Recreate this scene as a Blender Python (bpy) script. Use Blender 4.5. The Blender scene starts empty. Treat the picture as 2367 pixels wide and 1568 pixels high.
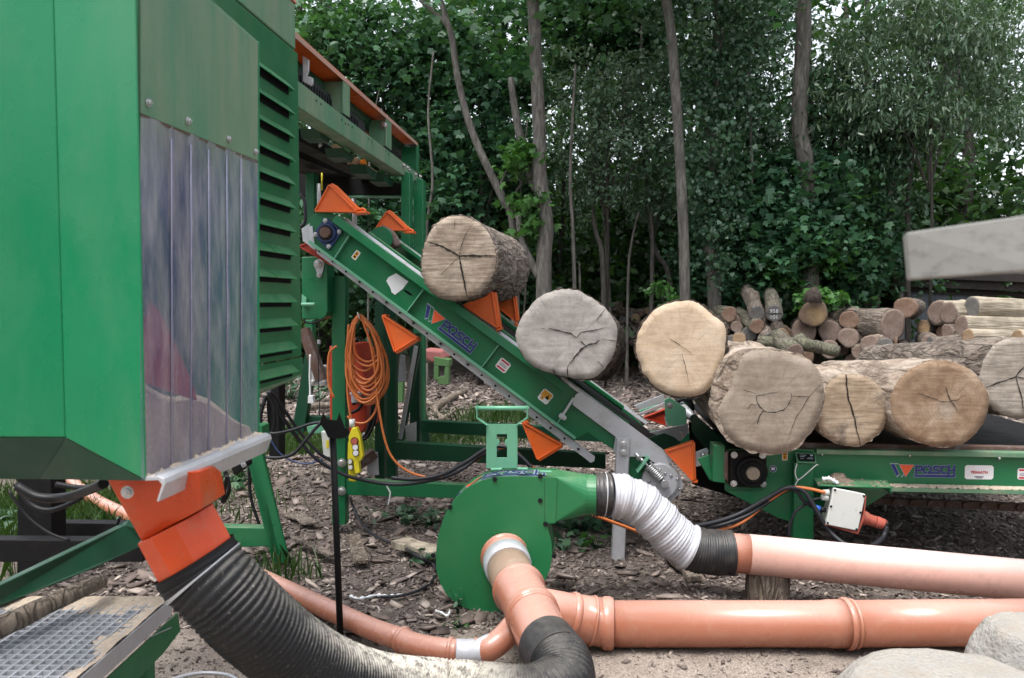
import bpy, bmesh, math, random
import numpy as np
from mathutils import Vector, Matrix, noise
R = math.radians
random.seed(7); NPR = np.random.RandomState(11)
sc = bpy.context.scene
# ---------------------------------------------------------------- camera
FP = 1841.0; CX, CY = 1183.5, 784.0; HOR = 699.0
PITCH = math.atan((CY - HOR) / FP)
EYE = Vector((0, 0, 1.5))
cam = bpy.data.objects.new('camera', bpy.data.cameras.new('camera'))
sc.collection.objects.link(cam); sc.camera = cam
cam.location = EYE; cam.rotation_euler = (R(90) - PITCH, 0, 0)
cam.data.sensor_width = 36; cam.data.lens = FP / 2367 * 36
cam.data.clip_start = .05; cam.data.clip_end = 2000
cam.data.dof.use_dof = True; cam.data.dof.focus_distance = 5.2; cam.data.dof.aperture_fstop = 5.0
# ---------------------------------------------------------------- sky and sun (bright overcast)
w = bpy.data.worlds.new('World'); sc.world = w; w.use_nodes = True
nt = w.node_tree; nt.nodes.clear()
sky = nt.nodes.new('ShaderNodeTexSky'); sky.sky_type = 'NISHITA'; sky.sun_disc = False
SUN_EL, SUN_AZ = R(70), R(215)
sky.sun_elevation = SUN_EL; sky.sun_rotation = SUN_AZ; sky.dust_density = 3.0; sky.air_density = 1.0
hs = nt.nodes.new('ShaderNodeHueSaturation'); hs.inputs['Saturation'].default_value = .30
bgn = nt.nodes.new('ShaderNodeBackground'); bgn.inputs['Strength'].default_value = .15
wo = nt.nodes.new('ShaderNodeOutputWorld')
nt.links.new(sky.outputs[0], hs.inputs['Color']); nt.links.new(hs.outputs[0], bgn.inputs['Color']); nt.links.new(bgn.outputs[0], wo.inputs['Surface'])
sl = bpy.data.lights.new('sun', 'SUN'); sl.energy = 1.2; sl.angle = R(25); sl.color = (1, .97, .92)
sun = bpy.data.objects.new('sun', sl); sc.collection.objects.link(sun)
sd = Vector((math.sin(SUN_AZ) * math.cos(SUN_EL), math.cos(SUN_AZ) * math.cos(SUN_EL), math.sin(SUN_EL)))
sun.rotation_euler = sd.to_track_quat('Z', 'Y').to_euler()
sc.view_settings.view_transform = 'Standard'; sc.view_settings.look = 'None'
sc.view_settings.exposure = 1.42; sc.view_settings.gamma = 1
sc.cycles.max_bounces = 6; sc.cycles.transparent_max_bounces = 12
sc.cycles.use_denoising = True
# ---------------------------------------------------------------- placing helpers
cp, sp_ = math.cos(PITCH), math.sin(PITCH)
FW, UP, RT = Vector((0, cp, -sp_)), Vector((0, sp_, cp)), Vector((1, 0, 0))
K = .0986                                   # the machines stand 5.6 degrees off the view axis
AX = Vector((K, 1, 0)).normalized()         # along the machines, away from the eye
TX = Vector((1, -K, 0)).normalized()        # across
Z = Vector((0, 0, 1))
def ray(px, py): return FW + RT * ((px - CX) / FP) - UP * ((py - CY) / FP)
def F(px, py, d):                           # point on the plane across the machines at distance d
    r = ray(px, py); return EYE + r * (d / (r.y + K * r.x))
def S(px, py, x0):                          # point on a plane along the machines
    r = ray(px, py); return EYE + r * (x0 / (r.x - K * r.y))
def G(px, py, z=0.0):
    r = ray(px, py); return EYE + r * ((z - EYE.z) / r.z)
def Y(px, py, y):
    r = ray(px, py); return EYE + r * (y / r.y)
# ---------------------------------------------------------------- mesh builder
class MB:
    def __init__(s): s.v = []; s.f = []; s.m = []; s.s = []
    def add(s, vs, fs, m=0, sm=False):
        o = len(s.v); s.v += [Vector(v) for v in vs]
        for f in fs: s.f.append([i + o for i in f]); s.m.append(m); s.s.append(sm)
    def prism(s, pts, ext, m=0):
        n = len(pts); pts = [Vector(p) for p in pts]; ext = Vector(ext)
        s.add(pts + [p + ext for p in pts], [list(range(n)), list(range(2*n-1, n-1, -1))] + [[i, i+n, (i+1) % n + n, (i+1) % n] for i in range(n)], m); return s
    def bar(s, a, b, wd, ht, m=0, up=Z):
        a, b = Vector(a), Vector(b); d = (b - a).normalized(); x = d.cross(up)
        if x.length < 1e-4: x = d.cross(AX)
        x.normalize(); y = x.cross(d).normalized()
        return s.prism([a - x*wd/2 - y*ht/2, a + x*wd/2 - y*ht/2, a + x*wd/2 + y*ht/2, a - x*wd/2 + y*ht/2], b - a, m)
    def box(s, c, sx, sy, sz, m=0):         # box along the machine axes, c = centre
        c = Vector(c); return s.prism([c - TX*sx/2 - AX*sy/2 - Z*sz/2, c + TX*sx/2 - AX*sy/2 - Z*sz/2, c + TX*sx/2 - AX*sy/2 + Z*sz/2, c - TX*sx/2 - AX*sy/2 + Z*sz/2], AX*sy, m)
    def tube(s, pts, r, seg=12, m=0, cap=True, fr=None):
        pts = [Vector(p) for p in pts]; n = len(pts); rs = r if hasattr(r, '__len__') else [r]*n
        t = (pts[1]-pts[0]).normalized(); x = t.orthogonal().normalized(); o = len(s.v)
        for i, p in enumerate(pts):
            t2 = (pts[min(i+1, n-1)] - pts[max(i-1, 0)]); t2 = t2.normalized() if t2.length > 1e-9 else t
            x = (x - t2 * x.dot(t2)).normalized(); y = t2.cross(x); t = t2
            for k in range(seg):
                a = 2*math.pi*k/seg; s.v.append(p + (x*math.cos(a) + y*math.sin(a))*rs[i])
        for i in range(n-1):
            for k in range(seg):
                k2 = (k+1) % seg; s.f.append([o+i*seg+k, o+i*seg+k2, o+(i+1)*seg+k2, o+(i+1)*seg+k]); s.m.append(m); s.s.append(True)
        if cap:
            s.f.append([o+k for k in range(seg)][::-1]); s.f.append([o+(n-1)*seg+k for k in range(seg)])
            s.m += [m, m]; s.s += [False, False]
        return s
    def disc(s, c, nrm, r, th, seg=24, m=0, r2=None):       # short solid cylinder, starts at c and goes th along nrm
        c = Vector(c); nrm = Vector(nrm).normalized()
        x = nrm.orthogonal().normalized(); y = nrm.cross(x); r2 = r if r2 is None else r2
        v = [c + (x*math.cos(2*math.pi*k/seg) + y*math.sin(2*math.pi*k/seg))*r for k in range(seg)] + [c + nrm*th + (x*math.cos(2*math.pi*k/seg) + y*math.sin(2*math.pi*k/seg))*r2 for k in range(seg)]
        o = len(s.v); s.v += v
        for k in range(seg): s.f.append([o+k, o+(k+1) % seg, o+seg+(k+1) % seg, o+seg+k]); s.m.append(m); s.s.append(seg > 8)
        s.f.append([o+k for k in range(seg)][::-1]); s.f.append([o+seg+k for k in range(seg)]); s.m += [m, m]; s.s += [False, False]
        return s
    def loft(s, a, b, m=0, caps=True):
        n = len(a); s.add(list(a)+list(b), [[i, (i+1) % n, (i+1) % n+n, i+n] for i in range(n)] + ([list(range(n))[::-1], list(range(n, 2*n))] if caps else []), m); return s
    def bolt(s, p, r=.012, nrm=None, m=0, seg=6):
        nrm = -AX if nrm is None else nrm
        p = Vector(p); q = nrm.normalized(); h = [0, .25, .2501, .95, 1.05, 1.06, 1.5]; o = len(s.s)
        s.tube([p+q*r*x for x in h], [r*x for x in (1.5, 1.5, 1.0, 1.0, .85, .5, .5)], 12, m)
        for i in range(o, len(s.s)): s.s[i] = False
        return s
    def build(s, name, mats, parent=None, bev=0, local=False, kind=None):
        if not isinstance(mats, (list, tuple)): mats = [mats]
        L = Vector((0, 0, 0)) if (local or parent is None) else Vector(BASE.get(parent.name, (0, 0, 0)))
        me = bpy.data.meshes.new(name); me.from_pydata([tuple(v - L) for v in s.v], [], s.f)
        for m in mats: me.materials.append(m)
        me.polygons.foreach_set('material_index', s.m); me.polygons.foreach_set('use_smooth', s.s)
        bm = bmesh.new(); bm.from_mesh(me); bmesh.ops.recalc_face_normals(bm, faces=bm.faces); bm.to_mesh(me); bm.free()
        o = bpy.data.objects.new(name, me); sc.collection.objects.link(o)
        if parent is not None: o.parent = parent; BASE[o.name] = tuple(L)
        if kind: o['kind'] = kind
        if bev:
            b = o.modifiers.new('edge', 'BEVEL'); b.width = bev; b.segments = 2; b.limit_method = 'ANGLE'; b.angle_limit = R(40)
        return o
BASE = {}
def tag(o, label, cat, group=None, kind=None):
    o['label'] = label; o['category'] = cat
    if group: o['group'] = group
    if kind: o['kind'] = kind
    return o
def thing(name, label, cat, base=(0, 0, 0), group=None):
    o = bpy.data.objects.new(name, None); sc.collection.objects.link(o); o.empty_display_size = .1
    o.location = base; BASE[o.name] = tuple(base); return tag(o, label, cat, group)
def spline(pts, n=10):
    P = [Vector(p) for p in pts]; P = [P[0]*2-P[1]] + P + [P[-1]*2-P[-2]]; out = []
    for i in range(1, len(P)-2):
        a, b, c, d = P[i-1:i+3]
        for k in range(n):
            t = k/n; out.append(.5*((2*b) + (c-a)*t + (2*a-5*b+4*c-d)*t*t + (3*b-a-3*c+d)*t**3))
    out.append(P[-2]); return out
def resample(pts, step):
    out = [pts[0].copy()]; acc = 0; prev = pts[0]
    for p in pts[1:]:
        d = (p-prev).length
        while d > 0 and acc + d >= step:
            prev = prev + (p-prev) * ((step-acc)/d); out.append(prev.copy()); d = (p-prev).length; acc = 0
        acc += d; prev = p
    return out
# ---------------------------------------------------------------- materials
def nodes(name):
    m = bpy.data.materials.new(name); m.use_nodes = True; n = m.node_tree.nodes; b = n['Principled BSDF']; return m, n, m.node_tree.links, b
def coords(n, l, scale=(1, 1, 1), kind='Object', rot=(0, 0, 0)):
    tc = n.new('ShaderNodeTexCoord'); mp = n.new('ShaderNodeMapping'); mp.inputs['Scale'].default_value = scale; mp.inputs['Rotation'].default_value = rot
    l.new(tc.outputs[kind], mp.inputs['Vector']); return mp.outputs[0]
def noi(n, l, vec, scale, det=4, rough=.55, dist=0):
    t = n.new('ShaderNodeTexNoise'); t.inputs['Scale'].default_value = scale; t.inputs['Detail'].default_value = det
    t.inputs['Roughness'].default_value = rough; t.inputs['Distortion'].default_value = dist; l.new(vec, t.inputs['Vector']); return t.outputs['Fac']
def ramp(n, l, fac, stops, interp='LINEAR'):
    r = n.new('ShaderNodeValToRGB'); r.color_ramp.interpolation = interp; e = r.color_ramp.elements
    while len(e) < len(stops): e.new(.5)
    for q, (p, c) in zip(e, stops): q.position = p; q.color = (c, c, c, 1) if not hasattr(c, '__len__') else (*c, 1)
    l.new(fac, r.inputs['Fac']); return r.outputs['Color']
def mixc(n, l, fac, a, b, mode='MIX'):
    x = n.new('ShaderNodeMix'); x.data_type = 'RGBA'; x.blend_type = mode
    for i, v in ((0, fac), (6, a), (7, b)):
        if isinstance(v, bpy.types.NodeSocket): l.new(v, x.inputs[i])
        elif i == 0: x.inputs[0].default_value = v
        else: x.inputs[i].default_value = (*v, 1)
    return x.outputs[2]
def bump(n, l, b, h, strength=.3, dist=.01):
    bp = n.new('ShaderNodeBump'); bp.inputs['Strength'].default_value = strength; bp.inputs['Distance'].default_value = dist
    l.new(h, bp.inputs['Height']); l.new(bp.outputs[0], b.inputs['Normal'])
def mul(c, k): return tuple(x*k for x in c)
def upmask(n, l, lo=.3, hi=.9):
    g = n.new('ShaderNodeNewGeometry'); s = n.new('ShaderNodeSeparateXYZ'); l.new(g.outputs['Normal'], s.inputs[0])
    return ramp(n, l, s.outputs['Z'], [(lo, 0.), (hi, 1.)])
def math_(n, l, op, a, b):
    x = n.new('ShaderNodeMath'); x.operation = op
    for i, v in ((0, a), (1, b)):
        if isinstance(v, bpy.types.NodeSocket): l.new(v, x.inputs[i])
        else: x.inputs[i].default_value = v
    return x.outputs[0]
def paint(name, col, rough=.38, metal=0, var=.25, scale=3, dirt=None, damt=.5, dscale=4, dlo=.5, dhi=.7, streak=(1, 1, 1), bmp=.04, bsc=90, dust_or_sheen=None, dust_or_sheen_amt=.6, speck=.25, spec=.5, dl=(.35, .62), bd=.002):
    m, n, l, b = nodes(name); v = coords(n, l)
    c = mixc(n, l, noi(n, l, v, scale, 5), mul(col, 1-var), mul(col, 1+var))
    if speck:
        sp = ramp(n, l, noi(n, l, v, 160, 2, .5), [(.66, 0.), (.74, speck)]); c = mixc(n, l, sp, c, tuple(min(1, x*1.6+.05) for x in col))
    if dirt:
        dm = ramp(n, l, noi(n, l, coords(n, l, streak), dscale, 8, .68), [(dlo, 0.), (dhi, damt)]); c = mixc(n, l, dm, c, dirt)
    if dust_or_sheen:
        um = math_(n, l, 'MULTIPLY', upmask(n, l), ramp(n, l, noi(n, l, v, 14, 8, .75), [(dl[0], 0.), (dl[1], dust_or_sheen_amt)])); c = mixc(n, l, um, c, dust_or_sheen)
    l.new(c, b.inputs['Base Color']); b.inputs['Metallic'].default_value = metal
    rr = ramp(n, l, noi(n, l, v, scale*3, 5), [(.3, max(.04, rough-.1)), (.75, min(1, rough+.15))]); l.new(rr, b.inputs['Roughness'])
    b.inputs['Specular IOR Level'].default_value = spec
    if bmp: bump(n, l, b, noi(n, l, v, bsc, 5), bmp, bd)
    return m
SAW = (.46, .38, .30)
M = {}
GR = (.008, .135, .05)
M['green'] = paint('green_paint', GR, .36, var=.2, dirt=(.05, .13, .07), damt=.35, dscale=5, dlo=.5, dhi=.75, dust_or_sheen=SAW, dust_or_sheen_amt=.25)
M['greenbox'] = paint('green_paint_large_panel', (.007, .185, .075), .26, var=.18, scale=1.5, dirt=(.07, .22, .12), damt=.6, streak=(1, 1, .35), dscale=3, dlo=.48, dhi=.72, bmp=.02)
M['greenlou'] = paint('green_paint_louvre_panel', (.008, .115, .04), .38, var=.15, scale=1.5, dirt=(.08, .15, .06), damt=.45, dscale=3, dlo=.5, dhi=.75, bmp=.02)
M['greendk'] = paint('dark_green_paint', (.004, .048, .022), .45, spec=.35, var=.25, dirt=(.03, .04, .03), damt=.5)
M['greenalg'] = paint('algae_stained_green', (.08, .21, .12), .5, var=.2, dirt=(.22, .25, .17), damt=.85, dscale=7, dlo=.38, dhi=.68, streak=(1, 1, .12), bsc=60)
M['greenfan'] = paint('fan_green_paint', (.018, .17, .06), .34, var=.15, scale=2, dirt=(.10, .20, .10), damt=.3, dscale=4, dlo=.52, dhi=.75, dust_or_sheen=SAW, dust_or_sheen_amt=.2)
M['greenpale'] = paint('pale_green_and_highlight', (.13, .36, .23), .4, var=.15)
M['orange'] = paint('orange_paint', (.74, .135, .025), .35, var=.12, dirt=(.35, .12, .05), damt=.4, dscale=9, dlo=.56, dhi=.72)
M['orangechute'] = paint('chute_orange_paint', (.58, .062, .010), .3, var=.12, dirt=(.32, .2, .12), damt=.45, dscale=7, dlo=.55, dhi=.72)
M['orangedk'] = paint('red_orange_paint', (.42, .035, .012), .4, var=.12, dirt=(.1, .03, .02), damt=.4)
M['galv'] = paint('galvanised_steel', (.50, .51, .54), .42, .35, var=.12, scale=14, dirt=(.25, .23, .2), damt=.4, dscale=9)
M['zinc'] = paint('zinc_bolt', (.55, .55, .56), .3, .8, var=.1)
M['black'] = paint('black_steel', (.006, .006, .007), .6, spec=.2, var=.3, dirt=(.025, .02, .018), damt=.3, dscale=15)
M['rubber'] = paint('black_rubber', (.008, .008, .010), .5, spec=.28, var=.3)
M['cable'] = paint('grey_black_cable', (.018, .019, .024), .45, spec=.35, var=.2, speck=0)
M['ocable'] = paint('orange_cable', (.52, .15, .04), .4, var=.12, speck=0)
M['navy'] = paint('navy_bearing', (.02, .04, .12), .42, var=.25)
M['blue'] = paint('logo_blue', (.015, .02, .16), .45, var=.05, speck=0)
M['logogrey'] = paint('logo_outline', (.30, .36, .42), .45, var=.05, speck=0)
M['logored'] = paint('logo_orange', (.72, .10, .03), .45, var=.05, speck=0)
M['white'] = paint('white_sticker', (.70, .70, .72), .5, var=.06, dirt=(.4, .36, .3), damt=.3)
M['red'] = paint('red_print', (.5, .03, .05), .5, var=.05, speck=0)
M['amber'] = paint('amber_print', (.65, .30, .02), .5, var=.05, speck=0)
M['ink'] = paint('black_print', (.006, .006, .008), .7, spec=.1, speck=0)
M['yellow'] = paint('yellow_plastic', (.68, .58, .02), .4, var=.08, dirt=(.3, .25, .05), damt=.3, dscale=20)
M['greybox'] = paint('light_grey_plastic', (.58, .60, .57), .45, var=.05, dirt=(.25, .2, .15), damt=.35, dscale=30, dlo=.6, dhi=.7)
M['redplug'] = paint('dusty_red_plug', (.40, .09, .06), .6, var=.15, dirt=(.3, .22, .15), damt=.5, dscale=25)
M['rust'] = paint('rusty_steel', (.10, .055, .04), .7, var=.3, dirt=(.2, .2, .22), damt=.7, dscale=14)
M['pvc'] = paint('terracotta_pvc', (.39, .15, .092), .24, var=.06, dirt=(.45, .26, .19), damt=.3, dscale=14, dust_or_sheen=(.68, .46, .40), dust_or_sheen_amt=.42, dl=(.0, .35), bmp=0, speck=.12)  # pale tint on upper faces is a sky highlight painted into the colour
M['pvcpink'] = paint('faded_pink_pvc', (.60, .35, .29), .3, var=.06, dirt=(.35, .22, .18), damt=.35, dscale=20, dust_or_sheen=(.76, .62, .59), dust_or_sheen_amt=.8, dl=(.0, .35), bmp=0, speck=.2)  # upper faces: dust and fading plus a painted sky highlight
M['pvcbrown'] = paint('dusty_brown_pvc', (.30, .21, .15), .4, var=.15, dirt=(.42, .36, .30), damt=.5, dscale=10)
M['tape'] = paint('silver_duct_tape', (.54, .55, .59), .42, .2, var=.12, scale=12, dirt=(.25, .22, .2), damt=.35, dscale=14, bmp=.25, bsc=50)
M['hose'] = paint('black_corrugated_hose', (.022, .023, .026), .42, var=.25, dirt=(.18, .16, .15), damt=.35, dscale=9, dust_or_sheen=(.62, .52, .38), dust_or_sheen_amt=.85)
def hosemat():
    m, n, l, b = nodes('black_corrugated_hose_with_sawdust'); v = coords(n, l); s = n.new('ShaderNodeSeparateXYZ'); l.new(v, s.inputs[0])
    c = mixc(n, l, noi(n, l, v, 6, 5), (.009, .010, .012), (.026, .026, .028)); c = mixc(n, l, ramp(n, l, noi(n, l, v, 120, 3, .7), [(.62, 0.), (.72, .5)]), c, (.35, .31, .26))
    zm = ramp(n, l, s.outputs['Z'], [(.36, 1.), (.62, .12)]); xm = ramp(n, l, s.outputs['X'], [(.10, 1.), (.34, .08)])
    k = math_(n, l, 'MULTIPLY', math_(n, l, 'MULTIPLY', zm, xm), math_(n, l, 'MULTIPLY', upmask(n, l, .45, .85), ramp(n, l, noi(n, l, v, 30, 8, .75), [(.36, .15), (.52, 1.)])))
    c = mixc(n, l, k, c, (.84, .77, .66)); l.new(c, b.inputs['Base Color']); b.inputs['Roughness'].default_value = .5; b.inputs['Specular IOR Level'].default_value = .3; bump(n, l, b, math_(n, l, 'MULTIPLY', k, noi(n, l, v, 150, 3)), .8, .01); return m
M['hose'] = hosemat()
M['hoseg'] = paint('grey_black_hose', (.018, .018, .020), .45, var=.3, dirt=(.13, .12, .11), damt=.4, dscale=12, dust_or_sheen=(.3, .27, .23), dust_or_sheen_amt=.2)
M['oldwood'] = paint('grey_timber', (.30, .295, .28), .75, var=.12, dirt=(.16, .155, .15), damt=.75, dscale=3, streak=(.5, 10, 22), bmp=.3, bsc=40)
M['stone'] = paint('dusty_concrete', (.33, .32, .30), .85, var=.22, scale=9, dirt=(.20, .18, .15), damt=.7, dscale=7, dlo=.46, dhi=.68, dust_or_sheen=(.42, .36, .29), dust_or_sheen_amt=.5, bmp=.9, bsc=60, speck=.5, bd=.02)
M['shed'] = paint('weathered_shed_boards', (.15, .17, .20), .8, var=.2, dirt=(.06, .07, .08), damt=.8, dscale=3, streak=(9, 9, .3), bmp=.3, bsc=20)
M['shedbrown'] = paint('dark_brown_boards', (.028, .022, .02), .8, var=.3, dirt=(.07, .06, .055), damt=.6, dscale=4)
M['sawdust'] = paint('sawdust', SAW, .95, var=.3, scale=60, dirt=(.3, .2, .12), damt=.6, dscale=80, bmp=.8, bsc=120)
M['litter'] = paint('bark_dust', (.16, .12, .09), .95, var=.5, scale=50, dirt=(.40, .32, .26), damt=.8, dscale=70, bmp=.8, bsc=120)
M['billet'] = paint('pale_split_wood', (.42, .27, .15), .7, var=.2, dirt=(.25, .15, .08), damt=.5, dscale=4, streak=(4, 4, .5))
M['crack'] = paint('crack_shadow', (.012, .009, .007), 1, speck=0, bmp=0)
M['plastic'] = paint('crumpled_white_plastic', (.7, .72, .74), .3, var=.05)
M['pinkpaint'] = paint('faded_red_machine_paint', (.35, .12, .11), .6, var=.2, dirt=(.2, .12, .09), damt=.5)
M['oldgreen'] = paint('faded_green_machine_paint', (.08, .18, .06), .6, var=.2, dirt=(.1, .1, .06), damt=.5)
M['chip'] = None
def mat_random(name, cols, rough=.85, bmp=.5, bsc=40, scale=30):
    m, n, l, b = nodes(name); g = n.new('ShaderNodeNewGeometry')
    st = [(i/max(1, len(cols)-1), c) for i, c in enumerate(cols)]
    c = ramp(n, l, g.outputs['Random Per Island'], st, 'LINEAR'); v = coords(n, l)
    c = mixc(n, l, ramp(n, l, noi(n, l, v, scale, 4), [(.3, .35), (.7, 0.)]), c, (.03, .022, .018))
    l.new(c, b.inputs['Base Color']); b.inputs['Roughness'].default_value = rough; bump(n, l, b, noi(n, l, v, bsc, 4), bmp, .004); return m
M['chip'] = mat_random('bark_chips', [(0.082, 0.06, 0.053), (0.149, 0.112, 0.096), (0.224, 0.174, 0.151), (0.112, 0.083, 0.074), (0.331, 0.275, 0.244), (0.164, 0.126, 0.11), (0.542, 0.455, 0.392), (0.134, 0.103, 0.097), (0.241, 0.197, 0.179)])
def leafmat(name, cols, trans=.25, rough=.42, spec=.5):
    m, n, l, b = nodes(name); g = n.new('ShaderNodeNewGeometry'); v = coords(n, l)
    c = ramp(n, l, g.outputs['Random Per Island'], [(0, cols[0]), (.5, cols[1]), (1, cols[2])])
    c = mixc(n, l, ramp(n, l, noi(n, l, v, .7, 2), [(.35, 0.), (.65, .75)]), c, cols[3])
    c = mixc(n, l, ramp(n, l, noi(n, l, v, .33, 2), [(.52, 0.), (.66, .55)]), c, tuple(min(1, q*f) for q, f in zip(cols[2], (1.3, 1.15, .95))))
    l.new(c, b.inputs['Base Color']); b.inputs['Roughness'].default_value = rough; b.inputs['Specular IOR Level'].default_value = spec
    t = n.new('ShaderNodeBsdfTranslucent'); l.new(mixc(n, l, 1, c, (1.2, 1.3, .5), 'MULTIPLY'), t.inputs['Color'])
    mx = n.new('ShaderNodeMixShader'); mx.inputs[0].default_value = trans; l.new(b.outputs[0], mx.inputs[1]); l.new(t.outputs[0], mx.inputs[2])
    l.new(mx.outputs[0], n['Material Output'].inputs['Surface']); return m
M['maple'] = leafmat('maple_leaves', [(0.036, 0.104, 0.053), (0.054, 0.147, 0.071), (0.092, 0.214, 0.099), (0.029, 0.083, 0.047)])
M['maplelt'] = leafmat('bright_maple_leaves', [(0.050, 0.143, 0.033), (0.077, 0.209, 0.050), (0.121, 0.275, 0.066), (0.050, 0.132, 0.039)], .3)
M['silver'] = leafmat('grey_green_leaves', [(0.07, 0.133, 0.075), (0.101, 0.174, 0.101), (0.149, 0.222, 0.138), (0.064, 0.126, 0.069)], .2, .38, .7)
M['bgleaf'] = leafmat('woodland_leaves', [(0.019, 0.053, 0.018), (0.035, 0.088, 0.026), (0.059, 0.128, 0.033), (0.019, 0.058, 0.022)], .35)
M['ivy'] = leafmat('ivy_leaves', [(0.032, 0.09, 0.043), (0.053, 0.129, 0.064), (0.087, 0.168, 0.087), (0.031, 0.078, 0.036)], .12, .35, .6)
M['grass'] = leafmat('grass_blades', [(0.030, 0.078, 0.018), (0.048, 0.108, 0.024), (0.084, 0.144, 0.042), (0.042, 0.084, 0.024)], .3)
def trunkmat(name, c1, c2, c3):
    m, n, l, b = nodes(name); v = coords(n, l, (1, 1, .18))
    h = noi(n, l, v, 22, 8, .65, .4); c = ramp(n, l, h, [(.3, c1), (.52, c2), (.75, c3)])
    c = mixc(n, l, ramp(n, l, noi(n, l, coords(n, l), 1.3, 4), [(.5, 0.), (.75, .5)]), c, mul(c2, .5))
    l.new(c, b.inputs['Base Color']); b.inputs['Roughness'].default_value = .85; bump(n, l, b, h, .8, .03); return m
M['trunk'] = trunkmat('grey_brown_trunk_bark', (.035, .032, .028), (.12, .11, .098), (.26, .24, .215))
M['trunkdk'] = trunkmat('dark_trunk_bark', (.02, .018, .015), (.04, .034, .028), (.07, .06, .05))
def barkmat(name, c1, c2, c3, moss=0, crs=16, long=.25):
    m, n, l, b = nodes(name); v = coords(n, l, (1, 1, long))
    vo = n.new('ShaderNodeTexVoronoi'); vo.feature = 'DISTANCE_TO_EDGE'; vo.inputs['Scale'].default_value = crs
    dn = n.new('ShaderNodeVectorMath'); dn.operation = 'ADD'; nn = n.new('ShaderNodeTexNoise'); nn.inputs['Scale'].default_value = 7; nn.inputs['Detail'].default_value = 6; l.new(v, nn.inputs['Vector'])
    sc_ = n.new('ShaderNodeVectorMath'); sc_.operation = 'SCALE'; sc_.inputs['Scale'].default_value = .25; l.new(nn.outputs['Color'], sc_.inputs[0]); l.new(v, dn.inputs[0]); l.new(sc_.outputs[0], dn.inputs[1]); l.new(dn.outputs[0], vo.inputs['Vector'])
    fis = ramp(n, l, vo.outputs['Distance'], [(0, 0.), (.16, 1.)]); h = noi(n, l, v, 30, 8, .7)
    hh = math_(n, l, 'ADD', math_(n, l, 'MULTIPLY', fis, .6), h)
    c = ramp(n, l, h, [(.3, c1), (.5, c2), (.72, c3)]); c = mixc(n, l, ramp(n, l, fis, [(0, .55), (1, 0.)]), c, mul(c1, .4))
    c = mixc(n, l, ramp(n, l, noi(n, l, coords(n, l), 3, 5), [(.45, 0.), (.7, .6)]), c, mul(c3, 1.1))
    if moss: c = mixc(n, l, ramp(n, l, noi(n, l, coords(n, l), 4, 4), [(.4, 0.), (.6, moss)]), c, (.10, .14, .06))
    l.new(c, b.inputs['Base Color']); b.inputs['Roughness'].default_value = .9; bump(n, l, b, hh, 1, .02); return m
M['bark'] = barkmat('log_bark_grey', (.07, .055, .045), (.16, .125, .10), (.33, .28, .235))
M['barklt'] = barkmat('log_bark_pale_flaking', (.14, .10, .075), (.32, .25, .19), (.50, .43, .36), crs=8)
M['barkdk'] = barkmat('log_bark_dark', (.022, .016, .013), (.055, .04, .03), (.13, .10, .08))
M['barkgr'] = barkmat('log_bark_mossy', (.06, .052, .042), (.15, .13, .10), (.28, .25, .20), moss=.3)
M['barkpale'] = barkmat('stripped_log_wood', (.22, .18, .13), (.36, .31, .235), (.50, .44, .35), crs=5, long=.08)
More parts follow.
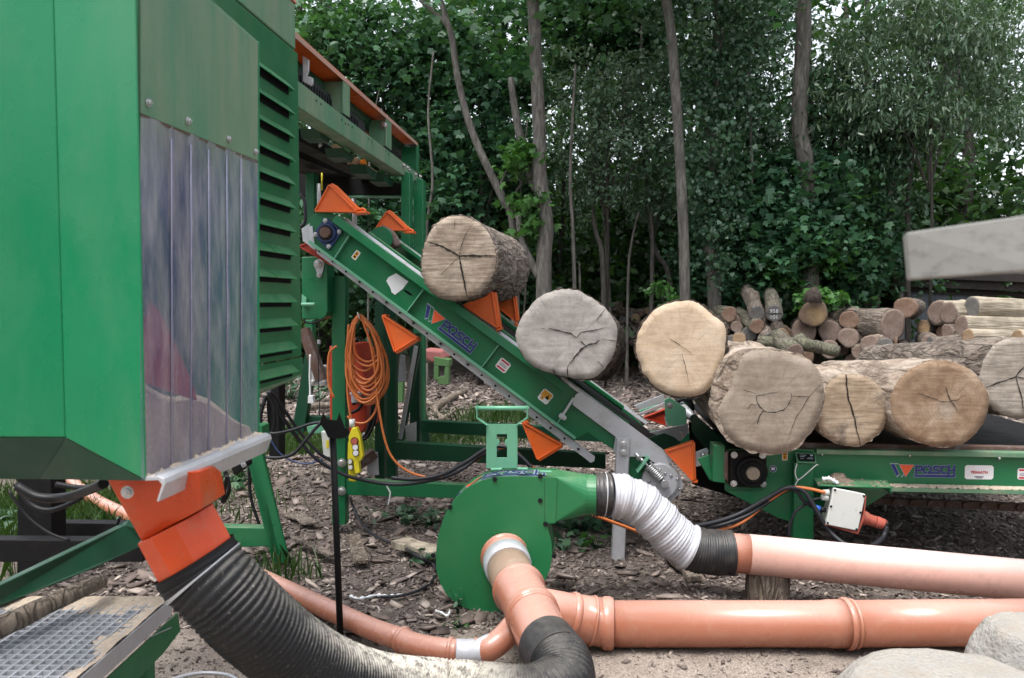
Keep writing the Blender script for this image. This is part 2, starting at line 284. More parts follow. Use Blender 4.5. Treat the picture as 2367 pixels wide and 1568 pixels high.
def endmat(name, c1, c2, c3, rim, rings=42, ringamt=.35, saw=60, sawamt=.3, sawang=.2, stain=(.08, .07, .07), stainamt=.4, sapr=.25, heart=None, cx=0, cy=0, rimw=.03, off=0.):
    """cut wood: rings about the heart, saw marks in one direction, stain patches"""
    m, n, l, b = nodes(name); tc = n.new('ShaderNodeTexCoord'); v0 = tc.outputs['Object']
    flat = n.new('ShaderNodeMapping'); flat.inputs['Scale'].default_value = (1, 1, 0); flat.inputs['Location'].default_value = (-cx, -cy, off); l.new(v0, flat.inputs[0]); v = flat.outputs[0]
    ln = n.new('ShaderNodeVectorMath'); ln.operation = 'LENGTH'
    nn = n.new('ShaderNodeTexNoise'); nn.inputs['Scale'].default_value = 5; nn.inputs['Detail'].default_value = 5; l.new(v, nn.inputs['Vector'])
    a1 = n.new('ShaderNodeVectorMath'); a1.operation = 'SCALE'; a1.inputs['Scale'].default_value = .085; l.new(nn.outputs['Color'], a1.inputs[0])
    a2 = n.new('ShaderNodeVectorMath'); a2.operation = 'ADD'; l.new(v, a2.inputs[0]); l.new(a1.outputs[0], a2.inputs[1]); l.new(a2.outputs[0], ln.inputs[0]); r = ln.outputs['Value']
    si = math_(n, l, 'SINE', math_(n, l, 'MULTIPLY', r, rings*15.), 0)
    ring = ramp(n, l, math_(n, l, 'ADD', math_(n, l, 'MULTIPLY', si, .5), .5), [(.3, ringamt), (.8, 0.)])
    ring = math_(n, l, 'MULTIPLY', ring, ramp(n, l, noi(n, l, v, 6, 4), [(.40, .03), (.68, .45)]))
    base = ramp(n, l, noi(n, l, v, 5, 7, .65), [(.32, c1), (.5, c2), (.68, c3)])
    if heart: base = mixc(n, l, ramp(n, l, math_(n, l, 'ADD', r, math_(n, l, 'MULTIPLY', noi(n, l, v, 9, 3), .05)), [(sapr*.5, 1.), (sapr, 0.)]), base, heart)
    c = mixc(n, l, ring, base, mul(c1, .62))
    sv = coords(n, l, (3, saw, 0), rot=(0, 0, sawang)); sn = noi(n, l, sv, 1.6, 5, .7)
    c = mixc(n, l, ramp(n, l, sn, [(.45, 0.), (.62, sawamt)]), c, mul(c1, .45))
    c = mixc(n, l, ramp(n, l, sn, [(.3, sawamt*.8), (.45, 0.)]), c, tuple(min(.85, x*1.25) for x in c3))
    c = mixc(n, l, ramp(n, l, noi(n, l, v, 3.2, 6, .7, .5), [(.54, 0.), (.66, stainamt)]), c, stain)
    # radial checks: fine dark lines from the heart
    sx = n.new('ShaderNodeSeparateXYZ'); l.new(a2.outputs[0], sx.inputs[0]); an = math_(n, l, 'ARCTAN2', sx.outputs['Y'], sx.outputs['X'])
    cb = n.new('ShaderNodeCombineXYZ'); l.new(math_(n, l, 'MULTIPLY', an, 9.), cb.inputs[0]); l.new(math_(n, l, 'MULTIPLY', r, 3.), cb.inputs[1])
    c = mixc(n, l, ramp(n, l, noi(n, l, cb.outputs[0], 1.6, 6, .7), [(.57, 0.), (.64, .35)]), c, mul(c1, .5))
    c = mixc(n, l, ramp(n, l, noi(n, l, v, 45, 4, .7), [(.3, .3), (.5, 0.)]), c, mul(c1, .6))
    l.new(c, b.inputs['Base Color']); b.inputs['Roughness'].default_value = .85; b.inputs['Specular IOR Level'].default_value = .2
    bump(n, l, b, sn, .5, .004); return m
# ================================================================ ground
def mesh_np(name, V, Fc, mats, parent=None, smooth=False, kind=None):
    """V (n,3) and faces (m,k) as arrays: fast path for leaves and chips"""
    me = bpy.data.meshes.new(name); nf, k = Fc.shape
    me.vertices.add(len(V)); me.vertices.foreach_set('co', V.astype(np.float32).ravel())
    me.loops.add(nf*k); me.loops.foreach_set('vertex_index', Fc.astype(np.int32).ravel())
    me.polygons.add(nf); me.polygons.foreach_set('loop_start', np.arange(0, nf*k, k, dtype=np.int32))
    if smooth: me.polygons.foreach_set('use_smooth', np.ones(nf, bool))
    me.materials.append(mats); me.update(calc_edges=True); me.validate()
    o = bpy.data.objects.new(name, me); sc.collection.objects.link(o)
    if parent is not None: o.parent = parent
    if kind: o['kind'] = kind
    return o
def gz(x, y):
    h = .035*noise.noise(Vector((x*.9, y*.9, 0))) + .014*noise.noise(Vector((x*4, y*4, 3))) + .006*noise.noise(Vector((x*13, y*13, 5)))
    h += .16*math.exp(-((x+1.75)**2/.5 + (y-6.6)**2/.7)) + .10*math.exp(-((x-2.2)**2/2 + (y-9)**2/3))
    h += .05*math.exp(-((x-.9)**2/.05 + (y-3.9)**2/.08)) - .02
    return h
ga = np.concatenate([np.linspace(-90, -9, 18), np.linspace(-8, 10, 330), np.linspace(11, 90, 18)])
gb = np.concatenate([np.linspace(-20, 1, 8), np.linspace(1.3, 8, 230), np.linspace(8.1, 20, 90), np.linspace(21, 140, 30)])
V = np.array([(x, y, gz(x, y)) for y in gb for x in ga]); nx = len(ga)
ii = np.arange((len(gb)-1)*(nx)).reshape(-1, nx)[:, :-1].ravel()
ground = mesh_np('ground', V, np.stack([ii, ii+1, ii+1+nx, ii+nx], 1), None or bpy.data.materials.new('earth_and_sawdust'), smooth=True, kind='structure')
def groundmat(m):
    m.use_nodes = True; n = m.node_tree.nodes; l = m.node_tree.links; b = n['Principled BSDF']; v = coords(n, l)
    c = ramp(n, l, noi(n, l, v, 9, 9, .72), [(.3, (.055, .044, .038)), (.5, (.13, .107, .094)), (.7, (.25, .21, .185))])
    # pale sawdust in front: y < 3.3, and in patches
    s = n.new('ShaderNodeSeparateXYZ'); l.new(v, s.inputs[0])
    yy = math_(n, l, 'ADD', s.outputs['Y'], math_(n, l, 'MULTIPLY', noi(n, l, v, 2.2, 6, .6), 1.1))
    near = ramp(n, l, math_(n, l, 'DIVIDE', yy, 10), [(.375, 1.), (.44, 0.)])
    patch = ramp(n, l, noi(n, l, v, 1.1, 7, .65), [(.55, 0.), (.68, .45)])
    sd_ = math_(n, l, 'MAXIMUM', near, patch)
    fine = ramp(n, l, noi(n, l, v, 110, 4, .8), [(.3, (.19, .15, .125)), (.5, (.42, .355, .30)), (.68, (.72, .64, .56))])
    grey = ramp(n, l, noi(n, l, v, 3, 6, .6), [(.4, (.9, .9, .9)), (.65, (.62, .60, .60))]); fine = mixc(n, l, 1, fine, grey, 'MULTIPLY')
    c = mixc(n, l, sd_, c, fine)
    sp = n.new('ShaderNodeTexVoronoi'); sp.inputs['Scale'].default_value = 75; l.new(v, sp.inputs['Vector'])
    c = mixc(n, l, ramp(n, l, sp.outputs['Distance'], [(.12, .8), (.19, 0.)]), c, (.50, .42, .34))
    l.new(c, b.inputs['Base Color']); b.inputs['Roughness'].default_value = .95; b.inputs['Specular IOR Level'].default_value = .2
    bump(n, l, b, math_(n, l, 'ADD', noi(n, l, v, 40, 8, .75), math_(n, l, 'MULTIPLY', noi(n, l, v, 150, 3), .4)), .9, .02)
groundmat(ground.data.materials[0])
def rotmats(yaw, pit, rol):
    cy, sy, c2, s2, c3, s3 = np.cos(yaw), np.sin(yaw), np.cos(pit), np.sin(pit), np.cos(rol), np.sin(rol); o = np.zeros_like(yaw); i = np.ones_like(yaw)
    A = np.stack([cy, -sy, o, sy, cy, o, o, o, i], -1).reshape(-1, 3, 3)
    B = np.stack([i, o, o, o, c2, -s2, o, s2, c2], -1).reshape(-1, 3, 3)
    C_ = np.stack([c3, o, s3, o, i, o, -s3, o, c3], -1).reshape(-1, 3, 3)
    return A @ B @ C_
def chips(name, P, size, rs, label, flat=.25):
    n = len(P); L = size*rs.uniform(.5, 1.6, n); Wd = L*rs.uniform(.18, .6, n); T = np.minimum(L*rs.uniform(.04, .16, n), .012)
    T8 = np.array([(-1, -1, -1), (1, -1, -1), (1, 1, -1), (-1, 1, -1), (-1, -1, 1), (1, -1, 1), (1, 1, 1), (-1, 1, 1)], float)
    Q = T8[None]*np.stack([L, Wd, T], 1)[:, None]*.5; Q = Q*(1+rs.uniform(-.4, .35, Q.shape)*np.array([1, 1, .2]))
    Q = np.einsum('nij,nkj->nki', rotmats(rs.uniform(0, 6.3, n), rs.normal(0, flat, n), rs.normal(0, flat, n)), Q) + P[:, None]
    q = np.array([(0, 3, 2, 1), (4, 5, 6, 7), (0, 1, 5, 4), (1, 2, 6, 5), (2, 3, 7, 6), (3, 0, 4, 7)])
    o = mesh_np(name, Q.reshape(-1, 3), (np.arange(n)[:, None, None]*8 + q[None]).reshape(-1, 4), M['chip'])
    return tag(o, label, 'wood litter', kind='stuff')
rs = np.random.RandomState(3)
def spots(n, x0, x1, y0, y1, pw=1.0, zf=.004):
    y = y0 + (y1-y0)*rs.uniform(0, 1, n)**pw; x = rs.uniform(x0, x1, n)*(y/y1*.6+.4)
    return np.array([(a, b, gz(a, b)+zf) for a, b in zip(x, y)])
def keep(P, f): return P[[i for i, p in enumerate(P) if f(p)]]
P1 = keep(spots(46000, -3.6, 5, 2.7, 8.5, 1.0), lambda p: p[1] > 3.6 or rs.rand() < .10)
chips('bark_litter', P1, .025, rs, 'brown bark flakes and splinters covering the ground under the machines', .35)
P2 = keep(spots(1500, -3.4, 3.6, 3.5, 8, 1.0, .012), lambda p: not (p[0] > .2 and p[1] < 4.6 and rs.rand() < .6))
chips('bark_slabs', P2, .075, rs, 'larger slabs of loose bark lying among the fine bark flakes', .3)
P3 = spots(9000, -6, 9, 8.5, 17, 1.0, .015)
chips('far_bark_litter', P3, .11, rs, 'bark and wood debris spread over the yard before the log piles', .35)
P4 = spots(5000, -2, 2.8, 2.5, 3.8, 1.0, .003)
chips('sawdust_crumbs', P4, .010, rs, 'fine pale and brown crumbs on the sawdust in the foreground', .5)
# bark heap left of the conveyor post, individual bigger pieces
def lump(name, c, size, mat_, label, cat, rz=0, seed=0, group=None, flat=1, sub=3):
    bm = bmesh.new(); bmesh.ops.create_icosphere(bm, subdivisions=sub, radius=1)
    for v in bm.verts:
        p = v.co.copy(); k = 1 + .14*noise.noise(p*1.3+Vector((seed, 0, 0))) + .035*noise.noise(p*5+Vector((0, seed, 0))) + .012*noise.noise(p*14+Vector((0, seed, 0)))
        v.co = Vector((p.x*size[0], p.y*size[1], p.z*size[2]))*k
        if v.co.z > size[2]*flat: v.co.z = size[2]*flat + (v.co.z-size[2]*flat)*.1
    me = bpy.data.meshes.new(name); bm.to_mesh(me); bm.free(); me.materials.append(M[mat_])
    for p in me.polygons: p.use_smooth = True
    o = bpy.data.objects.new(name, me); sc.collection.objects.link(o); o.location = c; o.rotation_euler = (0, 0, rz); return tag(o, label, cat, group)
def plank(name, px0, px1, wd, th, mat_, label, cat, z=.02, tilt=0):
    a, b = G(*px0, z), G(*px1, z); mb = MB(); d = (b-a); s = d.cross(Z).normalized()*wd/2; up = Vector((0, 0, th)); r_ = random.Random(len(label))
    n = 6; lo = []; hi = []
    for i in range(n+1):
        t = i/n; lo.append(a+d*t - s*(.6+.4*r_.random())); hi.append(a+d*t + s*(.6+.4*r_.random()))
    ring = lo + hi[::-1]; mb.prism([p+Vector((0, 0, .008*r_.random())) for p in ring], up)
    return tag(mb.build(name, M[mat_], bev=.003), label, cat)
M['branch'] = barkmat('branch_bark', (.10, .075, .058), (.22, .17, .13), (.35, .30, .24), crs=20)
plank('wood_piece', (925, 1262), (1012, 1290), 0.15, .04, 'barkpale', 'pale torn slab of wood behind the left edge of the round fan housing', 'wood')
plank('board_piece', (688, 1252), (770, 1290), .055, .02, 'bark', 'short grey weathered board lying on bark left of the black stand', 'board')
plank('bark_piece', (655, 1185), (722, 1215), .11, .015, 'bark', 'flat grey slab of bark right of the splayed green leg', 'bark')
plank('bark_piece', (815, 1242), (838, 1305), .10, .02, 'branch', 'reddish brown slab of bark beside the black stand foot', 'bark')
plank('board_piece', (1280, 1352), (1320, 1362), .07, .02, 'bark', 'small square board end right of the round fan housing', 'board')
plank('bark_piece', (1545, 1282), (1610, 1345), .10, .03, 'branch', 'curled brown slab of bark below the black end of the silver hose', 'bark')
def stick(px0, px1, r, label, z=.05, m='branch', name='branch', cat='branch', bow=.03):
    a, b = G(*px0, z), G(*px1, z); pts = spline([a, a.lerp(b, .35)+Vector((bow, bow, .02)), a.lerp(b, .7)-Vector((bow, 0, 0)), b], 5)
    return tag(MB().tube(pts, [r*(1-.25*i/len(pts))*(1+.12*math.sin(i*2.1)) for i in range(len(pts))], 10).build(name, M[m]), label, cat)
stick((1003, 942), (1075, 905), .06, 'pale thick branch lying on the litter beyond the bare green crossbar')
stick((1015, 972), (1065, 945), .03, 'thin branch lying just in front of the thick pale branch')
stick((690, 945), (790, 935), .05, 'straight branch lying behind the left green trestle frame', z=.08)
stick((985, 930), (1030, 968), .035, 'short dark stick pointing at the end of the thick pale branch')
# ================================================================ leaves
MAPLE = np.array([(0, 0), (.30, -.08), (.52, .06), (.38, .22), (.58, .50), (.30, .48), (.20, .60), (0, 1.0), (-.20, .60), (-.30, .48), (-.58, .50), (-.38, .22), (-.52, .06), (-.30, -.08)])
OVAL = np.array([(0, 0), (.22, .25), (.24, .6), (0, 1.0), (-.24, .6), (-.22, .25)])
LANCE = np.array([(0, 0), (.13, .3), (.10, .7), (0, 1.0), (-.10, .7), (-.13, .3)])
def leaves(name, P, size, tmpl, mat_, rs, parent=None, kind=None, tilt=.55, droop=0., out=None, kx=(.45, 1.65)):
    n = len(P); k = len(tmpl); s = size*.80*rs.uniform(*kx, n)
    T = np.zeros((n, k, 3)); T[:, :, 0] = tmpl[None, :, 0]*s[:, None]; T[:, :, 1] = tmpl[None, :, 1]*s[:, None]
    T[:, :, 2] = (-np.abs(tmpl[None, :, 0])*.35 - tmpl[None, :, 1]**2*.25)*s[:, None]
    yaw = rs.uniform(0, 6.283, n) if out is None else out + rs.normal(0, .7, n)
    Q = np.einsum('nij,nkj->nki', rotmats(yaw, rs.normal(-droop, tilt, n), rs.normal(0, tilt, n)), T) + P[:, None]
    return mesh_np(name, Q.reshape(-1, 3), np.arange(n*k).reshape(n, k), M[mat_], parent, kind=kind)
def crown_pts(rs, lobes, ncl, per, csz, flat=.35, shell=.55):
    """lobes: (x,y,z,rx,ry,rz) ; leaf sprays sit in the outer part of each lobe"""
    wts = np.array([l[3]*l[5]+l[4]*l[3] for l in lobes]); wts = wts/wts.sum(); out = []
    for q in range(int(ncl*1.0)):
        L = lobes[rs.choice(len(lobes), p=wts)]; d = rs.normal(0, 1, 3); d /= np.linalg.norm(d); r_ = rs.uniform(shell, 1.0)*(1+.45*max(0, rs.normal(0, .6)))
        c = np.array(L[:3]) + d*r_*np.array(L[3:])
        m = int(per*rs.uniform(.5, 1.5)); p = rs.normal(0, 1, (m, 3))*np.array([csz, csz, csz*flat])*rs.uniform(.6, 1.3)
        p[:, 2] -= .25*(p[:, 0]**2+p[:, 1]**2)/csz
        out.append(p + c)
    return np.concatenate(out)
def limb(mb, pts, r0, r1, seg=10, m=0, wob=.06, rs_=random):
    P = spline(pts, 7); n = len(P)
    mb.tube(P, [(r0+(r1-r0)*i/(n-1))*(1+wob*(rs_.random()-.5)) for i in range(n)], seg, m)
def trunk_tree(name, label, path, r0, r1, limbs=(), mat_='trunk', group=None, crown=None):
    """path: world points of the trunk; limbs: (points, r0, r1); crown: (points array, leaf size, template, material)"""
    base = path[0]; t = thing(name, label, 'tree', base, group); mb = MB(); limb(mb, [base+Vector((0, 0, -.15))] + list(path[1:]), r0, r1, 14)
    # root flare
    mb.tube([base+Vector((0, 0, -.15)), base+Vector((0, 0, .12)), base+Vector((0, 0, .45))], [r0*1.55, r0*1.2, r0*.98], 14)
    for P, a, b in limbs: limb(mb, P, a, b, 8)
    mb.build('trunk', M[mat_], t)
    if crown is not None:
        P, s, tp, mm = crown; leaves('crown', P-np.array(base), s, tp, mm, NPR, t)
    return t
# ---- front trees, placed by where trunks stand
def TP(pts, y): return [Y(px, py, y) for px, py in pts]
def foot(px, y): p = Y(px, HOR, y); return Vector((p.x, y, gz(p.x, y)))
GRP = 'woodland trees at the edge of the log yard'
y = 13.3
trunk_tree('forked_tree', 'tall grey trunk that forks low down, standing behind the log on the conveyor', [foot(1262, y)] + TP([(1257, 620), (1262, 520), (1247, 400), (1247, 320), (1240, 160), (1232, 0), (1220, -160)], y), .14, .09,
    [(TP([(1246, 640), (1225, 600), (1207, 560), (1198, 500)], y), .07, .05), (TP([(1245, 440), (1225, 400), (1205, 330), (1190, 250), (1180, 180)], y+.2), .10, .05)], group=GRP,
    crown=(crown_pts(NPR, [(Y(1235, -250, y).x, y, Y(0, -250, y).z, 3, 2.5, 1.8)], 60, 40, .5), .16, MAPLE, 'maple'))
y = 13.5
trunk_tree('leaning_tree', 'thin bare curved tree leaning from upper left to lower right behind the log', [foot(1192, y)] + TP([(1188, 540), (1162, 460), (1110, 350), (1080, 270), (1058, 180), (1045, 90), (1030, 40), (1000, -60)], y), .075, .045,
    [(TP([(1046, 82), (1030, 55), (995, 20), (970, 0)], y), .045, .03), (TP([(1150, 440), (1168, 400), (1190, 350), (1208, 300)], y), .02, .01)], group=GRP)
trunk_tree('thin_sapling', 'thin light sapling crossing the foot of the leaning curved tree', [foot(1186, 13.9)] + TP([(1187, 500), (1205, 420), (1214, 330), (1219, 280)], 13.9), .028, .012, group=GRP)
y = 13.0
trunk_tree('straight_tree', 'slim straight tall trunk above the two big logs, third from the left', [foot(1588, y)] + TP([(1582, 620), (1577, 480), (1572, 380), (1562, 220), (1552, 80), (1540, 0), (1528, -150)], y), .088, .074, group=GRP,
    crown=(crown_pts(NPR, [(Y(1530, -260, y).x, y, Y(0, -260, y).z, 2.6, 2.2, 1.6)], 50, 40, .5), .16, MAPLE, 'maple'))
y = 13.9
trunk_tree('thick_tree', 'thick straight trunk in the upper right half, its foot hidden in maple leaves', [foot(1885, y)] + TP([(1865, 420), (1848, 300), (1853, 160), (1858, 60), (1850, -100)], y), .145, .125, group=GRP,
    crown=(crown_pts(NPR, [(Y(1850, -280, y).x, y, Y(0, -280, y).z, 2.8, 2.4, 1.7)], 60, 40, .5), .16, MAPLE, 'maple'))
y = 13.8
ivy = trunk_tree('ivy_clad_tree', 'trunk wrapped in dense ivy with a bare pale foot between the log piles', [foot(1658, y)] + TP([(1650, 640), (1640, 560), (1642, 420), (1650, 250), (1660, 100), (1670, -80)], y), .125, .09, group=GRP)
ip = []
for q in range(230):
    t = NPR.uniform(0, 1); py = 650 - 720*t**.9; cxx = np.interp(py, [-80, 100, 250, 420, 560, 650], [1670, 1660, 1650, 1642, 1640, 1650]); p = Y(cxx, py, y)
    wd = .26 + .35*(t > .28)*NPR.uniform(.3, 1) + .55*(t > .72)*NPR.uniform(0, 1)
    if t < .12 and NPR.rand() < .6: continue
    c = np.array(p) + np.array([NPR.normal(0, wd*.8), -abs(NPR.normal(0, .22))-.05, 0]); ip.append(NPR.normal(0, 1, (46, 3))*np.array([.15, .10, .13]) + c)
leaves('ivy', np.concatenate(ip)-np.array(BASE[ivy.name]), .075, MAPLE, 'ivy', NPR, ivy, tilt=1.0, droop=.6)
for k_, (pts, r, yy, lab) in enumerate([
        ([(1400, 690), (1393, 610), (1378, 540), (1370, 480), (1362, 400)], .055, 14.8, 'crooked thin trunk rising behind the cracked grey log'),
        ([(1450, 690), (1452, 640), (1460, 560), (1476, 490)], .03, 14.4, 'thin straight pale stem between the first two big logs'),
        ([(1560, 690), (1548, 650), (1520, 590), (1505, 540), (1497, 470)], .06, 15.2, 'bent rough stem leaning left above the second big log'),
        ([(1285, 690), (1292, 600), (1300, 520), (1303, 430), (1308, 350)], .06, 17.5, 'dark thin trunk just right of the forked grey trunk'),
        ([(1345, 680), (1340, 640), (1338, 610)], .022, 14, 'short dead pale stick standing behind the cracked grey log'),
        ([(795, 620), (790, 300), (775, 160), (765, 60), (755, -40)], .07, 15.8, 'slender pale trunk seen above the orange cover of the machine'),
        ([(848, 620), (855, 330), (870, 240), (878, 205)], .02, 14.6, 'very thin stem slanting behind the orange machine cover'),
        ([(2008, 720), (2020, 650), (2045, 560), (2060, 480), (2075, 400)], .17, 16.2, 'leaning thick dark trunk at the left end of the shed'),
        ([(2200, 700), (2225, 560), (2235, 430), (2238, 330), (2215, 230), (2205, 100), (2190, -60)], .17, 19, 'ivy covered dark trunk near the right edge above the grey timber'),
        ([(1995, 560), (2003, 300), (2003, 150), (2005, 20), (2003, -80)], .09, 20, 'narrow dark upright trunk in the right part of the wood'),
        ([(1335, 690), (1325, 560), (1318, 430), (1322, 300), (1330, 150)], .035, 13.6, 'slim pale stem just right of the forked trunk, reaching high'),
        ([(1500, 690), (1508, 560), (1490, 380), (1480, 200), (1484, 60)], .045, 14.9, 'slender stem left of the slim straight trunk'),
        ([(1735, 700), (1728, 560), (1738, 400), (1730, 200), (1742, 40)], .04, 14.0, 'slender stem right of the ivy clad trunk'),
        ([(2105, 640), (2098, 500), (2110, 330), (2104, 180)], .05, 14.1, 'thin dark stem above the left end of the grey timber'),
        ([(985, 560), (1000, 420), (990, 260), (1002, 120)], .03, 14.0, 'thin stem between the machine post and the leaning tree'),
        ([(1420, 640), (1395, 480), (1372, 330), (1365, 250)], .04, 15.6, 'thin dark stem among the grey green leaves')]):
    fy = foot(pts[0][0], yy)
    trunk_tree('young_tree', lab, [fy] + TP(pts[1:] if pts[0][1] > 600 else pts, yy), r, r*.55, mat_='trunk' if k_ not in (3, 7, 8, 9, 13) else 'trunkdk', group=GRP)
# ---- leafy trees whose trunks hide in their own crowns
def px_lobes(L, y):                        # (px, py, half width px, half height px, dy)
    out = []
    for px, py, hw, hh, dy in L:
        yy = y+dy; p = Y(px, py, yy); out.append((p.x, yy, p.z, hw/FP*yy, max(.5, hw/FP*yy*.75), hh/FP*yy))
    return out
def leafy(name, label, px, yy, L, ncl, per, csz, size, tp, mm, flat=.35, tilt=.5, r=.06, group=None, droop=.35, shell=.35):
    b = foot(px, yy); lob = px_lobes(L, yy); t = thing(name, label, 'tree' if 'shrub' not in name else 'shrub', b, group); mb = MB()
    mb.tube([b-Vector((0, 0, .1)), b.lerp(Vector(lob[0][:3]), .5)+Vector((.05, 0, 0)), Vector(lob[0][:3])], [r, r*.8, r*.4], 8)
    for l_ in lob:
        s = b.lerp(Vector(lob[0][:3]), .6); e = Vector(l_[:3]); limb(mb, [s, s.lerp(e, .5)+Vector((0, 0, .15)), e, e+Vector((l_[3]*.5, 0, l_[5]*.5))], r*.45, r*.12, 6)
        for q in range(5):
            d = Vector(NPR.normal(0, 1, 3)).normalized(); limb(mb, [e-d*.1, e+Vector((d.x*l_[3]*.5, d.y*l_[4]*.5, d.z*l_[5]*.4)), e+Vector((d.x*l_[3]*.9, d.y*l_[4]*.9, d.z*l_[5]*.85))], r*.2, r*.06, 5)
    mb.build('trunk', M['trunkdk'], t)
    P = crown_pts(NPR, lob, int(ncl*.74), per*.95, csz*.78, flat, shell); P = P[P[:, 2] > .15]
    leaves('crown', P-np.array(b), size, tp, mm, NPR, t, tilt=tilt, droop=droop)
    return t
FG = 'leafy maples along the edge of the wood'
leafy('maple_tree', 'dark maple filling the wood edge above the orange machine cover', 905, 15.3, [(880, 120, 150, 130, 0), (760, 60, 110, 100, .5), (960, 260, 120, 130, .3), (1000, 90, 130, 110, .6), (840, 300, 90, 90, .8)], 330, 42, .34, .135, MAPLE, 'maple', group=FG)
leafy('maple_tree', 'maple with layered leaves above the log on the conveyor', 1110, 14.7, [(1110, 300, 110, 90, 0), (1040, 470, 110, 70, 0), (1180, 340, 60, 50, -.3), (1000, 400, 80, 60, .3), (1140, 180, 120, 80, .5)], 260, 42, .30, .13, MAPLE, 'maple', group=FG)
leafy('maple_sapling', 'bright green maple sapling just right of the log on the conveyor', 1195, 13.4, [(1220, 470, 42, 40, 0), (1200, 350, 28, 34, 0), (1235, 520, 34, 36, .1), (1190, 590, 20, 40, 0)], 34, 36, .16, .12, MAPLE, 'maplelt', r=.02, group=FG)
leafy('maple_tree', 'maple in the top middle between the forked and the straight trunk', 1400, 15.9, [(1400, 60, 170, 90, 0), (1330, -20, 150, 90, .4), (1130, 60, 110, 90, .5), (1470, 30, 110, 90, .3)], 330, 42, .36, .13, MAPLE, 'maple', group=FG)
leafy('grey_leaved_tree', 'tree with grey green shiny leaves above the two big logs', 1400, 14.3, [(1400, 230, 130, 80, 0), (1320, 180, 90, 70, .2), (1480, 170, 110, 65, .1), (1450, 320, 130, 70, 0), (1340, 350, 90, 80, .2), (1580, 230, 80, 80, .3), (1390, 430, 90, 50, .2)], 330, 48, .26, .085, OVAL, 'silver', tilt=.7, r=.03, group='grey green trees')
leafy('grey_leaved_tree', 'thin grey leaved tree hanging over the second big log', 1500, 14.9, [(1510, 400, 60, 60, 0), (1560, 330, 50, 50, 0), (1500, 470, 36, 40, 0)], 70, 44, .2, .085, OVAL, 'silver', tilt=.7, r=.03, group='grey green trees')
leafy('maple_tree', 'broad maple right of the ivy clad trunk, hanging low over the log pile', 1780, 14.2, [(1800, 470, 130, 60, 0), (1740, 390, 90, 50, .2), (1880, 400, 120, 60, .1), (1860, 540, 130, 60, -.2), (1760, 600, 90, 50, -.1), (1950, 480, 100, 70, .3), (1700, 520, 60, 70, .2), (1990, 580, 70, 60, .2)], 480, 42, .30, .135, MAPLE, 'maple', group=FG)
leafy('maple_sapling', 'small bright maple in the middle of the dark maple leaves', 1850, 13.9, [(1860, 560, 50, 30, 0), (1900, 590, 40, 26, 0), (1815, 620, 40, 26, 0)], 40, 36, .16, .12, MAPLE, 'maplelt', r=.02, group=FG)
leafy('maple_sapling', 'bright green sprout growing behind the tan ended log in the pile', 1880, 12.9, [(1885, 680, 30, 18, 0), (1925, 690, 26, 14, 0), (1865, 668, 16, 14, 0)], 22, 34, .12, .11, MAPLE, 'maplelt', r=.02, group=FG)
leafy('grey_leaved_tree', 'grey leaved tree between the ivy clad and the thick trunk', 1740, 16.2, [(1740, 250, 90, 90, 0), (1720, 120, 90, 80, 0), (1780, 330, 90, 60, 0), (1690, 30, 90, 70, 0), (1800, 60, 60, 90, .4)], 300, 46, .32, .10, OVAL, 'ivy', tilt=.8, group='grey green trees')
leafy('ash_tree', 'feathery ash branches filling the top right corner', 2150, 13.6, [(2150, 130, 150, 90, 0), (2260, 60, 130, 80, 0), (2050, 220, 120, 70, 0), (2200, 240, 120, 70, 0), (2330, 200, 90, 120, .3), (1980, 110, 90, 80, .2), (2120, 20, 140, 60, .2)], 420, 60, .30, .115, LANCE, 'silver', tilt=.6, droop=.6, r=.03, group='ash trees')
leafy('ash_tree', 'darker leafy tree below the thick trunk and left of the feathery ash', 1960, 14.4, [(1960, 260, 100, 80, 0), (1900, 200, 70, 70, 0), (2010, 360, 90, 60, 0), (2080, 320, 80, 60, 0), (2060, 470, 60, 60, 0)], 260, 46, .32, .11, OVAL, 'ivy', tilt=.7, group='ash trees')
leafy('woodland_shrub', 'low leafy shrub behind the log pile at the foot of the ivy clad trunk', 1700, 14.2, [(1700, 660, 50, 50, 0), (1620, 600, 46, 60, .3), (1740, 630, 50, 50, .4), (1600, 560, 30, 60, .5)], 120, 40, .2, .10, MAPLE, 'maple', r=.03, group='shrubs behind the log piles')
leafy('woodland_shrub', 'pale leaved small shrub above the second big log', 1550, 13.9, [(1545, 680, 22, 16, 0), (1520, 660, 20, 14, 0)], 16, 30, .12, .10, OVAL, 'maplelt', r=.015, group='shrubs behind the log piles')
leafy('woodland_shrub', 'dark leaves around the leaning trunk left of the shed', 1980, 14.6, [(1960, 640, 60, 40, 0), (2100, 600, 40, 50, .8), (2050, 590, 60, 40, .5)], 110, 40, .24, .11, MAPLE, 'maple', r=.03, group='shrubs behind the log piles')
leafy('maple_tree', 'maple behind the green machine post at the left of the wood', 900, 15.0, [(880, 500, 90, 90, 0), (760, 480, 110, 110, .4), (960, 560, 80, 80, .2), (850, 620, 120, 60, .6)], 300, 42, .30, .13, MAPLE, 'maple', group=FG)
leafy('maple_tree', 'maple branches low behind the forked trunk', 1130, 16.4, [(1110, 560, 120, 80, 0), (1040, 620, 110, 60, 0), (1180, 660, 110, 40, 0), (1180, 480, 60, 80, 0)], 240, 42, .32, .13, MAPLE, 'maple', group=FG)
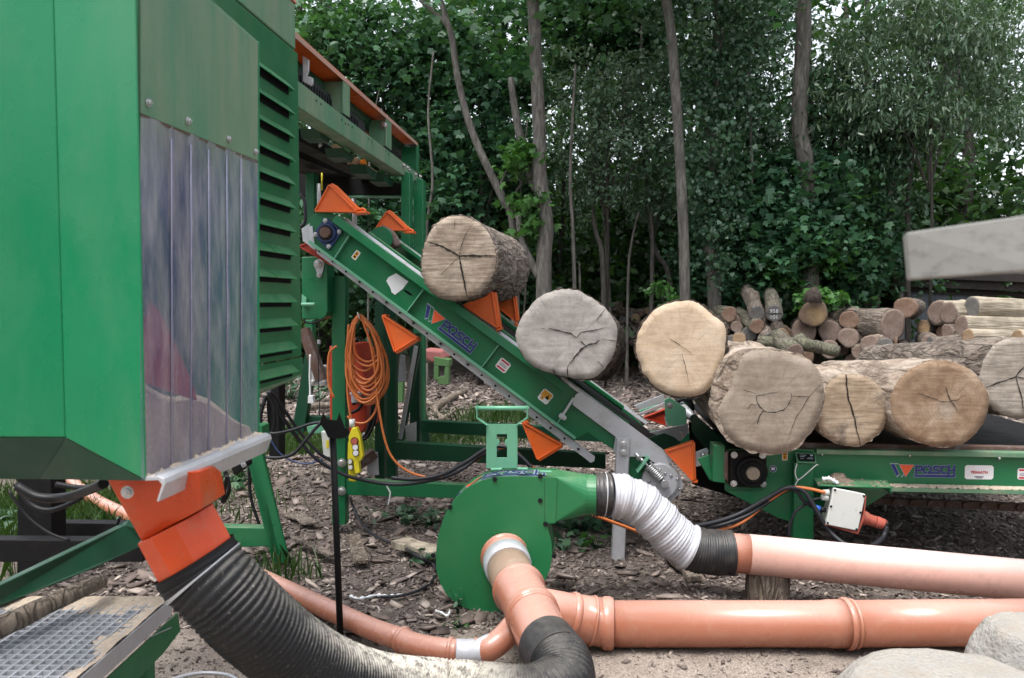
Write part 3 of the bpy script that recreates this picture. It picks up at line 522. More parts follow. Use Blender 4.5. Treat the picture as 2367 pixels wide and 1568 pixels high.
# ---- depth of the wood: full size trees in rows, one crown mesh each, copied
protos = []
for k_ in range(3):
    r2 = np.random.RandomState(40+k_); lob = [(r2.uniform(-1.6, 1.6), r2.uniform(-1.6, 1.6), z0, r2.uniform(1.8, 2.8), r2.uniform(1.8, 2.8), 1.3) for z0 in (1.3, 2.6, 4.2, 5.8, 7.4, 9., 10.6, 12.2)]
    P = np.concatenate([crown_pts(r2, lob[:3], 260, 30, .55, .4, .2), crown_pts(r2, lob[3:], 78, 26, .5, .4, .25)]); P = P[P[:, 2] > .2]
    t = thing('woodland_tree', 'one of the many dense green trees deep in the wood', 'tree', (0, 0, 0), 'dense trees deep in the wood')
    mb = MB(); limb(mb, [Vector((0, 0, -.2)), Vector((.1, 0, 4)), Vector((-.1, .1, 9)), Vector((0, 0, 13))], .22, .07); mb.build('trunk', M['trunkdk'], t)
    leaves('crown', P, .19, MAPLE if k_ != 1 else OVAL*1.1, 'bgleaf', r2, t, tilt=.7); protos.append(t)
def copy_tree(o, parent=None):
    c = o.copy(); sc.collection.objects.link(c); c.parent = parent; BASE[c.name] = tuple(o.location)
    for ch in o.children: copy_tree(ch, c)
    return c
BACK = [(-13, -4), (-15, 1.5), (-16, 7), (-9, -11), (-3.5, -13.5), (2.5, -13), (8.5, -11.5), (13.5, -7), (15.5, -1.5), (17, 4), (-18, 12), (19, 9.5), (-6, -17), (5, -18), (12, -15), (-14, -13)]
k_ = 0; rr_ = random.Random(5)
for yy, step, n0 in ((19.5, 4.0, 0), (24, 4.4, 0), (29.5, 5.0, 0), (37, 5.6, 0)):
    xl, xr = -.38*yy-1, .72*yy+2; x = xl
    while x < xr:
        o = protos[k_] if k_ < 3 else copy_tree(protos[k_ % 3]); k_ += 1
        o.location = (x+rr_.uniform(-.8, .8), yy+rr_.uniform(-1, 1), 0); o.rotation_euler = (0, 0, rr_.uniform(0, 6.28)); s = rr_.uniform(.85, 1.2); o.scale = (s, s, s*rr_.uniform(.9, 1.1))
        gap = 1.0
        if yy < 40 and x/yy > .50: gap = 1.35      # thinner wood towards the right, sky shows
        x += step*gap*rr_.uniform(.8, 1.2)
for i, (x, y_) in enumerate(BACK):       # more wood, unseen round the camera, added to block low sky light
    o = copy_tree(protos[i % 3]); o.location = (x, y_, 0); o.rotation_euler = (0, 0, i*1.7); s = .9+.02*(i % 7); o.scale = (s*1.25, s*1.25, s*.85)
# ================================================================ shed
sh = thing('wooden_shed', 'old low wooden shed with grey boards and dark roof behind the piles at the right', 'shed', tuple(Y(2200, 720, 16.5)))
yb = 16.5
def Yq(l, y): return [Y(a, b, y) for a, b in l]
MB().prism(Yq([(2072, 668), (2292, 668), (2292, 800), (2072, 800)], yb), Vector((0, .08, 0))).build('wall', M['shed'], sh)
MB().prism(Yq([(2292, 690), (2420, 690), (2420, 830), (2292, 830)], yb+.3), Vector((0, .08, 0))).build('back_wall', M['shedbrown'], sh)
mb = MB(); mb.prism(Yq([(2040, 640), (2420, 655), (2420, 676), (2040, 660)], yb-.3), Vector((0, .06, 0))); mb.prism(Yq([(2060, 663), (2420, 678), (2420, 690), (2060, 672)], yb-.12), Vector((0, .05, 0))); mb.build('eaves_board', M['oldwood2'] if 'oldwood2' in M else M['shedbrown'], sh)
MB().prism(Yq([(2035, 622), (2430, 636), (2430, 655), (2035, 640)], yb-.4), Vector((0, 3.2, .5))).build('roof', M['shedbrown'], sh)
for px in (2078, 2275, 2290): mb = MB(); mb.prism(Yq([(px, 668), (px+10, 668), (px+10, 800), (px, 800)], yb-.05), Vector((0, .04, 0))); mb.build('wall_batten', M['oldwood'], sh)
# ================================================================ logs
def outline_radii(pts, c, ax, ay, n=120):
    a = []; r = []
    for p in pts: q = p-c; a.append(math.atan2(q.dot(ay), q.dot(ax))); r.append(q.length)
    o = np.argsort(a); a = np.array(a)[o]; r = np.array(r)[o]
    a = np.concatenate([a-2*math.pi, a, a+2*math.pi]); r = np.concatenate([r, r, r]); th = np.linspace(-math.pi, math.pi, n, endpoint=False)
    rr = np.interp(th, a, r); k = np.array([.25, .5, .25]); rr = np.convolve(np.concatenate([rr[-2:], rr, rr[:2]]), k, 'same')[2:-2]
    return th, rr
def log(name, label, c, ax, ay, az, th, rr, length, em, bm_, group=None, taper=.9, bark=.022, rough=.012, bark_rr=None, cracks=(), seed=0, knots=0, rim=None, nseg=None, back=True, bow=0., cat='log'):
    """bark (with front rim) is the log's own mesh; the cut face with its cracks is a child. local z runs away along the log"""
    n = len(th); nl = nseg or max(6, int(length/.05)); mb = MB(); base = rr if bark_rr is None else bark_rr; ct, st = np.cos(th), np.sin(th)
    rnd = np.random.RandomState(seed); kn = [(rnd.uniform(.15, .95)*length, rnd.uniform(-math.pi, math.pi), rnd.uniform(.05, .12), rnd.uniform(.015, .05)) for _ in range(knots)]
    rings = []
    for i in range(nl+1):
        z = length*i/nl; t = 1-(1-taper)*z/length; ring = []
        for k in range(n):
            q = Vector((ct[k]*1.5, st[k]*1.5, z*1.6+seed)); r_ = base[k]*t + bark*.3 + rough*noise.noise(q*5)*1.2 + rough*.7*noise.noise(Vector((ct[k]*9, st[k]*9, z*4+seed)))
            r_ += base[k]*.05*noise.noise(Vector((ct[k], st[k], z*1.1+seed*3)))*min(1, z*4)
            for kz, ka, ks, kh in kn:
                da = abs((th[k]-ka+math.pi) % (2*math.pi)-math.pi)*base[k]; r_ += kh*math.exp(-((z-kz)**2+da*da)/ks**2)
            ring.append(Vector((ct[k]*r_+bow*math.sin(math.pi*z/length/1.0), st[k]*r_, z)))
        rings.append(ring)
    rr = rr*np.array([1+.016*noise.noise(Vector((ct[k]*11, st[k]*11, seed+.5)))+.010*noise.noise(Vector((ct[k]*27, st[k]*27, seed+.5))) for k in range(n)])
    inner = [Vector((ct[k]*rr[k]*.985, st[k]*rr[k]*.985, -.002)) for k in range(n)]
    mb.v = inner + [p for r_ in rings for p in r_]
    for i in range(nl+1):
        for k in range(n):
            k2 = (k+1) % n; mb.f.append([i*n+k, i*n+k2, (i+1)*n+k2, (i+1)*n+k]); mb.m.append(0); mb.s.append(i > 0)
    if back: mb.f.append([(nl+1)*n+k for k in range(n)]); mb.m.append(0); mb.s.append(False)
    o = mb.build(name, M[bm_], local=True)
    o.matrix_world = Matrix(((ax.x, ay.x, az.x, c.x), (ax.y, ay.y, az.y, c.y), (ax.z, ay.z, az.z, c.z), (0, 0, 0, 1)))
    tag(o, label, cat, group)
    fb = MB(); m_ = 6
    fb.v = [Vector((0, 0, -.004))]
    for j in range(1, m_+1):
        for k in range(n): q = j/m_; fb.v.append(Vector((ct[k]*rr[k]*q*.99, st[k]*rr[k]*q*.99, -.004+.003*noise.noise(Vector((ct[k]*q*4, st[k]*q*4, seed))))))
    for k in range(n): fb.f.append([0, 1+k, 1+(k+1) % n]); fb.m.append(0); fb.s.append(True)
    for j in range(m_-1):
        for k in range(n): k2 = (k+1) % n; fb.f.append([1+j*n+k, 1+j*n+k2, 1+(j+1)*n+k2, 1+(j+1)*n+k]); fb.m.append(0); fb.s.append(True)
    # thin rim wall back into the bark so the face has an edge
    for k in range(n): fb.v.append(Vector((ct[k]*rr[k]*.99, st[k]*rr[k]*.99, .006)))
    for k in range(n): k2 = (k+1) % n; a = 1+(m_-1)*n; b = 1+m_*n; fb.f.append([a+k, a+k2, b+k2, b+k]); fb.m.append(0); fb.s.append(False)
    rn = random.Random(seed)
    for pts, wd in cracks:                      # wedge shaped splits, drawn as dark slivers that lie in the face
        P = []
        for a, b in zip(pts[:-1], pts[1:]):
            a, b = Vector(a), Vector(b); q = max(2, int((b-a).length/.012))
            for i in range(q): P.append(a.lerp(b, i/q))
        P.append(Vector(pts[-1])); N = len(P); up_, lo_ = [], []; off = .0
        for i, p in enumerate(P):
            d = (P[min(i+1, N-1)]-P[max(i-1, 0)]).normalized(); nn = Vector((-d.y, d.x)); wv = wd*(wd > 0)*(.25+.75*math.sin(math.pi*min(1, .15+i/N*.85)))*rn.uniform(.6, 1.4); off = off*.6+rn.uniform(-.0022, .0022)
            up_.append(Vector((*(p+nn*(wv/2+off)), -.0085))); lo_.append(Vector((*(p-nn*(wv/2-off)), -.0085)))
        fb.add(up_+lo_, [[i, i+1, N+i+1, N+i] for i in range(N-1)], 1)
    f = fb.build('cut_face', [em, M['crack']], o, local=True)
    return o
def frame_for(axis):
    az = axis.normalized(); ay = (Z - az*az.z).normalized(); ax = ay.cross(az).normalized(); return ax, ay, az     # x to the right seen from the camera
def big_log(label, cpx, outline, d, length, em, bmn, axis=None, cracks=(), bark_outline=None, **kw):
    axis = axis or AX; ax, ay, az = frame_for(axis); c = F(cpx[0], cpx[1], d)
    def hit(px, py):
        r = ray(px, py); t = (c-EYE).dot(az)/r.dot(az); return EYE + r*t
    th, rr = outline_radii([hit(*p) for p in outline], c, ax, ay); br = None
    if bark_outline: _, br = outline_radii([hit(*p) for p in bark_outline], c, ax, ay); br = np.maximum(br, rr)
    cr = []
    for pts, wpx in cracks: cr.append(([((hit(*p)-c).dot(ax), (hit(*p)-c).dot(ay)) for p in pts], (wpx+.4)*1.05*d/FP))
    name = kw.pop('name', 'log')
    return log(name, label, c, ax, ay, az, th, rr, length, em, bmn, bark_rr=br, cracks=cr, **kw)
LG = 'big logs on the feed table and conveyor'
q3 = lambda ox, oy, L, s=3.0: [(ox+a/s, oy+b/s) for a, b in L]
q4 = lambda L: q3(591.75, 374.8, L)
qz = lambda L: [(1183.5+a*.2292, 591.75+b*.2292) for a, b in L]
q7 = lambda L: q3(1183.5, 651, L)
q9 = lambda L: q3(1578, 493.1, L)
q10 = lambda L: q3(1578, 887.6, L)
E1 = endmat('cut_face_tan_streaked', (0.200, 0.152, 0.116), (0.352, 0.284, 0.224), (0.480, 0.408, 0.336), 0, rings=30, ringamt=.22, saw=38, sawamt=.6, sawang=R(-4), stain=(0.136, 0.112, 0.096), stainamt=.45)
E2 = endmat('cut_face_grey_weathered', (0.192, 0.172, 0.160), (0.288, 0.264, 0.244), (0.368, 0.344, 0.320), 0, rings=26, ringamt=.15, saw=18, sawamt=.25, sawang=R(65), stain=(0.128, 0.116, 0.112), stainamt=.55)
E3 = endmat('cut_face_fresh_beige', (0.400, 0.296, 0.204), (0.520, 0.400, 0.288), (0.592, 0.488, 0.384), 0, rings=22, ringamt=.10, saw=26, sawamt=.18, sawang=R(80), stain=(0.336, 0.288, 0.240), stainamt=.35)
E4 = endmat('cut_face_brown_grey_ringed', (0.200, 0.160, 0.124), (0.296, 0.248, 0.200), (0.368, 0.312, 0.256), 0, rings=34, ringamt=.25, saw=24, sawamt=.25, sawang=R(60), stain=(0.160, 0.120, 0.092), stainamt=.5, cx=.02, cy=.05)
E5 = endmat('cut_face_orange_tan_streaked', (0.240, 0.176, 0.120), (0.360, 0.276, 0.196), (0.448, 0.368, 0.280), 0, rings=24, ringamt=.2, saw=36, sawamt=.5, sawang=R(12), stain=(0.040, 0.036, 0.040), stainamt=.75)
E6 = endmat('cut_face_brown_ringed', (0.136, 0.084, 0.052), (0.264, 0.180, 0.120), (0.400, 0.312, 0.232), 0, rings=28, ringamt=.35, saw=34, sawamt=.25, sawang=R(25), stain=(0.128, 0.064, 0.028), stainamt=.5, heart=(0.336, 0.280, 0.224), sapr=.11, cx=.01, cy=.01)
E7 = endmat('cut_face_grey_streaked', (0.208, 0.176, 0.148), (0.320, 0.280, 0.240), (0.400, 0.352, 0.304), 0, rings=24, ringamt=.15, saw=40, sawamt=.5, sawang=R(14), stain=(0.144, 0.128, 0.120), stainamt=.4)
# on the conveyor
big_log('tan streaked log with three black cracks, resting on the conveyor orange carriers', (1063, 597), q4([(1395,372),(1290,395),(1215,470),(1180,545),(1155,640),(1150,720),(1165,820),(1215,900),(1290,945),(1380,958),(1470,945),(1560,900),(1620,830),(1660,740),(1665,640),(1640,540),(1580,450),(1500,395)]),
        4.5, 1.45, E1, 'bark', cracks=[(q4([(1410,655),(1360,620),(1290,585),(1185,548)]), 3.4), (q4([(1410,655),(1500,650),(1580,652),(1660,650)]), 3.6), (q4([(1410,655),(1425,730),(1440,800),(1455,880),(1468,940)]), 3.2), (q4([(1410,655),(1430,560),(1475,470),(1510,430)]), .8), (q4([(1410,655),(1340,730),(1280,790)]), .9), (q4([(1380,460),(1380,405)]), .8)],
        group=LG, taper=1.06, seed=1, knots=3, axis=AX+Vector((.045, 0, 0)), bark=.010, rough=.010)
big_log('large grey weathered log with an irregular dark crack, second on the conveyor', (1312, 778), qz([(560,330),(480,335),(400,355),(280,410),(180,510),(80,650),(35,800),(60,920),(130,1040),(240,1130),(400,1180),(560,1225),(700,1248),(830,1235),(930,1150),(1010,1040),(1055,920),(1065,800),(1060,700),(1000,590),(900,490),(780,410),(680,350)]),
        4.42, 1.05, E2, 'barkdk', axis=AX+Vector((.12, 0, -.12)), cracks=[(qz([(655,822),(600,785),(520,765),(440,748),(370,735)]), 2.0), (qz([(655,822),(700,775),(780,760),(880,742),(960,725)]), 1.5), (qz([(690,860),(740,910)]), 1.6), (qz([(885,850),(850,880),(770,895),(710,940),(650,1010),(600,1070),(575,1095)]), 3.0), (qz([(850,660),(900,600),(945,545)]), 1.2), (qz([(575,1095),(560,1160),(565,1215)]), 1.6), (qz([(340,740),(300,735)]), .8), (qz([(900,845),(1000,855),(1060,862)]), .8), (qz([(860,1060),(930,1120)]), .8), (qz([(420,1150),(440,1200)]), 4)],
        group=LG, taper=.90, seed=4, knots=0, bark=.004, rough=.010)
big_log('fresh pale beige log with scaly right rim, between the grey log and the table', (1567, 805), qz([(1740,450),(1640,462),(1560,480),(1440,540),(1350,640),(1310,700),(1250,860),(1240,900),(1262,1010),(1300,1110),(1340,1200)])+q7([(900,640),(1000,740),(1100,790),(1200,803),(1300,795),(1380,740),(1440,620),(1465,540),(1480,450),(1490,380),(1478,300),(1430,250),(1400,240),(1350,190),(1280,140),(1180,130)]),
        4.55, .75, E3, 'barkdk', cracks=[(q7([(1095,395),(1160,440),(1220,480),(1245,500)]), .8), (q7([(1180,500),(1230,700)]), .6)], group=LG, seed=8, bark=.003, rough=.009, taper=.93, axis=AX+Vector((.10, 0, -.05)),
        bark_outline=qz([(1740,442),(1560,472),(1440,532),(1345,630),(1300,690),(1240,860),(1230,900),(1252,1010),(1290,1110),(1330,1200)])+q7([(890,640),(995,745),(1100,800),(1200,812),(1300,803),(1388,745),(1455,620),(1485,540),(1500,450),(1505,380),(1490,290),(1440,240),(1400,230),(1350,180),(1280,132),(1180,122)]))
big_log('biggest brown grey log with a half round crack, leftmost on the feed table', (1782, 927), q7([(1600,500),(1560,620),(1500,760),(1435,880),(1435,960),(1480,1050),(1580,1140),(1700,1180),(1830,1195),(1930,1170),(2020,1100),(2100,990),(2150,870),(2165,760),(2130,640),(2050,540),(1920,500),(1780,475),(1680,478)]),
        4.35, 1.7, E4, 'barklt', cracks=[(q7([(1690,790),(1695,830),(1720,870),(1760,900),(1820,908),(1880,890),(1920,850),(1937,800),(1935,770)]), 1.6), (q7([(1690,790),(1740,785),(1800,772),(1860,760)]), .9), (q7([(1690,780),(1650,765),(1600,750)]), 1.0), (q7([(1740,895),(1715,940),(1700,985)]), 1.8), (q7([(1937,797),(2060,796)]), .9), (q7([(1690,865),(1655,850),(1635,890)]), 1.0), (q7([(2140,705),(2060,800),(1960,960),(1900,1120)]), .7), (q7([(1760,900),(1730,897)]), 1.4)],
        bark_outline=q7([(1600,470),(1500,525),(1440,620),(1405,760),(1393,860),(1400,960),(1460,1060),(1570,1150),(1700,1190),(1830,1203),(1938,1178),(2028,1105),(2107,993),(2157,872),(2170,760),(2135,635),(2052,532),(1920,490),(1780,465),(1680,466)]), group=LG, taper=.86, seed=12, knots=2, bark=.002, rough=.007)
big_log('smaller orange tan log with one long vertical crack, between two bigger logs on the table', (1973, 948), [(1948,865),(1918,880),(1903,903),(1898,936),(1888,964),(1898,998),(1925,1021),(1961,1032),(1991,1029),(2025,1008),(2048,974),(2051,934),(2038,901),(2010,875),(1980,866)],
        4.48, 1.9, E5, 'barklt', cracks=[(q9([(1125,1118),(1135,1200),(1145,1290),(1175,1370),(1195,1430),(1200,1500)])+q10([(1215,360),(1225,425)]), 2.6)], group=LG, taper=.9, seed=15, knots=2, bark=.004, rough=.006)
big_log('round brown ringed log with a pale heart, third on the feed table', (2168, 932), q9([(1800,1017),(1700,1025),(1620,1055),(1560,1090),(1480,1180),(1440,1280),(1438,1370)])+q10([(1445,220),(1490,300),(1570,370),(1680,420),(1820,437),(1950,410),(2050,320),(2110,200),(2120,60)])+q9([(2090,1200),(2020,1110),(1930,1050)]),
        4.4, 1.9, E6, 'barklt', axis=AX+Vector((0, 0, -.045)), cracks=[(q9([(1820,1205),(1835,1250),(1855,1305),(1900,1370)]), 1.3), (q9([(1855,1305),(1780,1305),(1700,1270),(1620,1250)]), 1.1), (q9([(1855,1300),(1900,1295),(1935,1270)]), .8)], group=LG, taper=.74, seed=21, knots=3, bark=.003, rough=.006)
big_log('grey streaked log with a star shaped crack, cut by the right edge of the picture', (2357, 872), [(2357+95*math.cos(R(a))*(1+.03*math.sin(a*.07)), 872-93*math.sin(R(a))*(1+.03*math.cos(a*.05))) for a in range(0, 360, 12)],
        4.75, 2.3, E7, 'bark', axis=AX+Vector((0, 0, -.05)), cracks=[(q9([(2305,1135),(2240,1160),(2170,1180),(2100,1210)]), 2.4), (q9([(2305,1135),(2340,1090),(2380,1050)]), 2.4), (q9([(2305,1135),(2330,1220),(2350,1300),(2355,1380)]), 2.0), (q9([(2305,1135),(2400,1150)]), 1.5)], group=LG, taper=.72, seed=25, knots=3, bark=.006, rough=.009)
# more logs lying behind on the table
def simple_log(label, c, axis, r, length, em, bmn, group, seed=0, cracks=(), nseg=None, taper=.93, n=40, name='log', ell=1.0, knots=1):
    ax, ay, az = frame_for(axis) if abs(axis.normalized().z) < .95 else (TX, AX, Z)
    rnd = np.random.RandomState(seed+100); th = np.linspace(-math.pi, math.pi, n, endpoint=False); ph = rnd.uniform(0, 6.28, 4)
    rr = r*(1+.05*np.sin(2*th+ph[0])+.035*np.sin(3*th+ph[1])+.02*np.sin(5*th+ph[2])); rr = rr*np.where(True, 1, 1)
    return log(name, label, c, ax, ay, az, th, rr, length, em, bmn, group=group, taper=taper, seed=seed, cracks=cracks, nseg=nseg or max(5, int(length/.12)), bark=r*.06, rough=r*.05, knots=knots, bow=rnd.uniform(-.04, .04)*r*4)
simple_log('rough pale barked log lying behind the biggest log on the table', F(1800, 878, 5.35), AX+Vector((.02, 0, 0)), .15, 1.4, E5, 'barklt', LG, 31)
# ---------------------------------------------------------------- log piles behind
PG = 'logs in the piles at the wood edge'
EB = [endmat('pile_end_brown', (0.136, 0.080, 0.056), (0.224, 0.144, 0.104), (0.304, 0.216, 0.160), 0, rings=12, ringamt=.3, saw=10, sawamt=.2, stainamt=.3),
      endmat('pile_end_grey', (0.096, 0.092, 0.088), (0.160, 0.152, 0.144), (0.232, 0.216, 0.200), 0, rings=12, ringamt=.3, saw=10, sawamt=.2, stainamt=.3),
      endmat('pile_end_tan', (0.264, 0.176, 0.104), (0.368, 0.256, 0.160), (0.448, 0.336, 0.224), 0, rings=12, ringamt=.25, saw=10, sawamt=.15, stainamt=.3),
      endmat('pile_end_dark_rim', (0.096, 0.068, 0.048), (0.160, 0.112, 0.080), (0.224, 0.160, 0.112), 0, rings=10, ringamt=.2, saw=10, sawamt=.15, heart=(0.400, 0.272, 0.152), sapr=.20, stainamt=.2),
      endmat('pile_end_pinkbrown', (0.160, 0.112, 0.088), (0.240, 0.176, 0.144), (0.320, 0.248, 0.208), 0, rings=12, ringamt=.2, saw=12, sawamt=.2, stainamt=.4)]
def pl(px, py, rp, d, ln, em, bk, label, ax=(-.05, 1, 0), seed=0, **kw):
    c = F(px, py, d); return simple_log(label, c, Vector((ax[0]+(px-CX)/FP, ax[1], ax[2])), rp/FP*d, ln, EB[em], bk, PG, seed or int(px*7+py), **kw)
pl(1686, 727, 17, 13, 1.6, 0, 'barkgr', 'reddish brown ended log at the left end of the middle pile', (-.2, 1, .02))
pl(1750, 725, 17, 12.6, 1.5, 1, 'bark', 'thick barked log tilted up, top left of the middle pile', (-.13, 1, .26))
chalk_log = pl(1789, 725, 19, 12.6, 1.3, 1, 'barkgr', 'grey ended log with chalk numbers on its end, top of the middle pile', (-.05, 1, .24), cracks=[([(-.12, 0), (-.04, .01), (.03, -.01), (.12, .005)], .012)])
pl(1750, 755, 16, 12.5, 1.6, 0, 'barkgr', 'brown ended mossy log lying under the tilted thick barked log', (-.22, 1, .12))
pl(1703, 756, 13, 12.9, 1.4, 4, 'bark', 'small log below the reddish brown ended one', (-.08, 1, 0))
pl(1709, 785, 15, 12.4, 1.3, 2, 'bark', 'pale tan ended small log low in the middle pile', (0, 1, .05))
pl(1730, 774, 18, 12.7, 1.5, 1, 'barkdk', 'dark grey ended log low in the middle pile', (.1, 1, .05))
pl(1775, 786, 15, 12.3, 1.5, 1, 'bark', 'grey ended log pointing down toward the big split log', (-.1, 1, .28))
pl(1806, 776, 17, 12.3, 1.5, 2, 'barkdk', 'pale ended log in dark bark right of the middle pile', (-.15, 1, .3))
pl(1686, 788, 12, 12.6, 1.2, 1, 'bark', 'small grey log peeping out beside the pale beige log', (.1, 1, 0))
pl(1838, 816, 20, 11.5, .8, 4, 'barkgr', 'short mossy log lying in front of the middle pile', (-.35, .8, .2))
pl(1858, 765, 27, 13, 1.8, 4, 'bark', 'wide brown grey log end, lower left of the tan hearted log')
pl(1918, 766, 25, 13, 1.8, 4, 'bark', 'round brown log end, lower right of the tan hearted log')
pl(1880, 725, 30, 12.8, 2.0, 3, 'barkdk', 'dark rimmed log with a tan heart, on top of two round log ends', (.05, 1, 0))
pl(1963, 740, 21, 12.9, 1.2, 0, 'barkdk', 'reddish brown pointed log end with a ragged top', (.03, 1, .05))
pl(1961, 781, 22, 12.7, 1.6, 4, 'bark', 'pale brown log end under the reddish pointed one', (.05, 1, 0))
pl(1992, 772, 16, 12.9, 1.2, 4, 'bark', 'small log end squeezed beside the dark barked big log', (.1, 1, 0))
pl(2064, 752, 36, 12.6, 1.5, 4, 'bark', 'large dark brown log with its body lying to the left', (-.85, 1, 0), taper=.97)
pl(2093, 712, 24, 13.2, .9, 0, 'bark', 'rough pinkish log end on top of the large dark brown log', (.2, 1, 0))
pl(2135, 757, 18, 13.2, 1.3, 3, 'barkdk', 'dark red brown log behind the large dark brown log', (1, .45, 0))
pl(2010, 796, 20, 12.1, .8, 4, 'barklt', 'pale short log lying before the large dark brown log', (.3, 1, .0))
pl(1915, 806, 13, 11.8, 1.0, 4, 'barkgr', 'thin crooked log lying flat before the two round log ends', (-1.3, .6, .1))
tag(MB().tube(spline([F(1845, 780, 11.7), F(1862, 795, 11.6), F(1895, 803, 11.6), F(1938, 813, 11.6)], 5), [.085, .09, .085, .08]*4, 10).build('branch', M['barkgr']), 'bent thick grey branch lying before the brown log ends', 'branch')
tag(MB().tube([F(1878, 700, 12.6), F(1880, 680, 12.6), F(1884, 668, 12.7)], [.14, .12, .05], 10).build('root_stump', M['barkdk']), 'dark ragged root stump standing on the tan hearted log', 'stump')
RG = 'logs of the right hand stack'
for i, (px, py, rp, d, ln, em, bk, lab, ax) in enumerate([
        (2166, 723, 27, 12.9, 1.5, 4, 'barkpale', 'upper left log of the right hand stack, its cut end facing left', (1, .28, 0)),
        (2193, 724, 25, 12.5, 1.0, 4, 'barkpale', 'second log from the left on top of the right hand stack', (1, .25, 0)),
        (2246, 713, 25, 12.3, 2.6, 1, 'barkpale', 'longest log on top of the right hand stack with a grey cut end', (1, .14, -.035)),
        (2222, 756, 24, 12.1, 2.6, 4, 'barkpale', 'long bare log in the second layer of the right hand stack', (1, .12, -.03)),
        (2238, 780, 19, 11.8, 2.2, 2, 'barkpale', 'pale bare log with tan end low in the right hand stack', (1, .12, -.03)),
        (2190, 768, 18, 12.3, 1.2, 4, 'bark', 'short log under the second log of the right hand stack', (1, .2, 0)),
        (2178, 770, 16, 12.9, 1.2, 0, 'bark', 'brown log low at the left end of the right hand stack', (1, .3, 0)),
        (2352, 780, 17, 11.4, 1.5, 2, 'barkpale', 'small tan ended log at the lower right of the stack', (1, .15, 0)),
        (2150, 795, 15, 12.0, 1.6, 1, 'bark', 'grey barked log lying on the ground before the right hand stack', (1, .1, 0)),
        (2235, 725, 14, 12.7, 1.2, 1, 'barkpale', 'thin log end between the two top logs of the stack', (1, .2, 0))]):
    simple_log(lab, F(px, py, d), Vector(ax), rp/FP*d, ln, EB[em], bk, RG, 200+i, taper=.92)
# rest of the piles: lower, mostly hidden logs
rp = random.Random(9); n_ = 0
for (x0, x1, y0, y1, d0, d1, nq) in ((1660, 1835, 738, 815, 13.1, 13.5, 20), (1835, 2030, 752, 812, 13.2, 13.6, 20), (1650, 2030, 795, 835, 12.2, 12.9, 12), (2040, 2400, 790, 840, 11.8, 12.8, 12)):
    for q in range(nq):
        px, py, d = rp.uniform(x0, x1), rp.uniform(y0, y1), rp.uniform(d0, d1); n_ += 1
        simple_log('half hidden log in the gaps of the piles behind the feed table', F(px, py, d), Vector(((px-CX)/FP+rp.uniform(-.12, .08), 1, 0)), rp.uniform(.09, .15), rp.uniform(1, 1.8), EB[rp.choice((0, 1, 4, 4))], rp.choice(('bark', 'barkgr', 'barkdk')), 'half hidden logs in the piles', 300+n_, knots=0)
DG = 'thin logs of the far left pile'
for i, (px, py, r_, em, lab, ax) in enumerate([
        (1469, 736, 11, 2, 'round tan end in the front of the far thin wood pile', (0, 1, 0)), (1440, 739, 8, 1, 'grey end at the left of the far thin wood pile', (0, 1, 0)),
        (1455, 727, 9, 1, 'grey thin log above the round tan end', (.2, 1, .05)), (1483, 726, 6, 0, 'thin brown end right of the round tan end', (-.3, 1, .1)),
        (1497, 719, 7, 2, 'topmost pale end at the right of the far thin wood pile', (-.6, 1, -.1)), (1432, 716, 8, 0, 'thin brown log slanting over the far wood pile', (-1, .5, -.35)),
        (1437, 702, 7, 0, 'thin brown log lying on top of the far wood pile', (-1, .4, -.2)), (1425, 725, 7, 0, 'thin log under the slanting ones of the far pile', (-1, .5, .1)),
        (1232, 690, 7, 1, 'grey thick stick leaning up left of the grey cracked log', (-.8, .3, -.75)), (1212, 700, 8, 1, 'grey stick end beside the conveyor log', (-.5, 1, .1)),
        (1215, 712, 8, 4, 'pale split stick lying behind the conveyor', (-1, .6, -.2)), (1450, 750, 8, 0, 'thin brown log at the bottom of the far pile', (.5, 1, 0)), (1478, 748, 8, 4, 'thin pale log at the bottom of the far pile', (.2, 1, 0)), (1500, 742, 7, 4, 'thin log beside the beige log in the far pile', (.2, 1, 0))]):
    simple_log(lab, F(px, py, 16.5), Vector(ax), r_/FP*16.5, 1.1, EB[em], 'bark', DG, 400+i, n=20, knots=0)
P = []
for q in range(500): px, py = NPR.uniform(1405, 1520), NPR.uniform(745, 800); p = F(px, py, 16.2+NPR.uniform(0, .6)); P.append(tuple(p))
chips('split_wood_heap', np.array(P), .16, rs, 'heap of split wood and sticks under the far thin logs', .6)
# stump under the pink pipe
st_ = G(1781, 1388, .01); th = np.linspace(-math.pi, math.pi, 60, endpoint=False)
log('stump', 'short upright grey log block carrying the faded pink pipe', Vector((st_.x, st_.y+.06, .155)), Vector((1, 0, 0)), Vector((0, -1, 0)), Vector((0, 0, -1)), th, .105*(1+.04*np.sin(3*th)), .20, EB[1], 'branch', seed=77, nseg=8, bark=.004, rough=.004, taper=1.03, cat='stump')
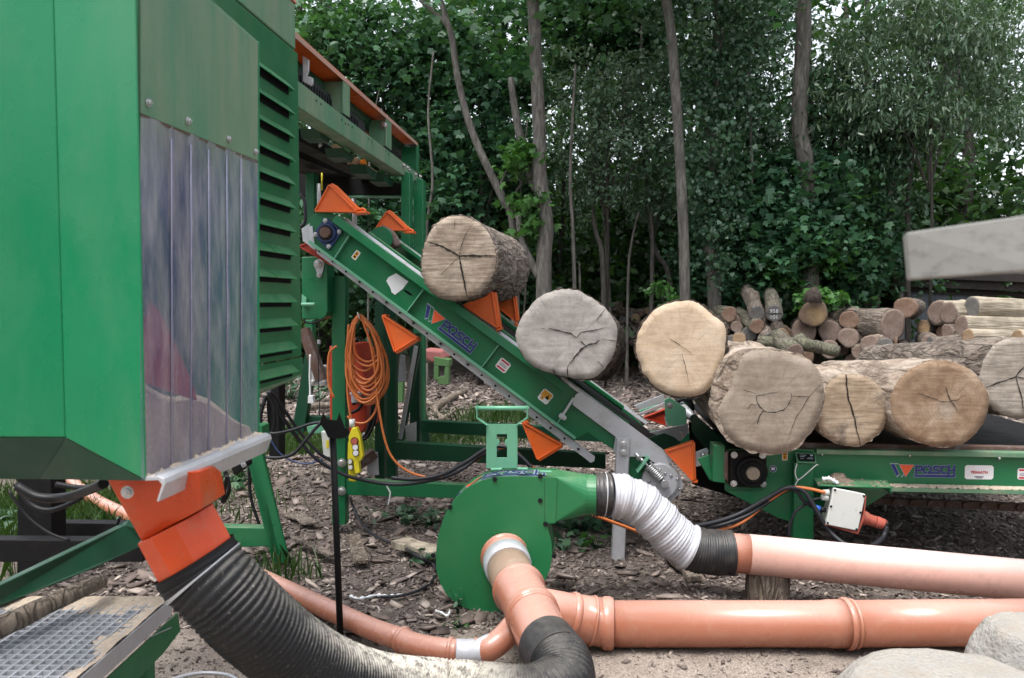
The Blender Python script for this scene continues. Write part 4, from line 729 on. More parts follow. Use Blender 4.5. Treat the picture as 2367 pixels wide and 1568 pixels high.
# ================================================================ lettering helpers
LOGO_BARS = [[(178,200),(245,200),(322,370),(290,412)]]; LOGO_BAR2 = [(252,200),(315,200),(397,370),(364,412)]; LOGO_TRI = [(328,207),(566,210),(433,412)]
LOGO_ST = [[(600,356),(600,230),(680,230),(703,265),(682,300),(600,300)], [(768,230),(738,240),(722,265),(722,308),(742,336),(768,342)], [(800,225),(830,240),(846,265),(840,300),(805,342),(850,342)],
           [(985,230),(905,230),(885,255),(905,282),(955,290),(975,312),(960,342),(850,342)], [(1100,228),(1035,228),(1012,258),(1012,310),(1040,342),(1105,342)], [(1140,215),(1140,356)], [(1228,215),(1228,360)], [(1140,288),(1228,288)]]
def logo(pt, parent, name='maker_logo', fill='blue', sw=31):
    """pt(u, v, h): u,v in logo units, h height above the surface in metres"""
    g, bl, rd, gn = MB(), MB(), MB(), MB(); c = [0]
    def poly(mb, L, h): mb.add([pt(u, v, h) for u, v in L], [list(range(len(L)))])
    def grow(L, k):
        cx_, cy_ = sum(a for a, b in L)/len(L), sum(b for a, b in L)/len(L); return [(cx_+(a-cx_)*k, cy_+(b-cy_)*k) for a, b in L]
    def stroke(mb, L, wd, h):
        for (x0, y0), (x1, y1) in zip(L[:-1], L[1:]):
            d = math.hypot(x1-x0, y1-y0); ux, uy = (x1-x0)/d*wd/2*.9, (y1-y0)/d*wd/2*.9; nx_, ny_ = -(y1-y0)/d*wd/2, (x1-x0)/d*wd/2; c[0] += 1
            N = max(1, int(d/90)); A = (x0-ux, y0-uy); B = (x1+ux, y1+uy)
            for i in range(N):
                p = (A[0]+(B[0]-A[0])*i/N, A[1]+(B[1]-A[1])*i/N); q = (A[0]+(B[0]-A[0])*(i+1)/N, A[1]+(B[1]-A[1])*(i+1)/N)
                poly(mb, [(p[0]+nx_, p[1]+ny_), (q[0]+nx_, q[1]+ny_), (q[0]-nx_, q[1]-ny_), (p[0]-nx_, p[1]-ny_)], h+.00004*c[0])
    poly(g, grow(LOGO_BARS[0], 1.18), .0010); poly(bl, LOGO_BARS[0], .0020); poly(g, grow(LOGO_BAR2, 1.18), .0012); poly(gn, LOGO_BAR2, .0020)
    poly(g, grow(LOGO_TRI, 1.10), .0014); poly(rd, LOGO_TRI, .0026)
    for L in LOGO_ST: stroke(g, L, 42, .0010)
    for L in LOGO_ST: stroke(bl, L, sw, .0030)
    stroke(g, [(590, 394), (1225, 394)], 56, .0009); stroke(bl, [(590, 394), (1225, 394)], 40, .0030)
    mb = MB()
    for i, q in enumerate((g, bl, rd, gn)): mb.add(q.v, q.f, i)
    return mb.build(name, [M['logogrey'], M[fill], M['logored'], M['green']], parent)
def text(body, o, u, v, size, m, parent, h=.0015, name='lettering', align='CENTER', bold=0):
    cu = bpy.data.curves.new(name, 'FONT'); cu.body = body; cu.size = size; cu.align_x = align; cu.align_y = 'CENTER'; cu.offset = bold
    t = bpy.data.objects.new(name, cu); sc.collection.objects.link(t); bpy.context.view_layer.update()
    me = bpy.data.meshes.new_from_object(t.evaluated_get(bpy.context.evaluated_depsgraph_get())); bpy.data.objects.remove(t)
    n = u.cross(v).normalized(); L = Vector(BASE.get(parent.name, (0, 0, 0)))
    for q in me.vertices: q.co = o + u*q.co.x + v*q.co.y + n*h - L
    me.materials.clear(); me.materials.append(M[m]); ob = bpy.data.objects.new(name, me); sc.collection.objects.link(ob); ob.parent = parent; return ob
for body_, dy in (('958', .038), ('101', -.055)):          # chalk figures on the grey pile log
    cu = bpy.data.curves.new('chalk_number', 'FONT'); cu.body = body_; cu.size = .085; cu.align_x = 'CENTER'; cu.align_y = 'CENTER'
    t = bpy.data.objects.new('chalk_number', cu); sc.collection.objects.link(t); bpy.context.view_layer.update()
    me = bpy.data.meshes.new_from_object(t.evaluated_get(bpy.context.evaluated_depsgraph_get())); bpy.data.objects.remove(t)
    for q in me.vertices: q.co = Vector((-q.co.x, q.co.y+dy, -.0125))
    me.materials.clear(); me.materials.append(M['white']); ob = bpy.data.objects.new('chalk_number', me); sc.collection.objects.link(ob); ob.parent = chalk_log
def plateF(mb, L, d, th, m=0): mb.prism([F(a, b, d) for a, b in L], AX*th, m)
def plateS(mb, L, x0, th, m=0): mb.prism([S(a, b, x0) for a, b in L], -TX*th, m)
def part(parent, name, mat_, fn, bev=.002):
    mb = MB(); fn(mb); mt = M[mat_] if isinstance(mat_, str) else mat_
    if name not in SPLIT: return mb.build(name, mt, parent, bev=bev)
    par = list(range(len(mb.v)))
    def find(i):
        while par[i] != i: par[i] = par[par[i]]; i = par[i]
        return i
    for f in mb.f:
        for i in f[1:]: par[find(i)] = find(f[0])
    gr = {}
    for k, f in enumerate(mb.f): gr.setdefault(find(f[0]), []).append(k)
    for ks in gr.values():
        ids = sorted({i for k in ks for i in mb.f[k]}); mp = {i: j for j, i in enumerate(ids)}; q = MB(); q.v = [mb.v[i] for i in ids]
        for k in ks: q.f.append([mp[i] for i in mb.f[k]]); q.m.append(mb.m[k]); q.s.append(mb.s[k])
        o = q.build(name, mt, parent, bev=bev)
    return o
SPLIT = set('socket_ring bolt bearing_bolt leg_bolt rivet screw carrier_arm carrier_pin post back_post back_tube galvanised_bracket frame_tube frame_post stringer hanging_bracket stiffener guide_rail cross_beam panel_bolt small_bolt channel_bolt handle_arm gusset end_post lower_channel steel_pipe billet cable_gland flange_rivet hanger_bolt cover_clip cover_strap tail_rail hopper_bolt frame fork_head'.split())
def cable(name, label, cat, pts, r, mat_='cable', group=None, seg=8, n=8, parent=None):
    mb = MB().tube(spline(pts, n), r, seg); o = mb.build(name, M[mat_], parent)
    return tag(o, label, cat, group) if parent is None else o
def dustfield(mb, o, u, v, up, nu, nv, h, cap=.02):
    H = [[h(i/nu, j/nv) for i in range(nu+1)] for j in range(nv+1)]; idx = {}
    def vid(i, j):
        if (i, j) not in idx: idx[(i, j)] = len(mb.v); mb.v.append(o+u*(i/nu)+v*(j/nv)+up*(max(-.001, min(cap, H[j][i]))+.002*(noise.noise(Vector((i*.9, j*.9, 0)))+.5*(noise.noise(Vector((i*2.3, j*2.3, 7)))))))
        return idx[(i, j)]
    for j in range(nv):
        for i in range(nu):
            if max(H[j][i], H[j][i+1], H[j+1][i], H[j+1][i+1]) > 0: mb.f.append([vid(i, j), vid(i+1, j), vid(i+1, j+1), vid(i, j+1)]); mb.m.append(0); mb.s.append(False)
# ================================================================ elevator conveyor
DC = 4.75
A0 = F(783, 500, DC); U = (F(1553, 1066, DC)-A0); LEN = U.length; U.normalize(); NN = U.cross(AX).normalized()
if NN.z < 0: NN = -NN
def cv(u, n, d=0.0): return A0 + U*u + NN*n + AX*d
def uv(px, py, d=DC): p = F(px, py, d)-A0; return p.dot(U), p.dot(NN)
cvr = thing('log_elevator', 'sloping green bucket elevator with orange carriers lifting the logs', 'conveyor', tuple(Vector((A0.x+1.2, A0.y+.5, 0))))
DEP = uv(942, 726)[1]; D2 = 1.27
def rail(d0, near):
    def f(mb):
        mb.prism([cv(0, 0, d0), cv(-.12, -.03, d0), cv(-.14, DEP*.5, d0), cv(-.06, DEP, d0), cv(1.95, DEP, d0), cv(1.98, -.16, d0), cv(LEN-.02, -.14, d0), cv(LEN-.02, -.05, d0), cv(LEN-.35, 0, d0)], AX*.008)
    return f
part(cvr, 'side_plate', 'green', rail(0, True))
part(cvr, 'side_plate', 'green', rail(D2, False))
tl = 1.72
for d0, s in ((0, -1), (D2+.008, 1)):
    part(cvr, 'top_flange', 'green', lambda mb: (mb.prism([cv(.0, .002, d0), cv(.0, .002, d0+s*.045), cv(.0, -.045, d0+s*.050), cv(.0, -.049, d0+s*.045), cv(.0, -.008, d0+s*.040), cv(.0, -.006, d0)], U*tl)), bev=.001)
    part(cvr, 'bottom_flange', 'greenpale' if s < 0 else 'green', lambda mb: mb.prism([cv(-.05, DEP, d0), cv(-.05, DEP-.004, d0+s*.04), cv(-.05, DEP+.014, d0+s*.042), cv(-.05, DEP+.006, d0)], U*1.99), bev=0)
def ribs(mb):
    for (a, b) in (((810, 546), (775, 600)), ((980, 671), (940, 725)), ((1152, 800), (1113, 851)), ((1325, 925), (1288, 979))):
        u0 = uv(*a)[0]; u1 = uv(*b)[0]; mb.prism([cv(u0-.003, -.05, -.034), cv(u1-.003, DEP+.003, -.034), cv(u1-.003, DEP+.003, -.001), cv(u0-.003, -.05, -.001)], U*.006)
part(cvr, 'stiffener', 'greenpale', ribs, .0005)
# inner guide rails, chain covers and slide plate
part(cvr, 'guide_rail', 'green', lambda mb: (mb.prism([cv(.15, -.01, .20), cv(.15, .012, .20), cv(.15, .012, .28), cv(.15, -.06, .28)], U*(LEN-.45)), mb.prism([cv(.15, -.01, 1.0), cv(.15, .012, 1.0), cv(.15, .012, 1.07), cv(.15, -.06, 1.07)], U*(LEN-.45))))
for a, b in ((.03, .15), (1.1, 1.22)):
    part(cvr, 'chain_cover', 'galv', lambda mb: (mb.prism([cv(.02, -.012, a), cv(.02, -.004, a), cv(.02, -.004, b), cv(.02, -.012, b)], U*(LEN-.1)), mb.prism([cv(.02, -.004, a+.045), cv(.02, .010, a+.048), cv(.02, .010, a+.072), cv(.02, -.004, a+.075)], U*(LEN-.1))), .001)
part(cvr, 'slide_plate', 'black', lambda mb: mb.prism([cv(.95, -.030, .285), cv(.95, -.020, .285), cv(.95, -.020, .99), cv(.95, -.030, .99)], U*1.52))
part(cvr, 'cross_beam', 'greendk', lambda mb: [mb.bar(cv(u, -.12, .01), cv(u, -.12, D2), .06, .06) for u in (.25, .9, 1.5, 2.1)])
# galvanised return chain under the frame
CB = [uv(825, 648), uv(1365, 1061)]; cs = (CB[1][1]-CB[0][1])/(CB[1][0]-CB[0][0])
def cn(u): return CB[0][1]+cs*(u-CB[0][0])
for d0 in (.015, D2-.06):
    def ch(mb):
        u = .02; k = 0; th = math.atan(cs)
        while u < 2.06:
            n0, n1 = cn(u), cn(u+.108); dd = d0 + (.004 if k % 2 else 0)
            mb.prism([cv(u, n0+.021, dd), cv(u+.108, n1+.021, dd), cv(u+.120, n1, dd), cv(u+.108, n1-.021, dd), cv(u, n0-.021, dd), cv(u-.012, n0, dd)], AX*.004, 0)
            mb.disc(cv(u, n0, dd-.004), AX, .018, .006, 14, 0); mb.disc(cv(u, n0, dd-.008), AX, .007, .01, 12, 1)
            mb.prism([cv(u, n0+.021, dd+.03), cv(u+.108, n1+.021, dd+.03), cv(u+.108, n1-.021, dd+.03), cv(u, n0-.021, dd+.03)], AX*.004, 0)
            u += .104; k += 1
    part(cvr, 'drive_chain', [M['galv'], M['black']], ch, 0)
# top end: blue flange bearing, green end plate, zinc arm
bc = F(756, 539, DC-.02)
def bearing(mb):
    L = [F(a, b, DC-.018) for a, b in ((752,504),(758,506),(789,532),(790,538),(763,576),(757,577),(725,545),(724,539))]; mb.prism(L, AX*.016, 0)
    mb.disc(bc-AX*.0, -AX, .062, .022, 32, 0, .055); mb.disc(bc-AX*.022, -AX, .046, .006, 28, 1); mb.disc(bc-AX*.02, -AX, .034, .03, 24, 2, .031)
part(cvr, 'bearing', [M['navy'], M['rubber'], M['rust']], bearing, .001)
part(cvr, 'bearing_bolt', 'zinc', lambda mb: [mb.bolt(F(a, b, DC-.02), .0095) for a, b in ((752, 510), (784, 536), (760, 570), (729, 542))], 0)
part(cvr, 'end_arm', 'galv', lambda mb: (plateF(mb, [(697,530),(735,502),(742,508),(716,532),(725,575),(700,558)], DC+.03, .05), plateF(mb, [(712,525),(722,522),(728,570),(738,574),(726,578),(716,570)], DC-.01, .01)))
part(cvr, 'drive_roller', 'rust', lambda mb: mb.disc(bc+AX*.03, AX, .05, D2-.02, 20))
part(cvr, 'drum_cover', 'green', lambda mb: mb.disc(F(880, 552, 5.55), AX, .085, .02, 30))
part(cvr, 'cleat', 'rust', lambda mb: mb.tube(spline([F(880, 530, 5.65), F(905, 545, 5.65), F(918, 572, 5.65)], 4), .035, 8), 0)
# lower end: galvanised cover, tail plate, spring tensioner
part(cvr, 'tail_cover', 'galv', lambda mb: (plateF(mb, [(1330,913),(1342,905),(1556,1060),(1553,1066),(1545,1075),(1522,1076),(1492,1056),(1450,1056),(1417,1046),(1423,1010),(1323,936)], DC-.030, .012)), .001)
part(cvr, 'tail_rail', 'galv', lambda mb: (mb.prism([cv(1.66, .0, -.018), cv(1.66, .018, -.018), cv(1.66, .018, -.004), cv(1.66, .0, -.004)], U*.86), mb.prism([cv(1.66, -.002, .0), cv(1.66, .024, .0), cv(1.66, .024, .012), cv(1.66, -.002, .012)], U*.84)), .001)
part(cvr, 'cover_strap', 'galv', lambda mb: (mb.bar(F(1326, 920, DC-.045), F(1296, 968, DC-.045), .014, .004, 0, AX), mb.bolt(F(1299, 962, DC-.05), .013), mb.bolt(F(1304, 966, DC-.05), .010)), 0)
tc = F(1526, 1112, DC-.03)
part(cvr, 'tail_plate', 'galv', lambda mb: (plateF(mb, [(1527,1058),(1547,1068),(1572,1098),(1580,1122),(1574,1140),(1548,1162),(1536,1160),(1500,1128),(1508,1090)], DC-.008, .012), mb.disc(tc+AX*.01, -AX, .108, .014, 48), mb.disc(tc-AX*.004, -AX, .104, .004, 48, 0, .100)), .001)
part(cvr, 'rivet', 'zinc', lambda mb: [mb.disc(F(a, b, DC-.04), -AX, .010, .006, 14, 0, .006) for a, b in ((1525,1086),(1538,1095),(1501,1113),(1515,1124),(1566,1108),(1544,1150),(1551,1100),(1572,1132))], 0)
def spring(mb):
    a, b = F(1497, 1076, DC-.055), F(1527, 1106, DC-.055); d = b-a; x = d.normalized().cross(AX); pts = []
    for i in range(9*14+1): t = i/(9*14); pts.append(a+d*t + x*.026*math.cos(2*math.pi*9*t) + AX*.026*math.sin(2*math.pi*9*t))
    mb.tube(pts, .0052, 7); mb.tube([F(1468, 1048, DC-.055), F(1535, 1114, DC-.055)], .009, 10); mb.disc(F(1529, 1109, DC-.055), d, .018, .04, 16); mb.disc(F(1535, 1115, DC-.035), -AX, .022, .05, 20)
    mb.disc(F(1474, 1056, DC-.055), d, .017, .018, 6); mb.disc(F(1483, 1064, DC-.055), d, .013, .012, 6)
part(cvr, 'tension_spring', 'zinc', spring, 0)
part(cvr, 'spring_bracket', 'greenpale', lambda mb: mb.bar(F(1499, 1055, DC-.06), F(1472, 1090, DC-.06), .012, .07, 0, AX))
part(cvr, 'inner_plate', 'green', lambda mb: plateF(mb, [(1440,1050),(1540,1050),(1540,1130),(1500,1150),(1440,1130)], DC+.012, .006))
part(cvr, 'support_leg', 'galv', lambda mb: (mb.prism([F(1425, 1013, DC-.06), F(1457, 1013, DC-.06), F(1443, 1322, DC-.06), F(1411, 1322, DC-.06)], AX*.004), mb.prism([F(1425, 1013, DC-.06), F(1428, 1013, DC-.06), F(1414, 1322, DC-.06), F(1411, 1322, DC-.06)], AX*.05), mb.prism([F(1454, 1013, DC-.06), F(1457, 1013, DC-.06), F(1443, 1322, DC-.06), F(1440, 1322, DC-.06)], AX*.05)), .001)
part(cvr, 'leg_bolt', 'zinc', lambda mb: [mb.bolt(F(a, b, DC-.062), .017) for a, b in ((1441, 1026), (1441, 1046))], 0)
# orange carriers
def carrier(px, d, foot_=None, depth=.10, hook=None, m='orange'):
    """three corners: px[0]-px[1] is the plate that pushes the log; shell with folded rim"""
    P = [F(a, b, d) for a, b in px]; c = (P[0]+P[1]+P[2])/3
    def f(mb):
        mb.prism(P, AX*.004)
        for i in range(3):
            a, b = P[i], P[(i+1) % 3]; n = (a+b)/2-c; e = (b-a).normalized(); n = (n-e*n.dot(e)).normalized()
            mb.prism([a-e*.006, b+e*.006, b+e*.006+n*.006, a-e*.006+n*.006], AX*depth*.5 - AX*0)
            mb.prism([a-AX*.012-n*.002, b-AX*.012-n*.002, b-AX*.012+n*.0065, a-AX*.012+n*.0065], AX*.012)
        e = (P[1]-P[2]).normalized(); n = (P[0]-c); n = (n-e*n.dot(e)).normalized()
        mb.prism([P[1]-e*0, P[2]+e*0, P[2]-n*.05*.4, P[1]-n*.05*.4], AX*depth)      # pushing face
        if foot_: mb.tube([F(*q, d+.02) for q in foot_], .007, 8); mb.prism([F(*foot_[0], d), F(*foot_[-1], d), F(foot_[-1][0], foot_[-1][1]+5, d), F(foot_[0][0], foot_[0][1]+5, d)], AX*.09)
    return part(cvr, 'carrier', m, f, .002)
carrier([(730, 488), (762, 429), (823, 489)], DC-.03, [(815, 490), (838, 482), (846, 487)])
carrier([(868, 531), (895, 490), (940, 532)], DC+1.12, [(932, 534), (950, 530), (956, 534)])
carrier([(1073, 706), (1137, 677), (1149, 757)], DC+.03, [(1146, 762), (1160, 757)])
carrier([(1143, 703), (1185, 680), (1193, 744)], DC+1.14, [(1190, 748), (1196, 750)])
carrier([(885, 730), (963, 781), (913, 812)], DC+.02, [(884, 731), (893, 728)])
carrier([(1209, 978), (1297, 1028), (1243, 1061)], DC+.02, [(1206, 976), (1222, 974)])
carrier([(1540, 1044), (1599, 1024), (1601, 1110)], DC-.04, [(1600, 1112), (1613, 1112)])
carrier([(1491, 966), (1537, 948), (1541, 983), (1513, 989)][:3], DC+.95, None, m='orangedk')
carrier([(694, 570), (717, 561), (768, 613)], DC+.10, None, m='orangedk')
part(cvr, 'carrier_arm', 'galv', lambda mb: [plateF(mb, L, d_, .012) for L, d_ in (([(1600,1048),(1634,1036),(1638,1042),(1634,1062),(1622,1076),(1600,1082)], DC-.02), ([(1478,955),(1537,930),(1537,937),(1478,962)], DC+.98), ([(1536,965),(1566,955),(1566,975),(1540,985)], DC+.9), ([(1500,1000),(1590,980),(1592,1000),(1575,1020),(1545,1016)], DC+.6))])
part(cvr, 'carrier_pin', 'zinc', lambda mb: [mb.bolt(F(a, b, d_), .014) for a, b, d_ in ((1626, 1054, DC-.025), (1576, 1004, DC+.59))], 0)
part(cvr, 'tail_tray', 'greendk', lambda mb: plateF(mb, [(1478,1020),(1535,1002),(1560,1012),(1590,1040),(1545,1052),(1520,1040)], DC+.35, .02))
# stickers, logo, reflector
def cpt(a0, L0):
    o = cv(*uv(*a0), 0); return o
lo = F(988, 703, DC); lu = (F(1112, 800, DC)-lo).normalized(); lv = -(NN-lu*NN.dot(lu)).normalized(); ls = (F(1110, 796, DC)-F(996, 706, DC)).length/1040
part_logo = logo(lambda u, v, h: lo + lu*(u-178)*ls + lv*(v-200)*ls - AX*h, cvr)
def sticker(parent, ctr, u, v, wd, ht, nrm, stripes=None, name='sticker', base='white', extra=None):
    mb = MB(); q = lambda a, b, h: ctr + u*a + v*b + nrm*h; r_ = min(wd, ht)*.12
    def rect(x0, y0, x1, y1, h, m, rr=0): mb.add([q(x0, y0, h), q(x1, y0, h), q(x1, y1, h), q(x0, y1, h)] if not rr else [q(x0+rr, y0, h), q(x1-rr, y0, h), q(x1, y0+rr, h), q(x1, y1-rr, h), q(x1-rr, y1, h), q(x0+rr, y1, h), q(x0, y1-rr, h), q(x0, y0+rr, h)], [list(range(8 if rr else 4))], m)
    rect(-wd/2, -ht/2, wd/2, ht/2, .0012, 0, r_); ms = [M[base]]
    for (x0, y0, x1, y1, mm) in (stripes or []):
        if M[mm] not in ms: ms.append(M[mm])
        rect(x0*wd, y0*ht, x1*wd, y1*ht, .0020+.0001*len(mb.f), ms.index(M[mm]))
    return mb.build(name, ms, parent)
cu, cvv = lu, -lv
warn = [(-.42, -.3, .42, .42, 'amber'), (-.28, -.1, .28, -.04, 'ink'), (-.25, -.1, -.18, .15, 'ink'), (.18, -.1, .25, .15, 'ink'), (-.05, .0, .05, .25, 'ink')]
sticker(cvr, F(823, 590, DC), (cu+cvv*.0).normalized(), cvv, .034, .058, -AX, [(-.3, -.4, .3, .4, 'amber'), (-.18, -.3, .18, -.12, 'ink'), (-.16, .05, .16, .2, 'ink')])
sticker(cvr, F(1163, 845, DC), cu, cvv, .075, .07, -AX, [(-.38, .24, .38, .4, 'red'), (-.38, -.4, .38, -.24, 'red'), (-.34, .06, .3, .1, 'ink'), (-.34, -.08, .34, -.03, 'ink')])
sticker(cvr, F(1261, 917, DC), cu, cvv, .072, .075, -AX, [(-.42, -.1, .42, .42, 'amber'), (-.3, -.36, -.02, -.12, 'amber'), (-.18, -.3, -.14, -.16, 'ink'), (.05, -.12, .3, .08, 'ink'), (.12, .08, .2, .25, 'ink')])
part(cvr, 'torn_label', 'white', lambda mb: plateF(mb, [(893,650),(898,641),(916,632),(944,651),(931,668),(913,682),(905,676),(903,668)], DC-.003, .002), 0)
part(cvr, 'web_hole', 'ink', lambda mb: mb.add([F(943+9*math.cos(t)*1.1+3*math.sin(t), 678+5*math.sin(t)+5*math.cos(t)+ -1, DC-.0015) for t in [k*.5236 for k in range(12)]], [list(range(12))]), 0)
# ================================================================ support frame of the elevator
sf = thing('elevator_frame', 'green square tube stand carrying the upper end of the elevator', 'frame', tuple(F(783, 1236, 5.15)))
def boxpost(mb, px0, px1, py0, py1, d, th): plateF(mb, [(px0, py0), (px1, py0), (px1, py1), (px0, py1)], d, th)
part(sf, 'post', 'green', lambda mb: boxpost(mb, 767, 798, 640, 1214, 5.05, .085), .004)
part(sf, 'post', 'greendk', lambda mb: (boxpost(mb, 866, 888, 700, 1110, 5.9, .09), boxpost(mb, 889, 914, 690, 1105, 6.1, .09)), .004)
part(sf, 'cross_tube', 'green', lambda mb: plateF(mb, [(798.5, 1109), (1100, 1122), (1100, 1154), (798.5, 1145)], 5.06, .07), .004)
part(sf, 'adjustable_foot', 'zinc', lambda mb: (mb.disc(F(784, 1216, 5.09), -Z, .014, .05, 14), mb.disc(F(784, 1238, 5.09), -Z, .05, .012, 24)), 0)
part(sf, 'bolt', 'zinc', lambda mb: [mb.bolt(F(a, b, 5.05), .02) for a, b in ((783, 1002), (790, 1070), (790, 1135))], 0)
part(sf, 'back_tube', 'greendk', lambda mb: (plateF(mb, [(912,1022),(1400,1050),(1400,1084),(912,1062)], 5.9, .08), plateF(mb, [(967,972),(1640,1005),(1640,1035),(967,1000)], 6.6, .08)), .004)
part(sf, 'back_post', 'greendk', lambda mb: (boxpost(mb, 947, 970, 770, 1025, 6.4, .08), plateF(mb, [(960,796),(972,796),(932,1020),(918,1020)], 6.3, .06), plateF(mb, [(970,900),(974,895),(994,1022),(975,1022)], 7.0, .06)), .004)
part(sf, 'galvanised_bracket', 'galv', lambda mb: (plateF(mb, [(925,820),(936,822),(938,882),(920,884)], 6.25, .01), plateF(mb, [(845,1050),(873,1045),(876,1098),(850,1100)], 5.85, .01), plateF(mb, [(935,985),(962,975),(962,1020),(940,1022)], 6.2, .012)), .002)
part(sf, 'brace', 'rust', lambda mb: mb.bar(F(812, 1085, 5.75), F(865, 1047, 5.85), .07, .07))
part(sf, 'strut', 'galv', lambda mb: mb.bar(F(962, 800, 6.2), F(925, 1015, 6.2), .03, .03))
# left trestle seen between machine and post
tr = thing('trestle_frame', 'green A shaped trestle standing behind the black stand', 'frame', tuple(F(690, 1000, 6.6)))
part(tr, 'leg', 'greendk', lambda mb: plateF(mb, [(708,800),(732,800),(702,1000),(672,1010)], 6.6, .09), .004)
part(tr, 'leg', 'green', lambda mb: plateF(mb, [(706,740),(722,740),(722,830),(706,830)], 6.7, .09), .004)
part(tr, 'cross_tube', 'greendk', lambda mb: plateF(mb, [(697,962),(770,964),(770,985),(697,978)], 6.65, .08), .004)
part(tr, 'brace', 'rust', lambda mb: mb.bar(F(703, 760, 6.3), F(744, 880, 6.3), .085, .08), .003)
part(tr, 'base_plate', 'galv', lambda mb: plateF(mb, [(719,840),(757,845),(756,890),(720,888)], 6.45, .012), .002)
part(tr, 'bolt', 'zinc', lambda mb: [mb.bolt(F(a, b, 6.44), .02) for a, b in ((724, 884), (752, 885), (752, 850), (724, 846))], 0)
part(tr, 'stub_tube', 'greenpale', lambda mb: plateF(mb, [(708,986),(740,980),(766,985),(766,1002),(712,1003)], 6.0, .09), .006)
mbx = MB(); plateF(mbx, [(742,998),(760,1000),(764,1056),(748,1058)], 5.9, .2); wb = mbx.build('control_box', M['greybox'], bev=.004); tag(wb, 'narrow pale grey box with a yellow tag, left of the black stand rod', 'box')
mbx = MB(); plateF(mbx, [(754,1018),(760,1019),(760,1036),(754,1035)], 5.895, .004); mbx.build('yellow_tag', M['yellow'], wb)
# orange red cabinet behind the post
oc = thing('orange_hydraulic_tank', 'red orange tank with a grey filler cap behind the green post', 'tank', tuple(F(805, 1010, 5.6)))
part(oc, 'body', 'orangedk', lambda mb: mb.loft([F(a, b, 5.45) for a, b in ((760,800),(820,795),(838,850),(848,885),(850,920),(846,990),(835,1003),(800,1000),(762,985))], [F(a, b, 5.45)+AX*.35 for a, b in ((760,800),(820,795),(838,850),(848,885),(850,920),(846,990),(835,1003),(800,1000),(762,985))]), .012)
part(oc, 'filler_cap', 'galv', lambda mb: (mb.disc(F(824, 930, 5.40), Z, .036, .07, 24), mb.disc(F(824, 913, 5.40), Z, .045, .02, 24)), .002)
part(oc, 'bolt', 'zinc', lambda mb: mb.bolt(F(843, 1006, 5.44), .014), 0)
for k_, pts in enumerate([[(815,935),(835,925),(848,918),(858,930),(862,960),(855,990),(840,1012)], [(812,955),(830,945),(845,920),(860,925),(858,965),(845,1010)], [(822,1018),(845,1014),(860,990),(868,960),(860,920)]]):
    cable('hydraulic_hose', 'black hydraulic hose looping over the red orange tank, %s' % ('outer one', 'inner one', 'lowest one')[k_], 'hose', [F(a, b, 5.38-.02*k_) for a, b in pts], .011, 'rubber', 'hoses on the orange tank')
# mount box at the elevator head
hb = thing('head_gearbox_cover', 'rounded dark green cover plate with a zinc hanger, left of the elevator head', 'machine cover', tuple(F(727, 700, 5.0)))
part(hb, 'cover', 'green', lambda mb: plateF(mb, [(697,594),(740,593),(751,600),(757,612),(757,720),(752,732),(742,739),(697,738)], 4.95, .14), .006)
part(hb, 'hanger_plate', 'galv', lambda mb: plateF(mb, [(727,606),(733,601),(743,602),(750,608),(748,622),(742,640),(736,640),(729,622)], 4.94, .008), .002)
part(hb, 'hanger_bolt', 'zinc', lambda mb: (mb.bolt(F(737, 611, 4.94), .022, seg=20), mb.bolt(F(738, 636, 4.94), .012)), 0)
part(hb, 'lever', 'greenpale', lambda mb: (mb.tube([F(697, 704, 4.9), F(728, 704, 4.9)], .012, 10), plateF(mb, [(697,680),(708,690),(708,704),(697,706)], 4.92, .02)), .002)
cable('bowden_cable', 'thin black cable looping under the rounded dark green cover', 'cable', [F(698, 738, 4.93), F(712, 747, 4.93), F(730, 745, 4.93), F(748, 737, 4.93)], .006, 'rubber')
cable('hanging_wire', 'thin wire hanging straight down with a small grey connector', 'cable', [F(738, 738, 5.1), F(736, 800, 5.1), F(737, 900, 5.1), F(739, 960, 5.1)], .0035, 'cable')
hw = bpy.data.objects['hanging_wire']; mbx = MB(); mbx.prism([F(733, 786, 5.09), F(739, 786, 5.09), F(739, 796, 5.09), F(733, 796, 5.09)], AX*.03); mbx.build('connector', M['galv'], hw, bev=.002)
wp = cable('power_cord', 'white cord with a plug hanging behind the trestle leg', 'cord', [F(717, 820, 6.2), F(716, 870, 6.2), F(717, 905, 6.2), F(717, 915, 6.2)], .008, 'white')
mbx = MB(); plateF(mbx, [(712,915),(723,915),(725,933),(711,933)], 6.18, .05); mbx.build('plug', M['white'], wp, bev=.004)
